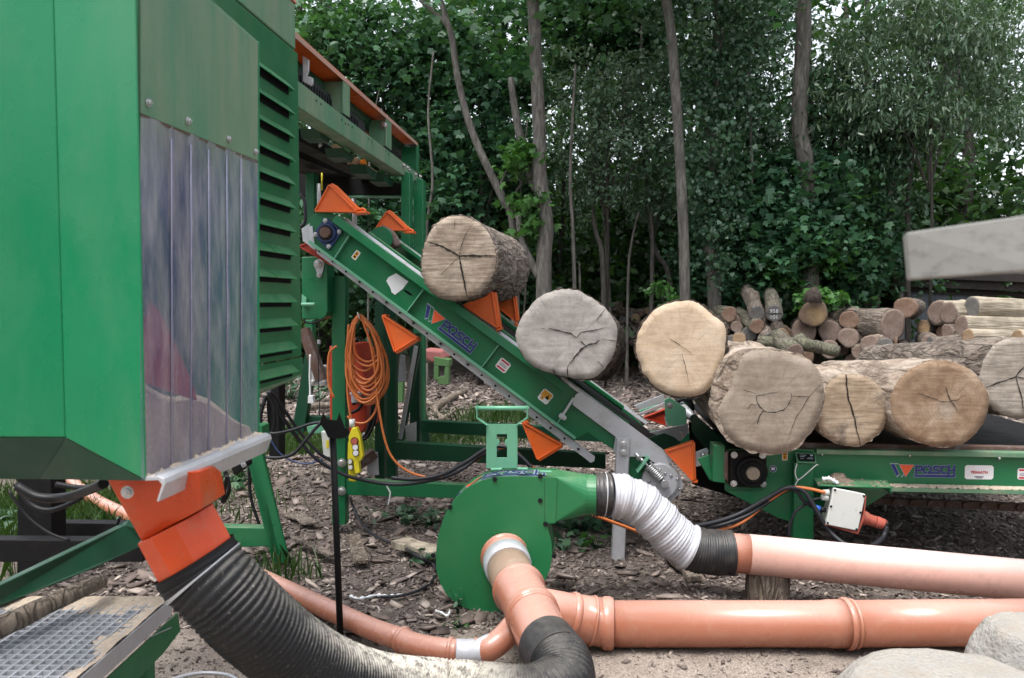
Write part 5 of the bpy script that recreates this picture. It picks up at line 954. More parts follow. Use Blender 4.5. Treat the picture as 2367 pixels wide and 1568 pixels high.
# ---------------------------------------------------------------- orange cable coil and pendants
coil = thing('orange_cable_coil', 'coil of orange cable hanging beside the green post with loose ends', 'cable', tuple(F(840, 730, 4.98)))
def coilf(mb):
    r_ = random.Random(2)
    for k in range(15):
        a = r_.uniform(44, 62); dr = r_.uniform(0, 1); top = (830+r_.uniform(-4, 6), 730+r_.uniform(-3, 4)); bot = 830+dr*105; cx_ = 836+r_.uniform(-2, 10)
        d = 4.96+r_.uniform(-.03, .03); wr = 12+46*(.45+.55*dr)*r_.uniform(.8, 1.1); wl = 26+12*r_.random()
        pts = [(top[0], top[1]), (top[0]+wr*.55, top[1]+(bot-top[1])*.18), (cx_+wr*.85, top[1]+(bot-top[1])*.5), (cx_+wr*.85, top[1]+(bot-top[1])*.8), (cx_+wr*.35, bot-3), (cx_-wl*.2, bot-4), (cx_-wl*.9, top[1]+(bot-top[1])*.8), (cx_-wl, top[1]+(bot-top[1])*.5), (top[0]-wl*.5, top[1]+(bot-top[1])*.15), (top[0], top[1]+1)]
        mb.tube(spline([F(a_, b_, d+.02*math.sin(i+k)) for i, (a_, b_) in enumerate(pts)], 6), .0076, 7)
    mb.tube(spline([F(a, b, 4.93) for a, b in ((838,742),(855,790),(866,850),(870,905),(875,940),(888,1010),(905,1055),(935,1085),(975,1101),(1010,1103),(1050,1095),(1095,1068),(1130,1045),(1160,1036),(1190,1042),(1225,1075),(1240,1085))], 8), .0078, 8)
    mb.tube(spline([F(a, b, 4.95) for a, b in ((778,800),(762,815),(758,850),(760,890),(772,920))], 6), .0076, 7)
    mb.tube(spline([F(a, b, 4.96) for a, b in ((803,962),(815,975),(845,977),(868,950),(876,900),(870,840),(862,800))], 6), .0076, 7)
    mb.tube(spline([F(a, b, 4.95) for a, b in ((806,750),(803,800),(803,900),(808,950),(812,970))], 6), .0076, 7)
part(coil, 'cable', 'ocable', coilf, 0)
part(coil, 'cable_tie', 'white', lambda mb: mb.tube([F(826, 722, 4.9), F(831, 737, 4.9)], .004, 6), 0)
def pendant(label, L, d, dots, ztop, grp='yellow hoist controls'):
    p = thing('pendant_control', label, 'remote control', tuple(F(L[0][0], L[0][1], d)), grp); part(p, 'housing', 'yellow', lambda mb: plateF(mb, L, d, .045), .006)
    for (a, b, m, r) in dots: part(p, 'push_button', [M['ink'], M[m]], lambda mb: (mb.disc(F(a, b, d), -AX, r*1.25, .006, 18, 0), mb.disc(F(a, b, d-.006), -AX, r, .012, 18, 1)), 0)
    if ztop: part(p, 'cable_gland', 'greybox', lambda mb: mb.disc(F(ztop[0], ztop[1], d+.02), Z, .018, .05, 12), 0)
pendant('yellow control box with red and white buttons on the green post, the upper one', [(813,990),(824,988),(832,1010),(839,1055),(834,1066),(829,1068),(832,1094),(820,1096),(817,1068),(809,1055),(805,1010)], 4.86, [(820, 1020, 'redplug', .020), (822, 1034, 'white', .017), (823, 1047, 'white', .017)], (814, 988))
pendant('yellow control box half hidden below the other, the lower one', [(804,1020),(812,1022),(818,1055),(817,1080),(822,1115),(806,1113),(803,1060)], 4.95, [(810, 1067, 'white', .014), (811, 1080, 'white', .014)], None)
# ---------------------------------------------------------------- background green machine seen under the conveyor
om = thing('old_implement', 'faded green and red farm implement standing far behind under the elevator', 'machine', tuple(F(1015, 890, 8.6)))
part(om, 'frame', 'oldgreen', lambda mb: (plateF(mb, [(1003,825),(1038,832),(1038,848),(1003,845)], 8.4, .2), plateF(mb, [(1003,846),(1014,846),(1013,880),(1002,878)], 8.4, .1), plateF(mb, [(1028,848),(1037,848),(1037,890),(1012,889),(1012,872),(1026,870)], 8.4, .1), plateF(mb, [(920,870),(932,868),(930,930),(920,930)], 8.4, .1)), .006)
part(om, 'hood', 'pinkpaint', lambda mb: plateF(mb, [(975,808),(1020,812),(1028,830),(1000,840),(976,825)], 8.45, .4), .02)
part(om, 'beam', 'branch', lambda mb: plateF(mb, [(960,830),(1004,833),(1004,840),(960,838)], 8.6, .1), .01)
# ================================================================ feed table
DT = 4.6
ft = thing('feed_table', 'long green log feed table with black bearing at its left end', 'log table', tuple(F(1858, 1345, DT)))
part(ft, 'side_beam', 'green', lambda mb: plateF(mb, [(1675,1040),(1776,1036),(2640,1066),(2640,1148),(1675,1133)], DT, .01), .002)
part(ft, 'side_beam', 'greendk', lambda mb: plateF(mb, [(1675,1000),(2560,1020),(2560,1080),(1675,1070)], DT+1.5, .01), .002)
part(ft, 'top_flange', 'greenalg', lambda mb: (mb.prism([F(1888, 1039, DT-.03), F(2640, 1052, DT-.03), F(2640, 1057, DT-.03), F(1888, 1041, DT-.03)], AX*.07), mb.prism([F(1888, 1040, DT-.035), F(2640, 1054, DT-.035), F(2640, 1063, DT-.035), F(1888, 1050, DT-.035)], AX*.004)), .001)
part(ft, 'bottom_flange', 'greenalg', lambda mb: mb.prism([F(2050, 1127, DT-.06), F(2640, 1141, DT-.06), F(2640, 1150, DT-.06), F(2050, 1136, DT-.06)], AX*.062), .001)
part(ft, 'flange_dirt', 'sawdust', lambda mb: dustfield(mb, F(2056, 1127.5, DT-.058), F(2640, 1141.5, DT-.058)-F(2056, 1127.5, DT-.058), AX*.055, Z, 260, 10, lambda s, t: .003+.010*t+.012*noise.noise(Vector((s*60, t*3, 0))), .012), 0)
part(ft, 'carrying_rail', 'rust', lambda mb: mb.prism([F(1780, 1022, DT+.03), F(2640, 1040, DT+.03), F(2640, 1054, DT+.03), F(1780, 1037, DT+.03)], AX*.06), .003)
part(ft, 'deck', 'black', lambda mb: mb.prism([F(1700, 1040, DT+.12), F(2640, 1056, DT+.12), F(2640, 1062, DT+.12), F(1700, 1046, DT+.12)], AX*2.1), 0)  # deepened past the rear beam to keep the ground below dark
part(ft, 'shade_sheet', 'black', lambda mb: plateF(mb, [(1592,975),(1700,1010),(1700,1150),(1600,1120)], 5.35, .02), 0)  # added black sheet standing for the shade under the logs
part(ft, 'transfer_plate', 'greendk', lambda mb: plateF(mb, [(1598,962),(1606,958),(1690,1030),(1690,1060),(1640,1050),(1600,1000)], 5.0, .012), .002)
part(ft, 'transfer_bracket', 'greenpale', lambda mb: plateF(mb, [(1536,925),(1548,919),(1585,944),(1588,985),(1545,985),(1538,968)], 5.55, .012), .002)
part(ft, 'transfer_bracket', 'greendk', lambda mb: plateF(mb, [(1560,918),(1600,916),(1607,960),(1585,972),(1570,960)], 5.9, .012), .002)
part(ft, 'bearing_ring', 'rubber', lambda mb: mb.tube([F(1580+20*math.cos(t)*1.0, 945+22*math.sin(t), 5.8) for t in [-3.0+k*.28 for k in range(12)]], .018, 8), 0)
part(ft, 'steel_shaft', 'galv', lambda mb: mb.tube([F(1574, 938, 5.85), F(1604, 968, 5.6)], .032, 16), 0)
part(ft, 'transfer_tray', 'galv', lambda mb: (plateF(mb, [(1466,938),(1534,912),(1536,918),(1536,930),(1486,950)], 5.9, .02)), .001)
part(ft, 'transfer_tray', 'greenpale', lambda mb: (plateF(mb, [(1476,950),(1520,936),(1524,944),(1488,958)], 5.8, .02)), .001)
part(ft, 'transfer_bolt', 'zinc', lambda mb: mb.bolt(F(1548, 938, 5.5), .016), 0)
part(ft, 'end_post', 'green', lambda mb: (plateF(mb, [(1650,1030),(1676,1031),(1676,1118),(1648,1114)], DT-.05, .15), plateF(mb, [(1612,1060),(1640,1050),(1648,1114),(1640,1110)], DT+.02, .01)), .005)
part(ft, 'leg', 'green', lambda mb: plateF(mb, [(1836,1070),(1881,1070),(1881,1345),(1833,1345)], DT-.055, .11), .005)
part(ft, 'leg', 'greendk', lambda mb: plateF(mb, [(1850,1060),(1890,1060),(1890,1250),(1850,1250)], DT+1.5, .1), .005)
part(ft, 'gusset', 'green', lambda mb: (plateF(mb, [(1676,1134.5),(1832,1134.5),(1832,1208),(1800,1198)], DT+.0, .01), plateF(mb, [(1882,1128),(2060,1136),(2005,1170),(1960,1178),(1882,1190)], DT+.03, .01)), .001)
def tb(mb):
    L = [F(a, b, DT-.03) for a, b in ((1690,1043),(1767,1045),(1772,1050),(1771,1122),(1766,1127),(1690,1126),(1686,1121),(1686,1048))]; mb.prism(L, AX*.028, 0)
    c = F(1737, 1091, DT-.03); mb.disc(c, -AX, .090, .02, 40, 0, .084); mb.disc(c-AX*.02, -AX, .066, .01, 36, 0, .06); mb.disc(c-AX*.02, -AX, .038, .035, 30, 1, .036)
part(ft, 'bearing', [M['black'], paint('shaft_end', (.30, .26, .20), .5, .4, dirt=(.12, .09, .06), damt=.5, dscale=30)], tb, .002)
part(ft, 'bearing_bolt', 'zinc', lambda mb: [mb.bolt(F(a, b, DT-.032), .0125) for a, b in ((1697, 1052), (1763, 1053), (1696, 1118), (1764, 1119))], 0)
part(ft, 'tensioner', 'rust', lambda mb: mb.loft([F(a, b, DT-.02) for a, b in ((1668,1045),(1684,1037),(1684,1118),(1668,1110))], [F(a, b, DT-.05) for a, b in ((1671,1050),(1682,1043),(1682,1112),(1671,1105))]), .004)
part(ft, 'name_plate_holder', 'green', lambda mb: (mb.prism([F(1838, 1046, DT-.03), F(1885, 1048, DT-.03), F(1888, 1072, DT-.075), F(1842, 1070, DT-.075)], AX*.006), mb.prism([F(1842, 1070, DT-.075), F(1888, 1072, DT-.075), F(1880, 1074, DT-.05), F(1842, 1073, DT-.05)], AX*.02)), .001)
def nameplate(mb):
    a, b, c, d = F(1843, 1049, DT-.040), F(1882, 1051, DT-.040), F(1884, 1067, DT-.072), F(1847, 1065, DT-.072); n = (b-a).cross(d-a).normalized()
    if n.y > 0: n = -n
    mb.add([p+n*.002 for p in (a, b, c, d)], [[0, 1, 2, 3]], 0)
    P = lambda s, t: a.lerp(b, s).lerp(d.lerp(c, s), t) + n*.0035
    for s0, s1, t0, t1 in ((.74, .9, .08, .3), (.1, .5, .2, .26), (.1, .4, .42, .48), (.1, .3, .7, .76), (.5, .9, .66, .72), (.6, .85, .5, .54)): mb.add([P(s0, t0), P(s1, t0), P(s1, t1), P(s0, t1)], [[0, 1, 2, 3]], 1)
part(ft, 'name_plate', ['ink', 'logogrey'] and [M['ink'], M['logogrey']], nameplate, 0)
uT = (F(2200, 1091, DT)-F(2060, 1089, DT)).normalized(); vT = Z
sT = (F(2208, 1090, DT)-F(2058, 1088, DT)).length/1070; oT = F(2058, 1073, DT)
logo(lambda u, v, h: oT + uT*(u-178)*sT - vT*(v-200)*sT - AX*h, ft)
sticker(ft, F(2263, 1092, DT), uT, vT, .150, .078, -AX, [(-.12, -.42, .12, -.38, 'ink'), (-.16, -.34, .16, -.29, 'ink')], name='company_sticker')
text('TEXAATH', F(2263, 1092, DT)-AX*.002, uT, vT, .020, 'red', ft, bold=.0008)
sticker(ft, F(2374, 1096, DT), uT, vT, .10, .062, -AX, [(-.42, .26, .42, .42, 'red'), (-.42, -.42, .42, -.26, 'red'), (-.4, .03, .3, .08, 'logogrey'), (-.4, -.12, .3, -.07, 'ink')])
sticker(ft, F(1814, 1053, DT), uT, vT, .031, .056, -AX, [(-.38, -.43, .38, .43, 'amber'), (-.28, .06, .28, .12, 'ink'), (-.2, .12, -.1, .3, 'ink'), (.1, .12, .2, .3, 'ink'), (-.08, -.35, .08, -.05, 'ink')])
part(ft, 'round_sticker', [M['white'], M['blue'], M['white']], lambda mb: (mb.disc(F(1787, 1084, DT-.0005), -AX, .0195, .0015, 28, 0), mb.disc(F(1787, 1084, DT-.002), -AX, .0175, .0015, 28, 1), mb.prism([F(1783, 1081, DT-.004), F(1791, 1081, DT-.004), F(1791, 1087, DT-.004), F(1783, 1087, DT-.004)], AX*.0005, 2)), 0)
part(ft, 'flange_rivet', 'zinc', lambda mb: [mb.disc(F(a, b, DT-.037), -AX, .008, .006, 10, 0, .004) for a, b in ((1900, 1050), (2103, 1053), (2310, 1060))], 0)
sh_ = part(ft, 'shelf', 'green', lambda mb: (mb.prism([F(1880, 1104, DT-.03), F(2050, 1110, DT-.03), F(2062, 1127, DT-.17), F(1892, 1122, DT-.17)], Z*-.006), mb.prism([F(2058, 1127, DT-.17), F(2062, 1127, DT-.17), F(2061, 1142, DT-.17), F(2058, 1138, DT-.17)], AX*.12)), .001)
part(ft, 'shelf_dirt', 'litter', lambda mb: dustfield(mb, F(1890, 1121, DT-.165), F(2055, 1126, DT-.165)-F(1890, 1121, DT-.165), F(1884, 1106, DT-.035)-F(1890, 1121, DT-.165), Z, 90, 40, lambda s, t: -.004+.05*math.exp(-((s-.33)/.13)**2-((t-1)/.5)**2)+.016*noise.noise(Vector((s*14, t*5, 0))), .035), 0)
tag(MB().tube(spline([F(a, b, DT-.15) for a, b in ((1900,1108),(1915,1106),(1928,1112),(1936,1118))], 5), [.006, .016, .008, .012]*4, 7).build('plastic_scrap', M['plastic']), 'crumpled white plastic scrap on the green shelf', 'plastic')
# rail with bolts behind, under the table
part(ft, 'lower_rail', 'rust', lambda mb: (mb.prism([F(2020, 1151, DT+.5), F(2640, 1176, DT+.5), F(2640, 1198, DT+.5), F(2020, 1165, DT+.5)], AX*.03), [mb.disc(F(x, 1151+(x-2020)*.046+7, DT+.5), -AX, .02, .014, 12) for x in range(2068, 2500, 41)]), .001)
# cable ties
cable('cable_tie', 'white cable tie knotted round the cables below the name plate', 'cable tie', [F(a, b, DT-.085) for a, b in ((1842,1072),(1838,1090),(1841,1105),(1848,1108),(1870,1090),(1886,1076),(1891,1075))], .003, 'white')
cable('cable_tie', 'single white cable tie tail pointing down onto the cable bundle', 'cable tie', [F(a, b, DT-.085) for a, b in ((1846,1108),(1840,1118),(1836,1128))], .003, 'white')
cable('cable_tie', 'white cable tie hanging from the green cross tube of the stand', 'cable tie', [F(a, b, 5.0) for a, b in ((898,1120),(895,1125),(899,1133),(902,1140),(900,1155),(897,1168))], .005, 'white')
# grey junction box
jb = thing('junction_box', 'light grey junction box with black screws hanging tilted below the green shelf', 'electrical box', tuple(F(1955, 1180, DT-.25)))
fr = [(1927,1128),(2001,1143),(1983,1228),(1909,1213)]
part(jb, 'lid', 'greybox', lambda mb: plateF(mb, fr, DT-.25, .014), .004)
part(jb, 'box', 'greybox', lambda mb: mb.loft([F(a+(1-(a-1900)/200)*2, b, DT-.236) for a, b in ((1928,1129),(2000,1144),(1982,1227),(1910,1212))], [F(a, b, DT-.06) for a, b in ((1916,1126),(1984,1136),(1968,1214),(1896,1203))]), .004)
part(jb, 'screw', 'ink', lambda mb: [mb.disc(F(a, b, DT-.251), -AX, .006, .003, 12) for a, b in ((1930, 1133), (1997, 1147), (1921, 1171), (1989, 1185), (1913, 1209), (1980, 1224))], 0)
part(jb, 'cable_gland', 'greybox', lambda mb: [mb.disc(F(a, b, DT-.17), -TX, .018, .035, 12, 0, .014) for a, b in ((1916, 1139), (1914, 1151))], 0)
part(jb, 'blue_gland', [M['rubber'], paint('blue_plastic', (.03, .12, .5), .4)], lambda mb: (mb.tube([F(1908, 1180, DT-.17), F(1896, 1177, DT-.17)], .014, 12, 0), mb.tube([F(1895, 1177, DT-.17), F(1881, 1173, DT-.17)], .017, 12, 1)), 0)
part(jb, 'red_plug', [M['redplug'], M['rubber']], lambda mb: (mb.tube([F(1984, 1192, DT-.14), F(2003, 1200, DT-.14), F(2004, 1200, DT-.14), F(2022, 1206, DT-.14)], [.040, .038, .032, .031], 16, 0), mb.tube([F(2023, 1206, DT-.14), F(2032, 1209, DT-.14), F(2046, 1213, DT-.14)], [.033, .032, .028], 16, 0), mb.tube([F(2041, 1212, DT-.14), F(2049, 1215, DT-.14)], [.031, .027], 14, 1), plateF(mb, [(1907,1214),(1912,1214),(1982,1229),(1995,1190),(2000,1150),(2003,1148),(1998,1200),(1984,1236)], DT-.232, .05, 0)), .002)
CG = 'cables along the feed table'
cable('black_cable', 'thick black cable arching over the table leg, the upper one of the pair', 'cable', [F(a, b, d) for a, b, d in ((1420,1200,4.3),(1500,1228,4.3),(1620,1214,4.4),(1700,1192,4.45),(1765,1157,4.45),(1810,1131,4.44),(1838,1128,4.43),(1862,1140,4.42),(1890,1185,4.40),(1915,1225,4.38),(1950,1256,4.33),(1990,1266,4.30),(2020,1260,4.34),(2042,1240,4.42),(2050,1218,4.44))], .013, 'cable', CG)
cable('black_cable', 'second black cable arching over the table leg just under the upper one', 'cable', [F(a, b, d) for a, b, d in ((1420,1190,4.4),(1500,1220,4.4),(1640,1218,4.42),(1720,1195,4.45),(1770,1165,4.46),(1812,1137,4.46),(1838,1134,4.44),(1860,1160,4.44),(1880,1173,4.44))], .011, 'cable', CG)
cable('black_cable', 'thin black cable looping down the left side of the table leg', 'cable', [F(a, b, 4.46) for a, b in ((1912,1152),(1885,1154),(1858,1168),(1838,1185),(1826,1215),(1824,1240))], .008, 'cable', CG)
cable('orange_cable', 'orange cable passing over the table leg into the grey junction box', 'cable', [F(a, b, d) for a, b, d in ((1370,1190,4.2),(1440,1216,4.25),(1500,1236,4.3),(1580,1240,4.38),(1660,1226,4.44),(1715,1208,4.45),(1770,1165,4.46),(1810,1136,4.45),(1835,1127,4.43),(1870,1130,4.42),(1908,1139,4.40))], .009, 'ocable', CG)
# ================================================================ fan
DF = 3.85
fan = thing('dust_extraction_fan', 'round green fan housing with a carrying handle on top standing on the ground', 'fan', tuple(F(1143, 1417, DF+.1)))
FO = [(1288,1104),(1240,1102),(1190,1101),(1153,1102),(1115,1110),(1080,1127),(1050,1154),(1026,1195),(1012,1240),(1007,1285),(1009,1322),(1018,1350),(1034,1376),(1054,1395),(1082,1409),(1118,1417),(1160,1418),(1200,1410),(1235,1385),(1257,1350),(1271,1317),(1277,1285),(1274,1250),(1263,1211),(1284,1210)]
ctr = (1150, 1262)
FI = [(ctr[0]+(a-ctr[0])*.985, ctr[1]+(b-ctr[1])*.985) for a, b in FO]
part(fan, 'casing', 'greenfan', lambda mb: mb.prism([F(a, b, DF) for a, b in FI], AX*.20), .003)
part(fan, 'front_cover', 'greenfan', lambda mb: mb.prism([F(a, b, DF-.006) for a, b in FO], AX*.005), .0015)
part(fan, 'back_flange', 'greenfan', lambda mb: mb.prism([F(a, b, DF)+AX*.2 for a, b in FO], AX*.006), .0015)
part(fan, 'cover_knob', 'rubber', lambda mb: [mb.disc(F(a, b, DF-.006), -AX, .010, .006, 12, 0, .012) or mb.disc(F(a, b, DF-.012), -AX, .012, .009, 14, 0, .007) for a, b in ((1144,1108),(1249,1101),(1249,1157),(1261,1211),(1041,1172),(1002,1284),(1281,1285))], 0)
part(fan, 'cover_clip', 'greenpale', lambda mb: [mb.bar(F(a, b, DF+.02), F(a2, b2, DF+.02), .03, .006) for a, b, a2, b2 in ((1135,1085,1160,1084),(1196,1083,1220,1084),(1248,1090,1275,1091))], .001)
part(fan, 'seam', 'greendk', lambda mb: plateF(mb, [(1258.6,1106),(1259.4,1106),(1259.4,1208),(1258.6,1208)], DF-.007, .0008), 0)
def outlet(mb):
    a = [F(1283,1104,DF), F(1283,1207,DF), F(1283,1207,DF)+AX*.19, F(1283,1104,DF)+AX*.19]; r = .099; x = -AX; y = Z; c = F(1356, 1143, DF+.10)
    def circ(c, r): return [c + (x*math.cos(t)+y*math.sin(t))*r for t in [math.pi/2 - 2*math.pi*k/32 for k in range(32)]]
    b = circ(c, r); f = []
    for i in range(4):
        for k in range(8): f.append([i, 4+(i*8+k) % 32, 4+(i*8+k+1) % 32])
        f.append([i, 4+(i*8+8) % 32, (i+1) % 4])
    mb.add(a+b, f); mb.loft(circ(c+TX*.001, r), circ(F(1378, 1144, DF+.10), r)); mb.loft(circ(c, r+.003), circ(c+TX*.006, r+.003))
part(fan, 'outlet', 'greenfan', outlet, .001)
part(fan, 'motor', 'greendk', lambda mb: (mb.disc(F(1150, 1270, DF)+AX*.21, AX, .12, .25, 32), mb.disc(F(1150, 1270, DF)+AX*.46, AX, .10, .03, 32), mb.box(F(1150, 1270, DF)+AX*.33-Z*.19, .2, .16, .16)), .004)
part(fan, 'handle_plate', 'greenpale', lambda mb: [plateF(mb, L, DF+.135, .006) for L in ([(1124,981),(1148,981),(1148,1083),(1124,1083)], [(1172,981),(1196,981),(1196,1083),(1172,1083)], [(1148,981),(1172,981),(1172,1004),(1148,1004)], [(1148,1058),(1172,1058),(1172,1083),(1148,1083)], [(1148,1015),(1153,1017),(1155,1023),(1152,1030),(1148,1032)], [(1172,1015),(1168,1017),(1166,1023),(1169,1030),(1172,1032)])], .001)
part(fan, 'handle_arm', 'greenpale', lambda mb: (mb.bar(F(1127,983,DF+.13), F(1103,966,DF+.13), .006, .03, 0, AX), mb.bar(F(1103,967,DF+.13), F(1103,938,DF+.13), .005, .03, 0, AX), mb.bar(F(1193,983,DF+.13), F(1219,966,DF+.13), .006, .03, 0, AX), mb.bar(F(1219,967,DF+.13), F(1219,938,DF+.13), .005, .03, 0, AX)), .001)
part(fan, 'handle_grip', 'greenpale', lambda mb: mb.tube([F(1099,944,DF+.13), F(1223,944,DF+.13)], .0115, 16), 0)
# maker logo wrapped over the casing top
arcp = [(1041,1166),(1050,1154),(1065,1140),(1080,1127),(1096,1118),(1115,1110),(1134,1105),(1153,1102),(1190,1101),(1240,1102),(1262,1103)]
arcw = [F(ctr[0]+(a-ctr[0])*.985, ctr[1]+(b-ctr[1])*.985, DF) for a, b in arcp]; al = [0]
for a, b in zip(arcw[:-1], arcw[1:]): al.append(al[-1]+(b-a).length)
def fanmap(u, v, h):
    s = (u-178)/1070*al[-1]; s = max(0, min(al[-1]-1e-6, s)); i = max(j for j in range(len(al)-1) if al[j] <= s); t = (s-al[i])/(al[i+1]-al[i]); p = arcw[i].lerp(arcw[i+1], t)
    n = AX.cross(arcw[i+1]-arcw[i]).normalized(); n = n if n.z > 0 else -n; return p + AX*(.02+(415-v)/215*.14) + n*(h+.001)
logo(fanmap, fan, fill='navy', sw=20)  # thinner, duller letter fill imitates glare on the print
cable('fan_cable', 'black and orange cable loop behind the fan handle plate', 'cable', [F(a, b, 4.15) for a, b in ((905,1105),(960,1108),(1020,1098),(1075,1070),(1125,1038),(1160,1032),(1185,1042),(1210,1062),(1228,1082))], .011, 'cable')
# ================================================================ pipes and hoses
def ring(mb, p, t, r, w_=.012, m=0): mb.tube([p-t*w_, p-t*w_*.5, p+t*w_*.5, p+t*w_], [r, r+.007, r+.007, r], 40, m, cap=False)
def rib_hose(mb, path, r, pitch, amp, m=0, seg=36, r1=None, kink=0):
    P = resample(spline(path, 24), pitch/4); n = len(P); rr_ = []; rn = random.Random(4)
    for i in range(n):
        b_ = r + ((r1 or r)-r)*i/n; rr_.append(b_ + amp*(.5+.5*math.cos(2*math.pi*i/4)) + kink*noise.noise(Vector((i*.13, 2, 0))))
    mb.tube(P, rr_, seg, m, cap=False); return P
def Q(px, py, d): return Y(px, py, d)
br = thing('branch_pipe', 'terracotta pipe fitting running from the fan towards the viewer, with a side branch', 'pipe', tuple(Vector((F(1230, 1420, 3.25).x, 3.25, 0))))
MP = [F(1166,1285,3.84), F(1181,1328,3.64), F(1202,1368,3.42), F(1230,1418,3.22), F(1262,1492,3.00), F(1270,1510,2.96)]
def seg_(a, b): return (b-a).normalized()
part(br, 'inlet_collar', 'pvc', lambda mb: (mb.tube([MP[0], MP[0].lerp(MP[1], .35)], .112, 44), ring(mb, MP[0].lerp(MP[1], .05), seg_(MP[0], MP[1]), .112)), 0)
part(br, 'tape_band', 'tape', lambda mb: mb.tube([MP[0].lerp(MP[1], .30), MP[0].lerp(MP[1], .6), MP[0].lerp(MP[1], .72)], [.115, .1135, .108], 44), 0)
part(br, 'grey_brown_pipe', 'pvcbrown', lambda mb: mb.tube([MP[0].lerp(MP[1], .6), MP[1], MP[2]], .1035, 44), 0)
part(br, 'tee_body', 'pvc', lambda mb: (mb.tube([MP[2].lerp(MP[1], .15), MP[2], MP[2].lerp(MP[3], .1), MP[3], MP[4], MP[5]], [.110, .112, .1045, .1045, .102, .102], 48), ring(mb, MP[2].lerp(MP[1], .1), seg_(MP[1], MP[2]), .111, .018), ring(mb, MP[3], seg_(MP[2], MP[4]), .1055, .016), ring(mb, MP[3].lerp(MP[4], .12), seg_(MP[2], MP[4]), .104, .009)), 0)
B0, B1, B2, B3 = Q(1215,1402,3.35), Q(1300,1420,3.39), Q(1330,1428,3.40), Q(1403,1441,3.41)
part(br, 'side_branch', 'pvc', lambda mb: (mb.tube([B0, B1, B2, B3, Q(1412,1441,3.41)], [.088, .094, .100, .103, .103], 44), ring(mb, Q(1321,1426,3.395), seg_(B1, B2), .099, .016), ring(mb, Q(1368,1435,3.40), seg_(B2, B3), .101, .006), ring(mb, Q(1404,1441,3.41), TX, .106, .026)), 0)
rp_ = thing('long_pipe', 'long terracotta pipe lying on sawdust across the lower right', 'pipe', tuple(Vector((2, 3.44, 0))))
E0, E9 = Q(1400,1442,3.42), Q(2480,1437,3.46); ed = (E9-E0).normalized()
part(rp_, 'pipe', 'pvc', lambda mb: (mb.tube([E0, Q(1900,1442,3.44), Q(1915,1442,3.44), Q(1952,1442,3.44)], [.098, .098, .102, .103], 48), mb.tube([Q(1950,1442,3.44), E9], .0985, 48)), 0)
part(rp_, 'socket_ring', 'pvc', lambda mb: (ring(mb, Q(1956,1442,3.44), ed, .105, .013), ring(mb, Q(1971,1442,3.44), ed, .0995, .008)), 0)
pp = thing('pink_pipe', 'faded pink pipe resting on the short log block, sloping down to the right', 'pipe', tuple(Vector((1.9, 3.9, 0))))
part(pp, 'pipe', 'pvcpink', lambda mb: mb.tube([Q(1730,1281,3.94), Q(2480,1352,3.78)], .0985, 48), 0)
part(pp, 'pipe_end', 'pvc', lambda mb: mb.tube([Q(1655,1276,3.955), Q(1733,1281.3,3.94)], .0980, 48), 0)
lh = thing('delivery_hose', 'silver taped flexible hose from the fan outlet to the pink pipe', 'hose', tuple(Vector((.9, 3.95, 0))))
HP = [Q(1372,1143,3.93), Q(1400,1144,3.93), Q(1432,1147,3.94), Q(1475,1163,3.95), Q(1520,1203,3.95), Q(1560,1243,3.95), Q(1600,1268,3.95), Q(1650,1277,3.95), Q(1692,1278,3.95)]
full = spline(HP, 30)
def cut(P, a, b): n = len(P); return P[int(a*n):max(int(a*n)+3, int(b*n))]
def ribcut(mb, a, b, r, pitch, amp, kink=0): P = resample(cut(full, a, b), pitch/4); n = len(P); mb.tube(P, [r+amp*(.5+.5*math.cos(2*math.pi*i/4))+kink*noise.noise(Vector((i*.11, 2, 0))) for i in range(n)], 40, 0, cap=False)
part(lh, 'black_cuff', 'hoseg', lambda mb: ribcut(mb, 0, .17, .105, .018, .004), 0)
part(lh, 'clamp', 'tape', lambda mb: ribcut(mb, .105, .125, .1125, .018, 0), 0)
part(lh, 'taped_section', 'tape', lambda mb: ribcut(mb, .165, .74, .1065, .0175, .0045, .016), 0)
part(lh, 'black_end', 'hoseg', lambda mb: ribcut(mb, .735, 1.0, .109, .014, .005, .006), 0)
sh2 = thing('suction_hose', 'big black corrugated hose dusted with sawdust, curving along the bottom edge', 'hose', tuple(Vector((-.3, 2.6, 0))))
SP = [Q(449,1291,2.13), Q(470,1324,2.13), Q(510,1364,2.13), Q(577,1430,2.16), Q(665,1503,2.26), Q(765,1560,2.42), Q(880,1592,2.62), Q(1010,1601,2.76), Q(1100,1608,2.74), Q(1180,1616,2.70), Q(1250,1611,2.70), Q(1298,1582,2.76), Q(1299,1543,2.84), Q(1281,1512,2.92), Q(1262,1488,3.0)]
fs = spline(SP, 30)
def sc_(mb, a, b, r, pitch, amp): P = resample(cut(fs, a, b), pitch/4); mb.tube(P, [r+amp*(.5+.5*math.cos(2*math.pi*i/4)) for i in range(len(P))], 48, 0, cap=False)
part(sh2, 'hose', 'hose', lambda mb: sc_(mb, .03, .90, .108, .0165, .0075), 0)
part(sh2, 'hose_cuff', 'rubber', lambda mb: (sc_(mb, .0, .078, .1125, .022, .003),), 0)
part(sh2, 'hose_end', 'hoseg', lambda mb: sc_(mb, .895, 1.0, .112, .008, .001), 0)
part(sh2, 'hose_clamp', 'galv', lambda mb: sc_(mb, .068, .090, .1175, .02, 0), 0)
mbx = MB(); mbx.bar(Q(1312, 1462, 2.93), Q(1335, 1485, 2.90), .006, .012); mbx.build('blue_tag', paint('blue_tag', (.02, .16, .6), .4), sh2)
tp_ = thing('thin_pipe', 'thinner terracotta pipe lying behind the black hose, bending up to the fitting', 'pipe', tuple(G(880, 1470)))
r9 = .047
def gp(px, py, z=.062): return G(px, py, z)
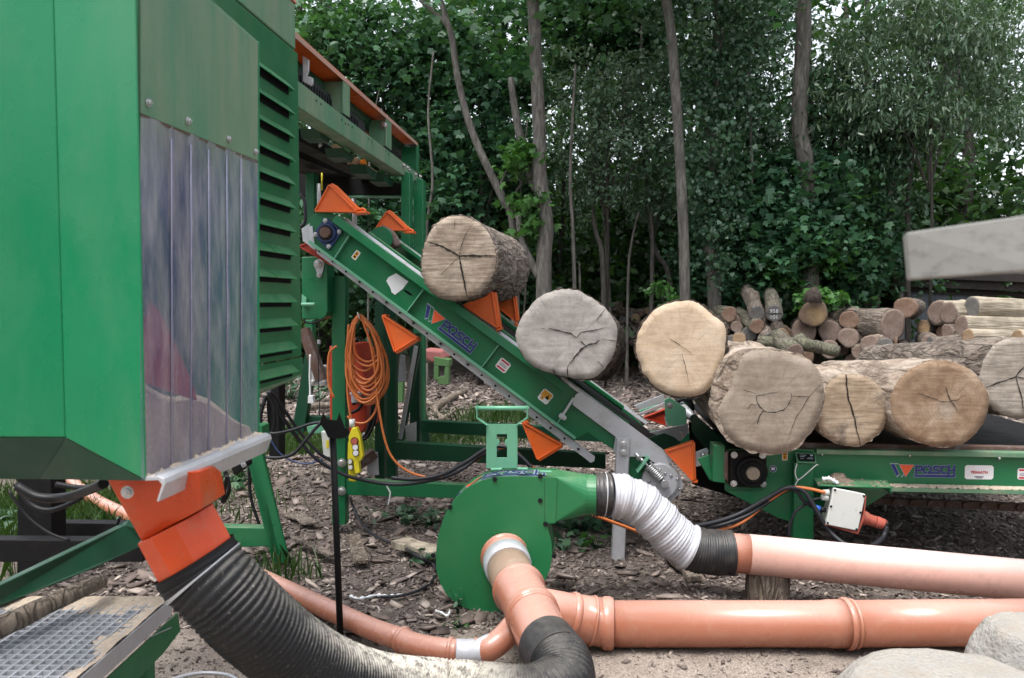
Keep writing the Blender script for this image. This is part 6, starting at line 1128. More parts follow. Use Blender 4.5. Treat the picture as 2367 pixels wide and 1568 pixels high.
part(tp_, 'pipe', 'pvc', lambda mb: (mb.tube(spline([gp(-60, 1010), gp(120, 1085), gp(225, 1160), gp(400, 1235), gp(560, 1315), gp(700, 1382), gp(850, 1450), gp(925, 1478)], 6), r9, 28), mb.tube(spline([gp(925,1478), gp(960,1492), gp(1010,1502), gp(1060,1507)], 6), r9+.003, 28)), 0)
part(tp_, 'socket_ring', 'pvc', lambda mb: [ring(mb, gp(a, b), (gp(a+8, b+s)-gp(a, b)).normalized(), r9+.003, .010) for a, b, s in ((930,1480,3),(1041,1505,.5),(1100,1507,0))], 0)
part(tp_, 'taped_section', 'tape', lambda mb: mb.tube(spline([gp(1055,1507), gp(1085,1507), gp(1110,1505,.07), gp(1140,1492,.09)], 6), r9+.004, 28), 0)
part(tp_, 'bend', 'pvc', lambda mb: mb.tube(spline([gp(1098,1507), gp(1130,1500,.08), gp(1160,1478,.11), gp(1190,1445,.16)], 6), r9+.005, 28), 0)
cable('ground_cable', 'grey cable loop lying on the sawdust below the big hose', 'cable', [G(a, b, .012) for a, b in ((395,1572),(440,1560),(480,1556),(530,1562),(560,1580))], .008, 'galv')
cable('ground_cable', 'black cable lying on the bark from the stand to the fan', 'cable', [F(810,1150,4.9)] + [G(a, b, z) for a, b, z in ((812,1160,.1),(825,1190,.03),(850,1225,.015),(885,1248,.015),(925,1262,.015),(965,1285,.08),(1000,1305,.03),(1008,1320,.015))], .009, 'cable')
cable('ground_cable', 'black cable curving on the sawdust left of the fan bottom', 'cable', [G(a, b, .012) for a, b in ((1008,1330),(990,1352),(960,1368),(920,1378),(880,1380))], .008, 'cable')
tag(MB().tube(spline([G(a, b, .012) for a, b in ((808,1378),(830,1384),(870,1376),(900,1378),(935,1374))], 5), [.004, .012, .003, .009, .006]*5, 6).build('plastic_scrap', M['plastic']), 'torn strip of clear plastic on the ground right of the black stand', 'plastic')
tag(MB().tube(spline([G(a, b, .012) for a, b in ((1005,1412),(1020,1416),(1034,1424),(1040,1412))], 5), [.003, .008, .004, .006]*4, 6).build('plastic_scrap', M['plastic']), 'small crumpled clear plastic scrap below the fan', 'plastic')
# ================================================================ black forked stand
bs = thing('fork_stand', 'black steel rod with a V shaped fork head standing upright in front', 'stand', tuple(G(785, 1474)))
part(bs, 'rod', 'black', lambda mb: mb.tube([Y(769, 995, 3.50), Y(787, 1480, 3.47)], .0145, 16), 0)
def vh(mb):
    d = 3.47
    mb.prism([Y(a, b, d) for a, b in ((739,979),(746,954),(757,970),(778,972),(784,954),(797,990),(806,992),(808,1003),(800,1012),(786,1014),(768,1014),(758,1012),(750,995))], Vector((0, .006, 0)))
    mb.prism([Y(739, 979, d+.004), Y(746, 954, d+.004), Y(746, 954, d+.07), Y(739, 979, d+.07)], Vector((.004, 0, 0)))
    mb.prism([Y(757, 970, d+.006), Y(779, 972, d+.006), Y(779, 972, d+.06), Y(757, 970, d+.06)], Vector((0, 0, -.004)))
part(bs, 'fork_head', 'black', vh, .0015)
# ================================================================ cables at the left behind
LC = 'dark cables hanging under the machine'
cable('machine_cable', 'thick grey black cable running diagonally down behind the stand rod', 'cable', [F(a, b, d) for a, b, d in ((618,905,4.6),(650,960,4.7),(690,1015,4.8),(730,1060,4.85),(790,1095,4.9),(850,1112,4.93),(920,1120,4.95),(1000,1110,4.95),(1060,1090,4.9),(1110,1055,4.9),(1150,1040,4.6))], .012, 'cable', LC)
cable('machine_cable', 'second cable beside the thick diagonal one, ending at the bark heap', 'cable', [F(a, b, d) for a, b, d in ((622,905,4.65),(645,930,4.75),(690,995,4.85),(735,1045,4.9),(765,1065,4.95))], .010, 'cable', LC)
cable('machine_cable', 'cable rising to the right toward the fork head', 'cable', [F(a, b, 4.7) for a, b in ((602,990),(615,1000),(640,1002),(680,993),(720,980),(760,974))], .010, 'cable', LC)
cable('machine_cable', 'cable rising steeply across the diagonal ones from lower left', 'cable', [F(a, b, 4.6) for a, b in ((615,1058),(650,1058),(680,1048),(705,1020),(730,990),(745,975))], .010, 'cable', LC)
for k_ in range(5):
    cable('coiled_cable', 'black cable coil hanging left of the trestle, turn number %s from outside' % ('one', 'two', 'three', 'four', 'five')[k_], 'cable', [F(a, b, 4.75+.03*k_) for a, b in ((612,930-k_*2),(604-k_,960),(606,995),(622-k_,1010),(634-3*k_,985),(632-3*k_,945),(618,915),(608-k_,940))], .009, 'rubber', 'coil of black cables')
cable('machine_cable', 'thin blue cable sagging left under the trestle', 'cable', [F(a, b, 5.0) for a, b in ((622,1010),(640,1040),(660,1058),(690,1070),(715,1072),(745,1062))], .006, 'navy', LC)
tag(part(None, 'steel_post', 'black', lambda mb: plateF(mb, [(622,880),(645,880),(645,1060),(622,1060)], 5.6, .12)), 'black square post behind the hanging cable coil', 'post')
# ================================================================ saw machine at the left
X0 = -1.062; CORN = Y(328, 699, 1.88); 
sm = thing('firewood_processor', 'huge green machine housing with louvres and a dusty plastic curtain at the left', 'machine', (-1.4, 2.6, 0))
def V3(px, py, d): return Y(px, py, d)
c_x, f_x = Y(328, 699, 1.88).x, Y(142, 699, 1.95).x
zc, zf, zt = Y(331, 1112, 1.88).z, Y(146, 1012, 1.95).z, 2.75
bl_ = Y(90, 1108, 2.06); bl0 = Vector((-1.9, 2.06, bl_.z))
part(sm, 'front_panel', 'greenbox', lambda mb: (mb.prism([Vector((c_x, 1.88, zc)), Vector((c_x, 1.88, zt)), Vector((f_x, 1.95, zt)), Vector((f_x, 1.95, zf))], Vector((0, .008, 0))),), .004)
part(sm, 'front_panel', 'greenbox', lambda mb: (mb.prism([Vector((f_x, 1.951, zf)), Vector((f_x, 1.951, zt)), Vector((-1.9, 1.965, zt)), Vector((-1.9, 1.965, zf))], Vector((0, .008, 0))),), .004)
part(sm, 'lower_chamfer', 'greendk', lambda mb: (mb.prism([Vector((-1.9, 1.967, zf-.002)), Vector((f_x, 1.953, zf-.002)), Vector((bl_.x, bl_.y, bl_.z)), bl0], Vector((0, .006, .003))), mb.prism([Vector((f_x, 1.953, zf-.002)), Vector((c_x-.002, 1.884, zc-.001)), Vector((bl_.x, bl_.y, bl_.z))], Vector((0, .006, .003)))), .001)
part(sm, 'upper_side_panel', 'greenalg', lambda mb: mb.prism([S(a, b, X0) for a, b in ((326,-60),(410,-60),(474,-14),(597,97),(597,373),(326,263))], -TX*.008), .002)
part(sm, 'roof_chamfer', 'greenpale', lambda mb: mb.prism([S(406,-64,X0), S(597,98,X0), S(597,98,X0)-TX*.05+Z*.045, S(406,-64,X0)-TX*.05+Z*.045], Z*-.004), .001)  # paler green paints in the highlight along this bevel
part(sm, 'panel_bolt', 'zinc', lambda mb: [mb.bolt(S(a, b, X0+.001), .0075, TX) for a, b in ((342, 238), (434, 280), (528, 322), (590, 351))], 0)
part(sm, 'panel_edge', 'rust', lambda mb: mb.prism([S(326,264,X0+.002), S(597,374,X0+.002), S(597,378,X0+.002), S(326,268,X0+.002)], -TX*.003), 0)
# interior seen through the curtain
part(sm, 'inner_wall', 'greendk', lambda mb: (mb.prism([S(326,100,X0)-TX*.5, S(597,200,X0)-TX*.5+AX*.3, S(597,980,X0)-TX*.5+AX*.3, S(330,1090,X0)-TX*.5], -TX*.01),), 0)
part(sm, 'end_panel', 'greenbox', lambda mb: mb.prism([S(598,96,X0), S(598,1005,X0), S(598,1005,X0)-TX*.5, S(598,96,X0)-TX*.5], AX*.008), .001)
part(sm, 'red_guide', 'orangedk', lambda mb: mb.prism([S(a, b, X0-.06) for a, b in ((325,800),(352,700),(366,716),(396,776),(443,880),(456,925),(393,905),(325,880))], -TX*.01), 0)
part(sm, 'billet', 'billet', lambda mb: [mb.tube([S(x, y0, X0-.26), S(x+2, (y0+y1)/2, X0-.25), S(x, y1, X0-.26)], [.004, .014*k, .004], 8) for x, y0, y1, k in ((416,650,880,1),(447,640,820,.8),(478,655,860,1.1),(506,660,905,1.),(536,690,850,.8),(556,670,900,1))], 0)
def sawpile(mb):
    n = 14; T = []
    for i in range(n+1):
        t = i/n; px = 330+t*266; y0 = 905+t*75+14*math.sin(t*9); yb = 1112-t*112; T.append((S(px, y0, X0-.03), S(px, yb, X0-.02), S(px, y0-22, X0-.3)))
    for i in range(n):
        a, b = T[i], T[i+1]; mb.add([a[0], b[0], b[1], a[1]], [[0, 1, 2, 3]], 0, True); mb.add([a[0], b[0], b[2], a[2]], [[0, 1, 2, 3]], 0, True)
part(sm, 'sawdust_heap', 'sawdust', sawpile, 0)
def curtmat():
    m, n, l, b = nodes('dusty_plastic_curtain'); v = coords(n, l, (3, 3, .7))
    c = mixc(n, l, ramp(n, l, noi(n, l, v, 7, 6, .65), [(.35, 0.), (.65, 1.)]), (.11, .12, .23), (.36, .34, .41))
    s = n.new('ShaderNodeSeparateXYZ'); l.new(coords(n, l), s.inputs[0])
    zz = math_(n, l, 'ADD', s.outputs['Z'], math_(n, l, 'MULTIPLY', noi(n, l, coords(n, l, (9, 9, .9)), 5, 5, .7), .34))
    top = ramp(n, l, math_(n, l, 'DIVIDE', zz, 3), [(.66, 0.), (.735, 1.)])
    c = mixc(n, l, math_(n, l, 'MULTIPLY', top, .75), c, (.30, .31, .24)); l.new(c, b.inputs['Base Color']); b.inputs['Roughness'].default_value = .32
    bot = ramp(n, l, math_(n, l, 'DIVIDE', s.outputs['Z'], 3), [(.36, .48), (.44, .60), (.60, .86)])
    al = math_(n, l, 'MULTIPLY', bot, ramp(n, l, noi(n, l, v, 11, 6, .7), [(.3, .72), (.7, 1.)])); l.new(al, b.inputs['Alpha'])
    bump(n, l, b, noi(n, l, v, 20, 4), .15, .003); return m
M['curtain'] = curtmat()
def curt(mb):
    xs = [326, 360, 393, 396, 399, 437, 441, 445, 479, 482, 485, 521, 524, 527, 555, 557, 559, 585, 597]; rows = []
    for t in (0, .25, .5, .75, 1):
        r_ = []
        for i, x in enumerate(xs):
            k = (x-326)/271; y0, y1 = 264+k*110, 1112-k*108; y = y0+(y1-y0)*t; off = .004 if x in (396, 441, 482, 524, 557) else 0
            r_.append(S(x+off*0, y, X0+.001)+TX*(off+.003*math.sin(x*.3+t*3)))
        rows.append(r_)
    nx_ = len(xs); mb.v = [p for r_ in rows for p in r_]
    for j in range(4):
        for i in range(nx_-1): mb.f.append([j*nx_+i, j*nx_+i+1, (j+1)*nx_+i+1, (j+1)*nx_+i]); mb.m.append(0); mb.s.append(False)
    for x in (396, 441, 482, 524, 557):
        k = (x-326)/271; y0, y1 = 300+k*80, 1112-k*108; mb.tube([S(x, y0, X0+.005), S(x+1, (y0+y1)/2, X0+.005), S(x, y1, X0+.005)], .0018, 6, 1); mb.tube([S(x-1., y0, X0+.0035), S(x-1., y1, X0+.0035)], .0012, 6, 2)
part(sm, 'plastic_curtain', [M['curtain'], paint('curtain_rib', (.30, .29, .42), .3, var=.3, dirt=(.3, .28, .2), damt=.5), paint('curtain_groove', (.05, .05, .09), .5)], curt, 0)
def lip(mb):
    a, b = S(334, 1108, X0), S(592, 1003, X0); sec = [(0, .004), (.035, .006), (.048, 0), (.052, -.012), (.034, -.056), (.029, -.055), (.043, -.014), (.034, -.004), (0, -.006)]
    a.z = b.z = (a.z+b.z)/2; mb.prism([a+TX*x+Z*z for x, z in sec], b-a)
part(sm, 'bottom_lip', 'galv', lip, .0015)
part(sm, 'lip_sawdust', 'sawdust', lambda mb: dustfield(mb, S(336, 1107, X0)+Z*.003, S(590, 1004, X0)-S(336, 1107, X0), TX*.034, Z, 160, 8, lambda s, t: .002-.006*t+.014*noise.noise(Vector((s*30, t*2, 0))), .012), 0)
# orange outlet chute
def hop(mb):
    t = [V3(243,1100,2.0), V3(462,1090,1.98), V3(508,1070,2.2), V3(300,1080,2.3)]; b = [V3(327,1252,2.08), V3(465,1178,2.02), V3(521,1142,2.2), V3(395,1205,2.28)]; mb.loft(t, b)
part(sm, 'outlet_hopper', 'orangechute', hop, .003)
part(sm, 'outlet_spout', 'orangechute', lambda mb: (mb.tube([V3(407,1208,2.13), V3(458,1303,2.13)], .1075, 10),), .002)
bpy.data.objects['outlet_spout'].data.polygons.foreach_set('use_smooth', [False]*len(bpy.data.objects['outlet_spout'].data.polygons))
part(sm, 'hopper_bolt', 'zinc', lambda mb: mb.bolt(V3(295, 1138, 1.98), .011, Vector((0, -1, 0))), 0)
# louvre box
XL = -1.3
def SL(y, z, off=0.): return Vector((XL+off+K*y, y, z))
part(sm, 'louvre_panel', 'greenlou', lambda mb: mb.prism([SL(2.45, 1.258), SL(3.58, 1.258), SL(3.58, 2.60), SL(2.45, 2.60)], -TX*.55), .005)
part(sm, 'upper_louvre_box', 'greenalg', lambda mb: mb.prism([SL(2.45, 2.612, -.006), SL(3.57, 2.612, -.006), SL(3.57, 2.81, -.006), SL(2.45, 2.81, -.006)], -TX*.55), .006)
part(sm, 'roof_cap', paint('worn_orange_cap', (.42, .13, .08), .6, dirt=(.2, .17, .14), damt=.8, dscale=14), lambda mb: mb.prism([SL(2.45, 2.812, .0), SL(3.575, 2.812, .0), SL(3.575, 2.845, -.012), SL(2.45, 2.845, -.012)], -TX*.55), .003)
part(sm, 'lower_skirt', 'greenlou', lambda mb: (mb.prism([SL(2.45, 1.252, .004), SL(3.585, 1.252, .004), SL(3.585, 1.175, .0), SL(2.45, 1.135, .0)], -TX*.01),), .002)
part(sm, 'skirt_underside', 'greenalg', lambda mb: mb.prism([SL(2.6, 1.14, -.004), SL(3.58, 1.172, -.004), SL(3.58, 1.10, -.25), SL(2.6, 1.0, -.25)], Z*-.006), .001)
def louv(mb):
    for k in range(13):
        z = 2.405 - k*.1005; y0, y1 = 2.75, 3.45
        a = [SL(y0, z+.034, .001), SL(y1, z+.034, .001), SL(y1+.012, z+.002, .030), SL(y0, z+.002, .030)]
        mb.prism(a, Z*-.004, 0); mb.prism([SL(y1, z+.034, .001), SL(y1+.012, z+.002, .030), SL(y1+.012, z-.006, .001)], AX*-.003, 0)
        mb.add([SL(y0, z+.028, .003), SL(y1+.006, z+.028, .003), SL(y1+.006, z-.020, .003), SL(y0, z-.020, .003)], [[0, 1, 2, 3]], 1)
part(sm, 'louvre', [M['greenfan'], M['ink']], louv, 0)
# machine legs and base
part(sm, 'splayed_leg', 'green', lambda mb: (mb.prism([F(a, b, 4.35) for a, b in ((566,1040),(603,1040),(668,1296),(648,1304),(630,1300))], AX*.02), mb.prism([F(a, b, 4.35) for a, b in ((566,1040),(590,1040),(652,1304),(628,1298))], AX*.11), mb.prism([F(596,980,4.36), F(606,985,4.36), F(608,1045,4.36), F(568,1045,4.36)], AX*.1)), .003)
part(sm, 'cross_tube', 'green', lambda mb: plateF(mb, [(480,1219),(615,1221),(622,1264),(480,1266)], 4.4, .08), .004)
part(sm, 'frame_post', 'black', lambda mb: (plateF(mb, [(40,1090),(118,1090),(120,1330),(40,1330)], 3.9, .12), plateF(mb, [(525,1050),(560,1050),(566,1080),(540,1100)], 4.0, .1)), .004)
part(sm, 'frame_tube', 'black', lambda mb: (plateF(mb, [(-60,1248),(330,1251),(330,1300),(-60,1300)], 3.6, .08), plateF(mb, [(118,1209),(290,1211),(290,1248),(118,1246)], 4.2, .08)), .004)
part(sm, 'diagonal_beam', 'greendk', lambda mb: mb.prism([Y(-60,1382,2.6), Y(290,1213,3.1), Y(332,1225,3.1), Y(332,1262,3.1), Y(200,1322,2.9), Y(-60,1425,2.6)], Vector((-.02, .07, 0))), .004)
for k_, (pts, r) in enumerate([([(40,1125,2.9),(90,1150,2.9),(150,1150,2.9),(200,1135,2.8),(240,1118,2.6)], .018), ([(35,1118,3.0),(70,1165,3.0),(110,1180,3.0),(150,1170,3.0),(190,1150,3.0)], .010), ([(20,1135,3.1),(60,1190,3.1),(110,1230,3.1),(160,1250,3.1)], .006), ([(278,1195,3.0),(262,1230,3.0),(235,1255,3.0)], .006), ([(130,1120,3.2),(190,1128,3.2),(240,1120,3.1)], .012), ([(520,1085,3.9),(530,1130,3.9),(515,1160,3.9),(525,1100,3.8)], .010), ([(575,1075,4.6),(580,1150,4.6),(595,1200,4.6),(602,1220,4.6)], .009)]):
    part(sm, 'hydraulic_hose', 'rubber', lambda mb: mb.tube(spline([F(*q) for q in pts], 8), r, 10), 0)
part(sm, 'nozzle', 'galv', lambda mb: mb.tube([F(560,1068,3.6), F(566,1080,3.6)], .012, 10), 0)
# ---------------------------------------------------------------- raised saw frame beyond the louvres
X1 = -1.5
uf = thing('raised_belt_frame', 'raised green steel frame with orange cover beyond the louvred housing', 'frame', tuple(F(940, 1000, 6.6)))
def S1(a, b, o=0.): return S(a, b, X1+o)
part(uf, 'long_beam', 'greenalg', lambda mb: (mb.prism([S1(640,149), S1(940,381), S1(936,408), S1(640,216)], -TX*.008), mb.prism([S1(640,216), S1(936,408), S1(936,408)-TX*.10, S1(640,216)-TX*.10], Z*.008)), .002)
def fpost(x0, x1, yt, yb_): return lambda mb: (mb.prism([S1(x0, yt, .003), S1(x1, yt+(x1-x0)*.9, .003), S1(x1, yb_+10, .003), S1(x0, yb_, .003)], -TX*.01), mb.prism([S1(x0, yt+10), S1(x0, yb_), S1(x0, yb_)-TX*.13, S1(x0, yt+10)-TX*.13], AX*.01))
for q in ((794, 809, 178, 262), (893, 905, 268, 338), (963, 969, 330, 392)): part(uf, 'cover_post', 'greenalg' if q[0] < 960 else 'green', fpost(*q), .001)
part(uf, 'orange_cover', 'orange', lambda mb: mb.prism([S1(640,38), S1(966,333), S1(966,333)-TX*.42-Z*.02, S1(640,38)-TX*.42-Z*.02], Z*.006), 0)
part(uf, 'cover_edge', paint('dusty_cover_edge', (.40, .25, .2), .7, dirt=(.5, .12, .05), damt=.6, dscale=9), lambda mb: mb.prism([S1(640,36,.006), S1(966,331,.006), S1(966,338,.006), S1(640,50,.006)], -TX*.005), .001)
part(uf, 'cover_tube', 'greendk', lambda mb: mb.tube([S1(660,150,-.17), S1(960,365,-.17)], .055, 16), 0)
part(uf, 'ridged_belt', 'cable', lambda mb: (mb.prism([S1(640,120,-.08), S1(842,284,-.08), S1(846,312,-.08), S1(640,160,-.08)], -TX*.3), [mb.bar(S1(697+i*6.2, 176+i*4.9, -.075), S1(697+i*6.2, 196+i*4.9, -.075), .006, .02, 0, AX) for i in range(22)]), 0)
part(uf, 'rear_shield', 'black', lambda mb: mb.prism([S1(640,40,-.42), S1(962,335,-.42), S1(962,395,-.42), S1(640,180,-.42)], -TX*.01), 0)
part(uf, 'roller_bracket', 'galv', lambda mb: (plateF(mb, [(699,128),(713,138),(712,165),(708,175),(722,180),(722,193),(718,198),(700,188)], 4.22, .02),), .002)
part(uf, 'small_bolt', 'zinc', lambda mb: [mb.bolt(S1(a, b, o), .014, n_) for a, b, o, n_ in ((932,383,.004,TX),(941,388,.004,TX),(960,404,.004,TX),(970,409,.004,TX),(944,394,.004,TX))] + [mb.bolt(F(787,203,4.85), .02), mb.bolt(F(888,290,5.8), .02)], 0)
part(uf, 'beam_hole', 'ink', lambda mb: [mb.disc(S1(a, b, .001), TX, .007, .001, 10) for a, b in ((731,233),(742,241),(790,277),(799,286),(805,289),(814,294),(852,322),(860,328),(892,350),(899,356))], 0)
part(uf, 'end_post', 'green', lambda mb: plateF(mb, [(927,392),(947,398),(947,720),(927,720)], 6.35, .12), .006)
part(uf, 'end_post', 'green', lambda mb: plateF(mb, [(955,408),(978,415),(979,1000),(956,1000)], 6.8, .12), .006)
part(uf, 'end_plate', 'greenalg', lambda mb: (mb.prism([S1(935,377,.006), S1(966,402,.006), S1(966,420,.006), S1(935,405,.006)], -TX*.006)), .001)
part(uf, 'lower_channel', 'black', lambda mb: (mb.prism([S1(640,268,-.28), S1(915,425,-.28), S1(915,441,-.28), S1(640,300,-.28)], -TX*.12), mb.prism([S1(640,315,-.5), S1(915,436,-.5), S1(915,452,-.5), S1(640,345,-.5)], -TX*.3)), .002)
part(uf, 'wood_board', 'billet', lambda mb: mb.prism([S1(778,333,-.2), S1(895,412,-.2), S1(893,428,-.2), S1(775,352,-.2)], -TX*.03), .002)
part(uf, 'warning_lamp', paint('bright_orange_plastic', (.9, .25, .02), .3), lambda mb: (mb.disc(S1(836,385,-.18), TX, .05, .03, 12), mb.disc(S1(842,350,-.1), TX, .035, .02, 12)), .002)  # discs in plain bright orange plastic, no emission
part(uf, 'channel_bolt', 'zinc', lambda mb: [mb.bolt(S1(716+i*22, 322+i*13.5, -.26), .012, TX) for i in range(9)], 0)
part(uf, 'cross_beam', 'black', lambda mb: plateF(mb, [(690,395),(930,425),(930,452),(690,452)], 6.5, .12), .003)
part(uf, 'cross_beam_edge', 'greenpale', lambda mb: plateF(mb, [(796,452.5),(930,452.5),(930,455),(796,455)], 6.48, .1), 0)
part(uf, 'hanging_bracket', 'greendk', lambda mb: [mb.prism([S1(a, b, -.1), S1(a+28, b+20, -.1), S1(a+22, b+34, -.1), S1(a+4, b+22, -.1)], -TX*.12) for a, b in ((738,297),(792,342),(846,380),(885,398))], .002)
part(uf, 'inner_post', 'green', lambda mb: (plateF(mb, [(706,400),(726,400),(726,560),(706,560)], 5.9, .1),), .004)
part(uf, 'steel_pipe', 'galv', lambda mb: (mb.tube([F(737, 425, 5.7), F(738, 500, 5.7)], .014, 12), mb.tube([F(818, 452, 7.5), F(820, 520, 7.5)], .022, 12)), 0)
part(uf, 'yellow_wire', 'yellow', lambda mb: mb.tube([F(744, 400, 5.7), F(744, 440, 5.7)], .006, 8), 0)
cable('grey_coil', 'grey cable coil half hidden behind the louvred housing', 'cable', [F(a, b, 5.0) for a, b in ((694,450),(703,462),(706,490),(704,515),(694,525))], .012, 'cable')
# ================================================================ step platform, lower left
stp = thing('grating_step', 'galvanised grating step with sawdust on green steel stringers at the lower left', 'step', (-1.5, 2.5, 0))
zs = .46; q0, q1, q2, q3_ = G(170,1397,zs), G(397,1386,zs), G(155,1590,zs), G(-150,1590,zs); q4_ = Vector((q0.x-.45, q0.y, zs)); xr = (q1.x+q2.x)/2
y0_, y1_ = 2.05, q1.y; x0_ = xr-.95
def grate(mb):
    s = .034; x = x0_
    while x < xr-.01: mb.prism([Vector((x, y0_, zs)), Vector((x+.004, y0_, zs)), Vector((x+.004, y0_, zs-.017)), Vector((x, y0_, zs-.017))], Vector((0, y1_-y0_, 0))); x += s
    y_ = y0_+.02
    while y_ < y1_: mb.prism([Vector((x0_, y_, zs-.001)), Vector((x0_, y_+.004, zs-.001)), Vector((x0_, y_+.004, zs-.0165)), Vector((x0_, y_, zs-.0165))], Vector((xr-x0_, 0, 0))); y_ += s
part(stp, 'grating', 'galv', grate, 0)
part(stp, 'tray', 'galv', lambda mb: mb.prism([Vector((x0_, y0_, zs-.018)), Vector((xr-.002, y0_, zs-.018)), Vector((xr-.002, y1_, zs-.018)), Vector((x0_, y1_, zs-.018))], Vector((0, 0, -.003))), 0)
part(stp, 'edge_frame', 'galv', lambda mb: (mb.prism([Vector((xr, y0_, zs+.003)), Vector((xr+.005, y0_, zs+.003)), Vector((xr+.005, y0_, zs-.055)), Vector((xr, y0_, zs-.055))], Vector((0, y1_-y0_, 0))), mb.prism([Vector((xr, y1_-.20, zs-.056)), Vector((xr+.005, y1_-.20, zs-.056)), Vector((xr+.005, y1_-.005, zs-.10)), Vector((xr, y1_-.005, zs-.10))][:2]+[Vector((xr+.005, y1_-.005, zs-.10)), Vector((xr, y1_-.005, zs-.10))], Vector((0, 0, .003)))), .001)
part(stp, 'stringer', 'green', lambda mb: (mb.prism([Vector((xr-.012, y0_-.3, zs-.075)), Vector((xr-.012, y1_+.07, zs-.075)), Vector((xr-.012, y1_+.09, zs-.15)), Vector((xr-.012, y1_-.05, zs-.17)), Vector((xr-.012, y0_-.3, zs-.17))], Vector((.008, 0, 0))), mb.prism([Vector((x0_, y0_-.3, zs-.05)), Vector((x0_, y1_+.07, zs-.05)), Vector((x0_, y1_-.05, zs-.17)), Vector((x0_, y0_-.3, zs-.17))], Vector((-.008, 0, 0))), [mb.box(Vector((x_, y_, zs/2-.08)), .05, .05, zs-.17) for x_ in (x0_+.03, xr-.05) for y_ in (y0_+.1, y1_-.1)]), .002)
def stepdust(mb):
    def h(s, t):
        x = x0_+s*(xr-x0_); y_ = y0_+t*(y1_-y0_); e_ = max(1.15*math.exp(-(y1_-y_)/.10), .9*math.exp(-(xr-x)/.07), .9*math.exp(-(x-x0_)/.3)*.8, .8*math.exp(-(y_-y0_)/.07))
        return (e_ - .42 + .35*noise.noise(Vector((x*9, y_*9, 1))) + .12*noise.noise(Vector((x*40, y_*40, 1))))*.022
    dustfield(mb, Vector((x0_, y0_, zs-.004)), Vector((xr-x0_, 0, 0)), Vector((0, y1_-y0_, 0)), Z, 150, 130, h, .016)
part(stp, 'sawdust', 'sawdust', stepdust, 0)
bgp = spline([Q(-60, 1475, 2.30), Q(40, 1432, 2.42), Q(110, 1398, 2.52), Q(180, 1368, 2.62), Q(236, 1343, 2.72)], 8)
tag(MB().tube([p for p in bgp], [.036-.012*i/len(bgp)+.0006*math.sin(i*.7) for i in range(len(bgp))], 16).build('branch', M['branch']), 'grey brown branch lying across the sawdust covered grating step', 'branch')
# ================================================================ foreground timber, blocks
tm = thing('timber', 'blurred grey squared timber reaching in at the upper right, very near', 'timber', tuple(Y(2200, 600, 1.05)))
a0, a1, b0, b1 = Y(2094, 538, 1.10), Y(2104, 646, 1.10), Y(2400, 494, .93), Y(2400, 624, .93); dd = (b0-a0).normalized()*1.2
part(tm, 'beam', 'oldwood', lambda mb: mb.prism([a0, a1, b1, b0], Vector((.025, .06, 0))), .002)
part(tm, 'beam', 'oldwood', lambda mb: mb.prism([b0+Vector((.001, 0, 0)), b1+Vector((.001, 0, 0)), b1+Vector((.5, -.25, 0)), b0+Vector((.5, -.25, 0))], Vector((.025, .06, 0))), .002)
part(tm, 'post', 'oldwood', lambda mb: mb.box(Vector((b1.x+.42, b1.y-.18, b1.z/2-.0)), .07, .07, b1.z-.004), .003)
for i_, (px, py, d, sx, sy, sz, lab) in enumerate([(2215, 1560, 2.62, .46, .24, .24, 'low wide dusty concrete boulder at the bottom right corner'), (2420, 1455, 2.85, .22, .20, .32, 'taller rounded concrete boulder at the right edge beside the pipe')]):
    c = G(px, py, .26 if i_ == 0 else .36); lump('concrete_boulder', (c.x, c.y+.05, c.z-sz*.75), (sx, sy, sz), 'stone', lab, 'boulder', seed=i_*5+2, group='concrete boulders', flat=.72, sub=5)
# ================================================================ ground plants
def blades(name, spots_, n, h, label, sp, mat_='grass'):
    P = []
    for (px, py) in spots_:
        c = G(px, py); P.append(np.stack([NPR.normal(c.x, sp*2.2, n), NPR.normal(c.y, sp, n), np.zeros(n)], 1))
    P = np.concatenate(P); P[:, 2] = [gz(a, b)-.005 for a, b in P[:, :2]]; n = len(P); hh = h*NPR.uniform(.4, 1.3, n); an = NPR.uniform(0, 6.28, n); ln = NPR.normal(0, .35, (n, 2)); wd = .0035+.002*NPR.rand(n)
    dx = np.stack([np.cos(an)*wd, np.sin(an)*wd, np.zeros(n)], 1); mid = P+np.stack([ln[:, 0]*hh*.3, ln[:, 1]*hh*.3, hh*.6], 1); tip = P+np.stack([ln[:, 0]*hh, ln[:, 1]*hh, hh*.95], 1)
    Vv = np.stack([P-dx, P+dx, mid+dx*.8, tip, mid-dx*.8], 1).reshape(-1, 3)
    return tag(mesh_np(name, Vv, np.arange(n*5).reshape(n, 5), M[mat_]), label, 'grass', kind='stuff')
blades('grass', [(680, 1030), (720, 1045), (705, 1015), (740, 1000), (660, 1010), (765, 1030)], 900, .13, 'tufts of green grass behind the diagonal cables left of the stand', .28)
blades('grass', [(1020, 1015), (1060, 1020), (985, 1005), (1085, 1018)], 450, .12, 'grass between the two rear crossbars of the elevator frame', .2)
blades('grass', [(1170, 965), (1190, 975), (1150, 970)], 400, .22, 'grass tuft above the fan handle behind the elevator', .16)
blades('grass', [(100, 1190), (20, 1200), (180, 1200), (30, 1160), (230, 1160), (10, 1240), (140, 1180)], 700, .15, 'rough grass under the machine at the left edge', .25)
blades('grass', [(640, 1320), (655, 1330), (25, 1330)], 40, .16, 'few long grass blades by the thin pipe', .05)
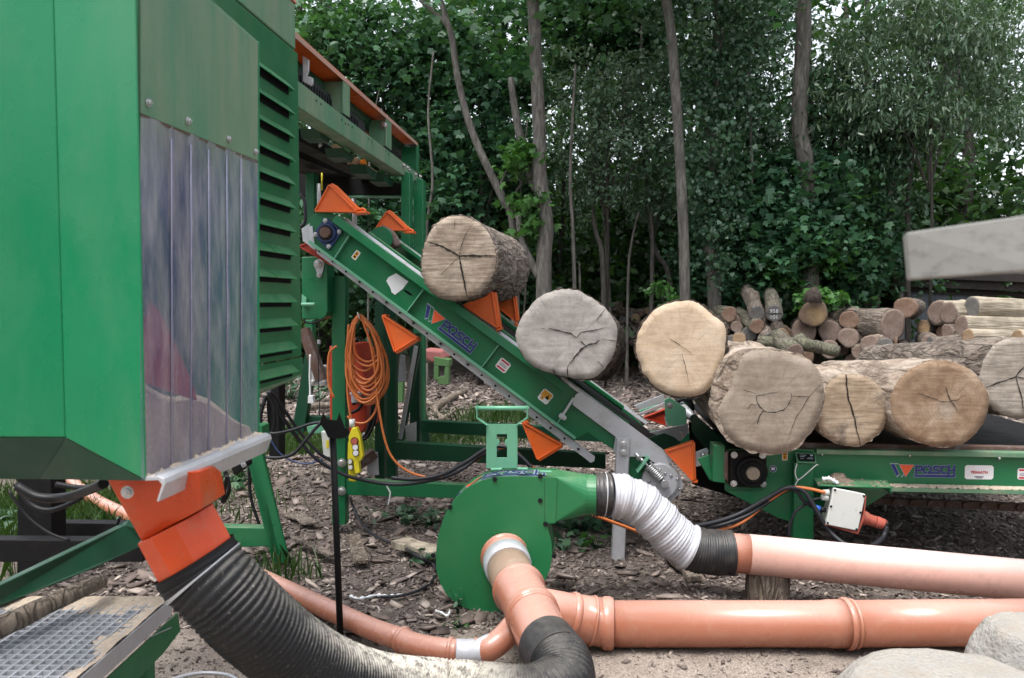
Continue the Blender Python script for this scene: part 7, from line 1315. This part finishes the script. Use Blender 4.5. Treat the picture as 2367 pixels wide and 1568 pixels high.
def weed(px, py, n, sz, sp, label, mm='ivy', tp=MAPLE, hgt=.08, group='weeds on the bark litter'):
    c = G(px, py); b = Vector((c.x, c.y, gz(c.x, c.y))); t = thing('weed', label, 'weed', b, group); mb = MB(); P = []
    for k in range(n):
        x, y_ = NPR.normal(0, sp), NPR.normal(0, sp*.7); z_ = hgt*NPR.uniform(.3, 1.2); mb.tube([b, b+Vector((x*.6, y_*.6, z_*.7)), b+Vector((x, y_, z_))], [.003, .002, .001], 4); P.append((x, y_, z_))
    mb.build('stem', M['greendk'], t); leaves('foliage', np.array(P), sz, tp, mm, NPR, t, tilt=.5, droop=.3); return t
weed(1340, 1222, 60, .07, .16, 'spreading ivy patch on the ground right of the fan'); weed(1300, 1260, 16, .06, .08, 'small ivy sprig low beside the fan edge')
weed(1378, 1262, 12, .06, .05, 'bright green sprout at the base of the galvanised leg', 'maplelt')
weed(1058, 1412, 9, .04, .02, 'tiny grey green seedling below the fan housing', 'ivy', OVAL, .11); weed(1062, 1440, 10, .03, .04, 'low bright seedling on the sawdust below the fan', 'maplelt', OVAL, .04)
weed(995, 1205, 26, .06, .10, 'leafy weed left of the fan upper edge'); weed(925, 1190, 30, .05, .10, 'dark leafed weed behind the green cross tube', 'ivy'); weed(985, 1305, 14, .06, .06, 'weed growing at the left side of the fan foot', 'ivy')
weed(560, 1140, 40, .07, .15, 'leafy weeds behind the splayed green leg', 'ivy'); weed(700, 1425, 12, .07, .05, 'bright leaves beside the thin terracotta pipe', 'maplelt', OVAL, .07)
weed(670, 925, 70, .12, .35, 'bush of broad leaves behind the left trestle', 'ivy', OVAL, .5); weed(735, 930, 40, .10, .25, 'low bush right of the left trestle leg', 'ivy', OVAL, .3)
weed(250, 1215, 40, .06, .15, 'weeds around the thin pipe under the machine', 'ivy'); weed(60, 1210, 50, .08, .2, 'weeds at the left picture edge under the machine', 'ivy')

# ================================================================ sub-parts: small fittings belong to the part that carries them
def sub(root, child, holder):
    base_ = lambda o: o.name.split('.')[0]; H = [o for o in root.children if base_(o) == holder]
    if H:
        for o in [o for o in root.children if base_(o) == child]:
            def near(h): 
                c1 = sum((Vector(v) for v in o.bound_box), Vector())/8; c2 = sum((Vector(v) for v in h.bound_box), Vector())/8; return (c1-c2).length
            o.parent = min(H, key=near)
for r_, ch_, ho_ in ((cvr, 'bearing_bolt', 'bearing'), (cvr, 'leg_bolt', 'support_leg'), (cvr, 'rivet', 'tail_plate'), (cvr, 'carrier_pin', 'carrier_arm'), (cvr, 'stiffener', 'side_plate'), (cvr, 'cover_strap', 'tail_cover'), (cvr, 'web_hole', 'side_plate'), (cvr, 'torn_label', 'side_plate'),
        (sf, 'bolt', 'post'), (sf, 'adjustable_foot', 'post'), (tr, 'bolt', 'base_plate'), (oc, 'filler_cap', 'body'), (oc, 'bolt', 'body'), (hb, 'hanger_bolt', 'hanger_plate'),
        (ft, 'bearing_bolt', 'bearing'), (ft, 'name_plate', 'name_plate_holder'), (ft, 'shelf_dirt', 'shelf'), (ft, 'flange_dirt', 'bottom_flange'), (ft, 'flange_rivet', 'top_flange'), (ft, 'transfer_bolt', 'transfer_bracket'), (ft, 'lettering', 'company_sticker'),
        (jb, 'screw', 'lid'), (jb, 'cable_gland', 'box'), (jb, 'blue_gland', 'box'), (fan, 'cover_knob', 'front_cover'), (fan, 'handle_arm', 'handle_plate'), (fan, 'handle_grip', 'handle_plate'), (fan, 'cover_clip', 'casing'), (fan, 'seam', 'front_cover'),
        (sm, 'panel_bolt', 'upper_side_panel'), (sm, 'panel_edge', 'upper_side_panel'), (sm, 'louvre', 'louvre_panel'), (sm, 'hopper_bolt', 'outlet_hopper'), (sm, 'lip_sawdust', 'bottom_lip'), (sm, 'roof_cap', 'upper_louvre_box'),
        (uf, 'beam_hole', 'long_beam'), (uf, 'small_bolt', 'long_beam'), (uf, 'cover_edge', 'orange_cover'), (uf, 'channel_bolt', 'lower_channel'), (uf, 'cross_beam_edge', 'cross_beam'), (rp_, 'socket_ring', 'pipe'), (tp_, 'socket_ring', 'pipe'), (stp, 'edge_frame', 'grating'), (br, 'tape_band', 'inlet_collar'), (sh2, 'hose_clamp', 'hose_cuff'), (lh, 'clamp', 'black_cuff')):
    sub(r_, ch_, ho_)
for p_ in [o for o in bpy.data.objects if o.name.startswith('pendant_control')]: sub(p_, 'push_button', 'housing'); sub(p_, 'cable_gland', 'housing')
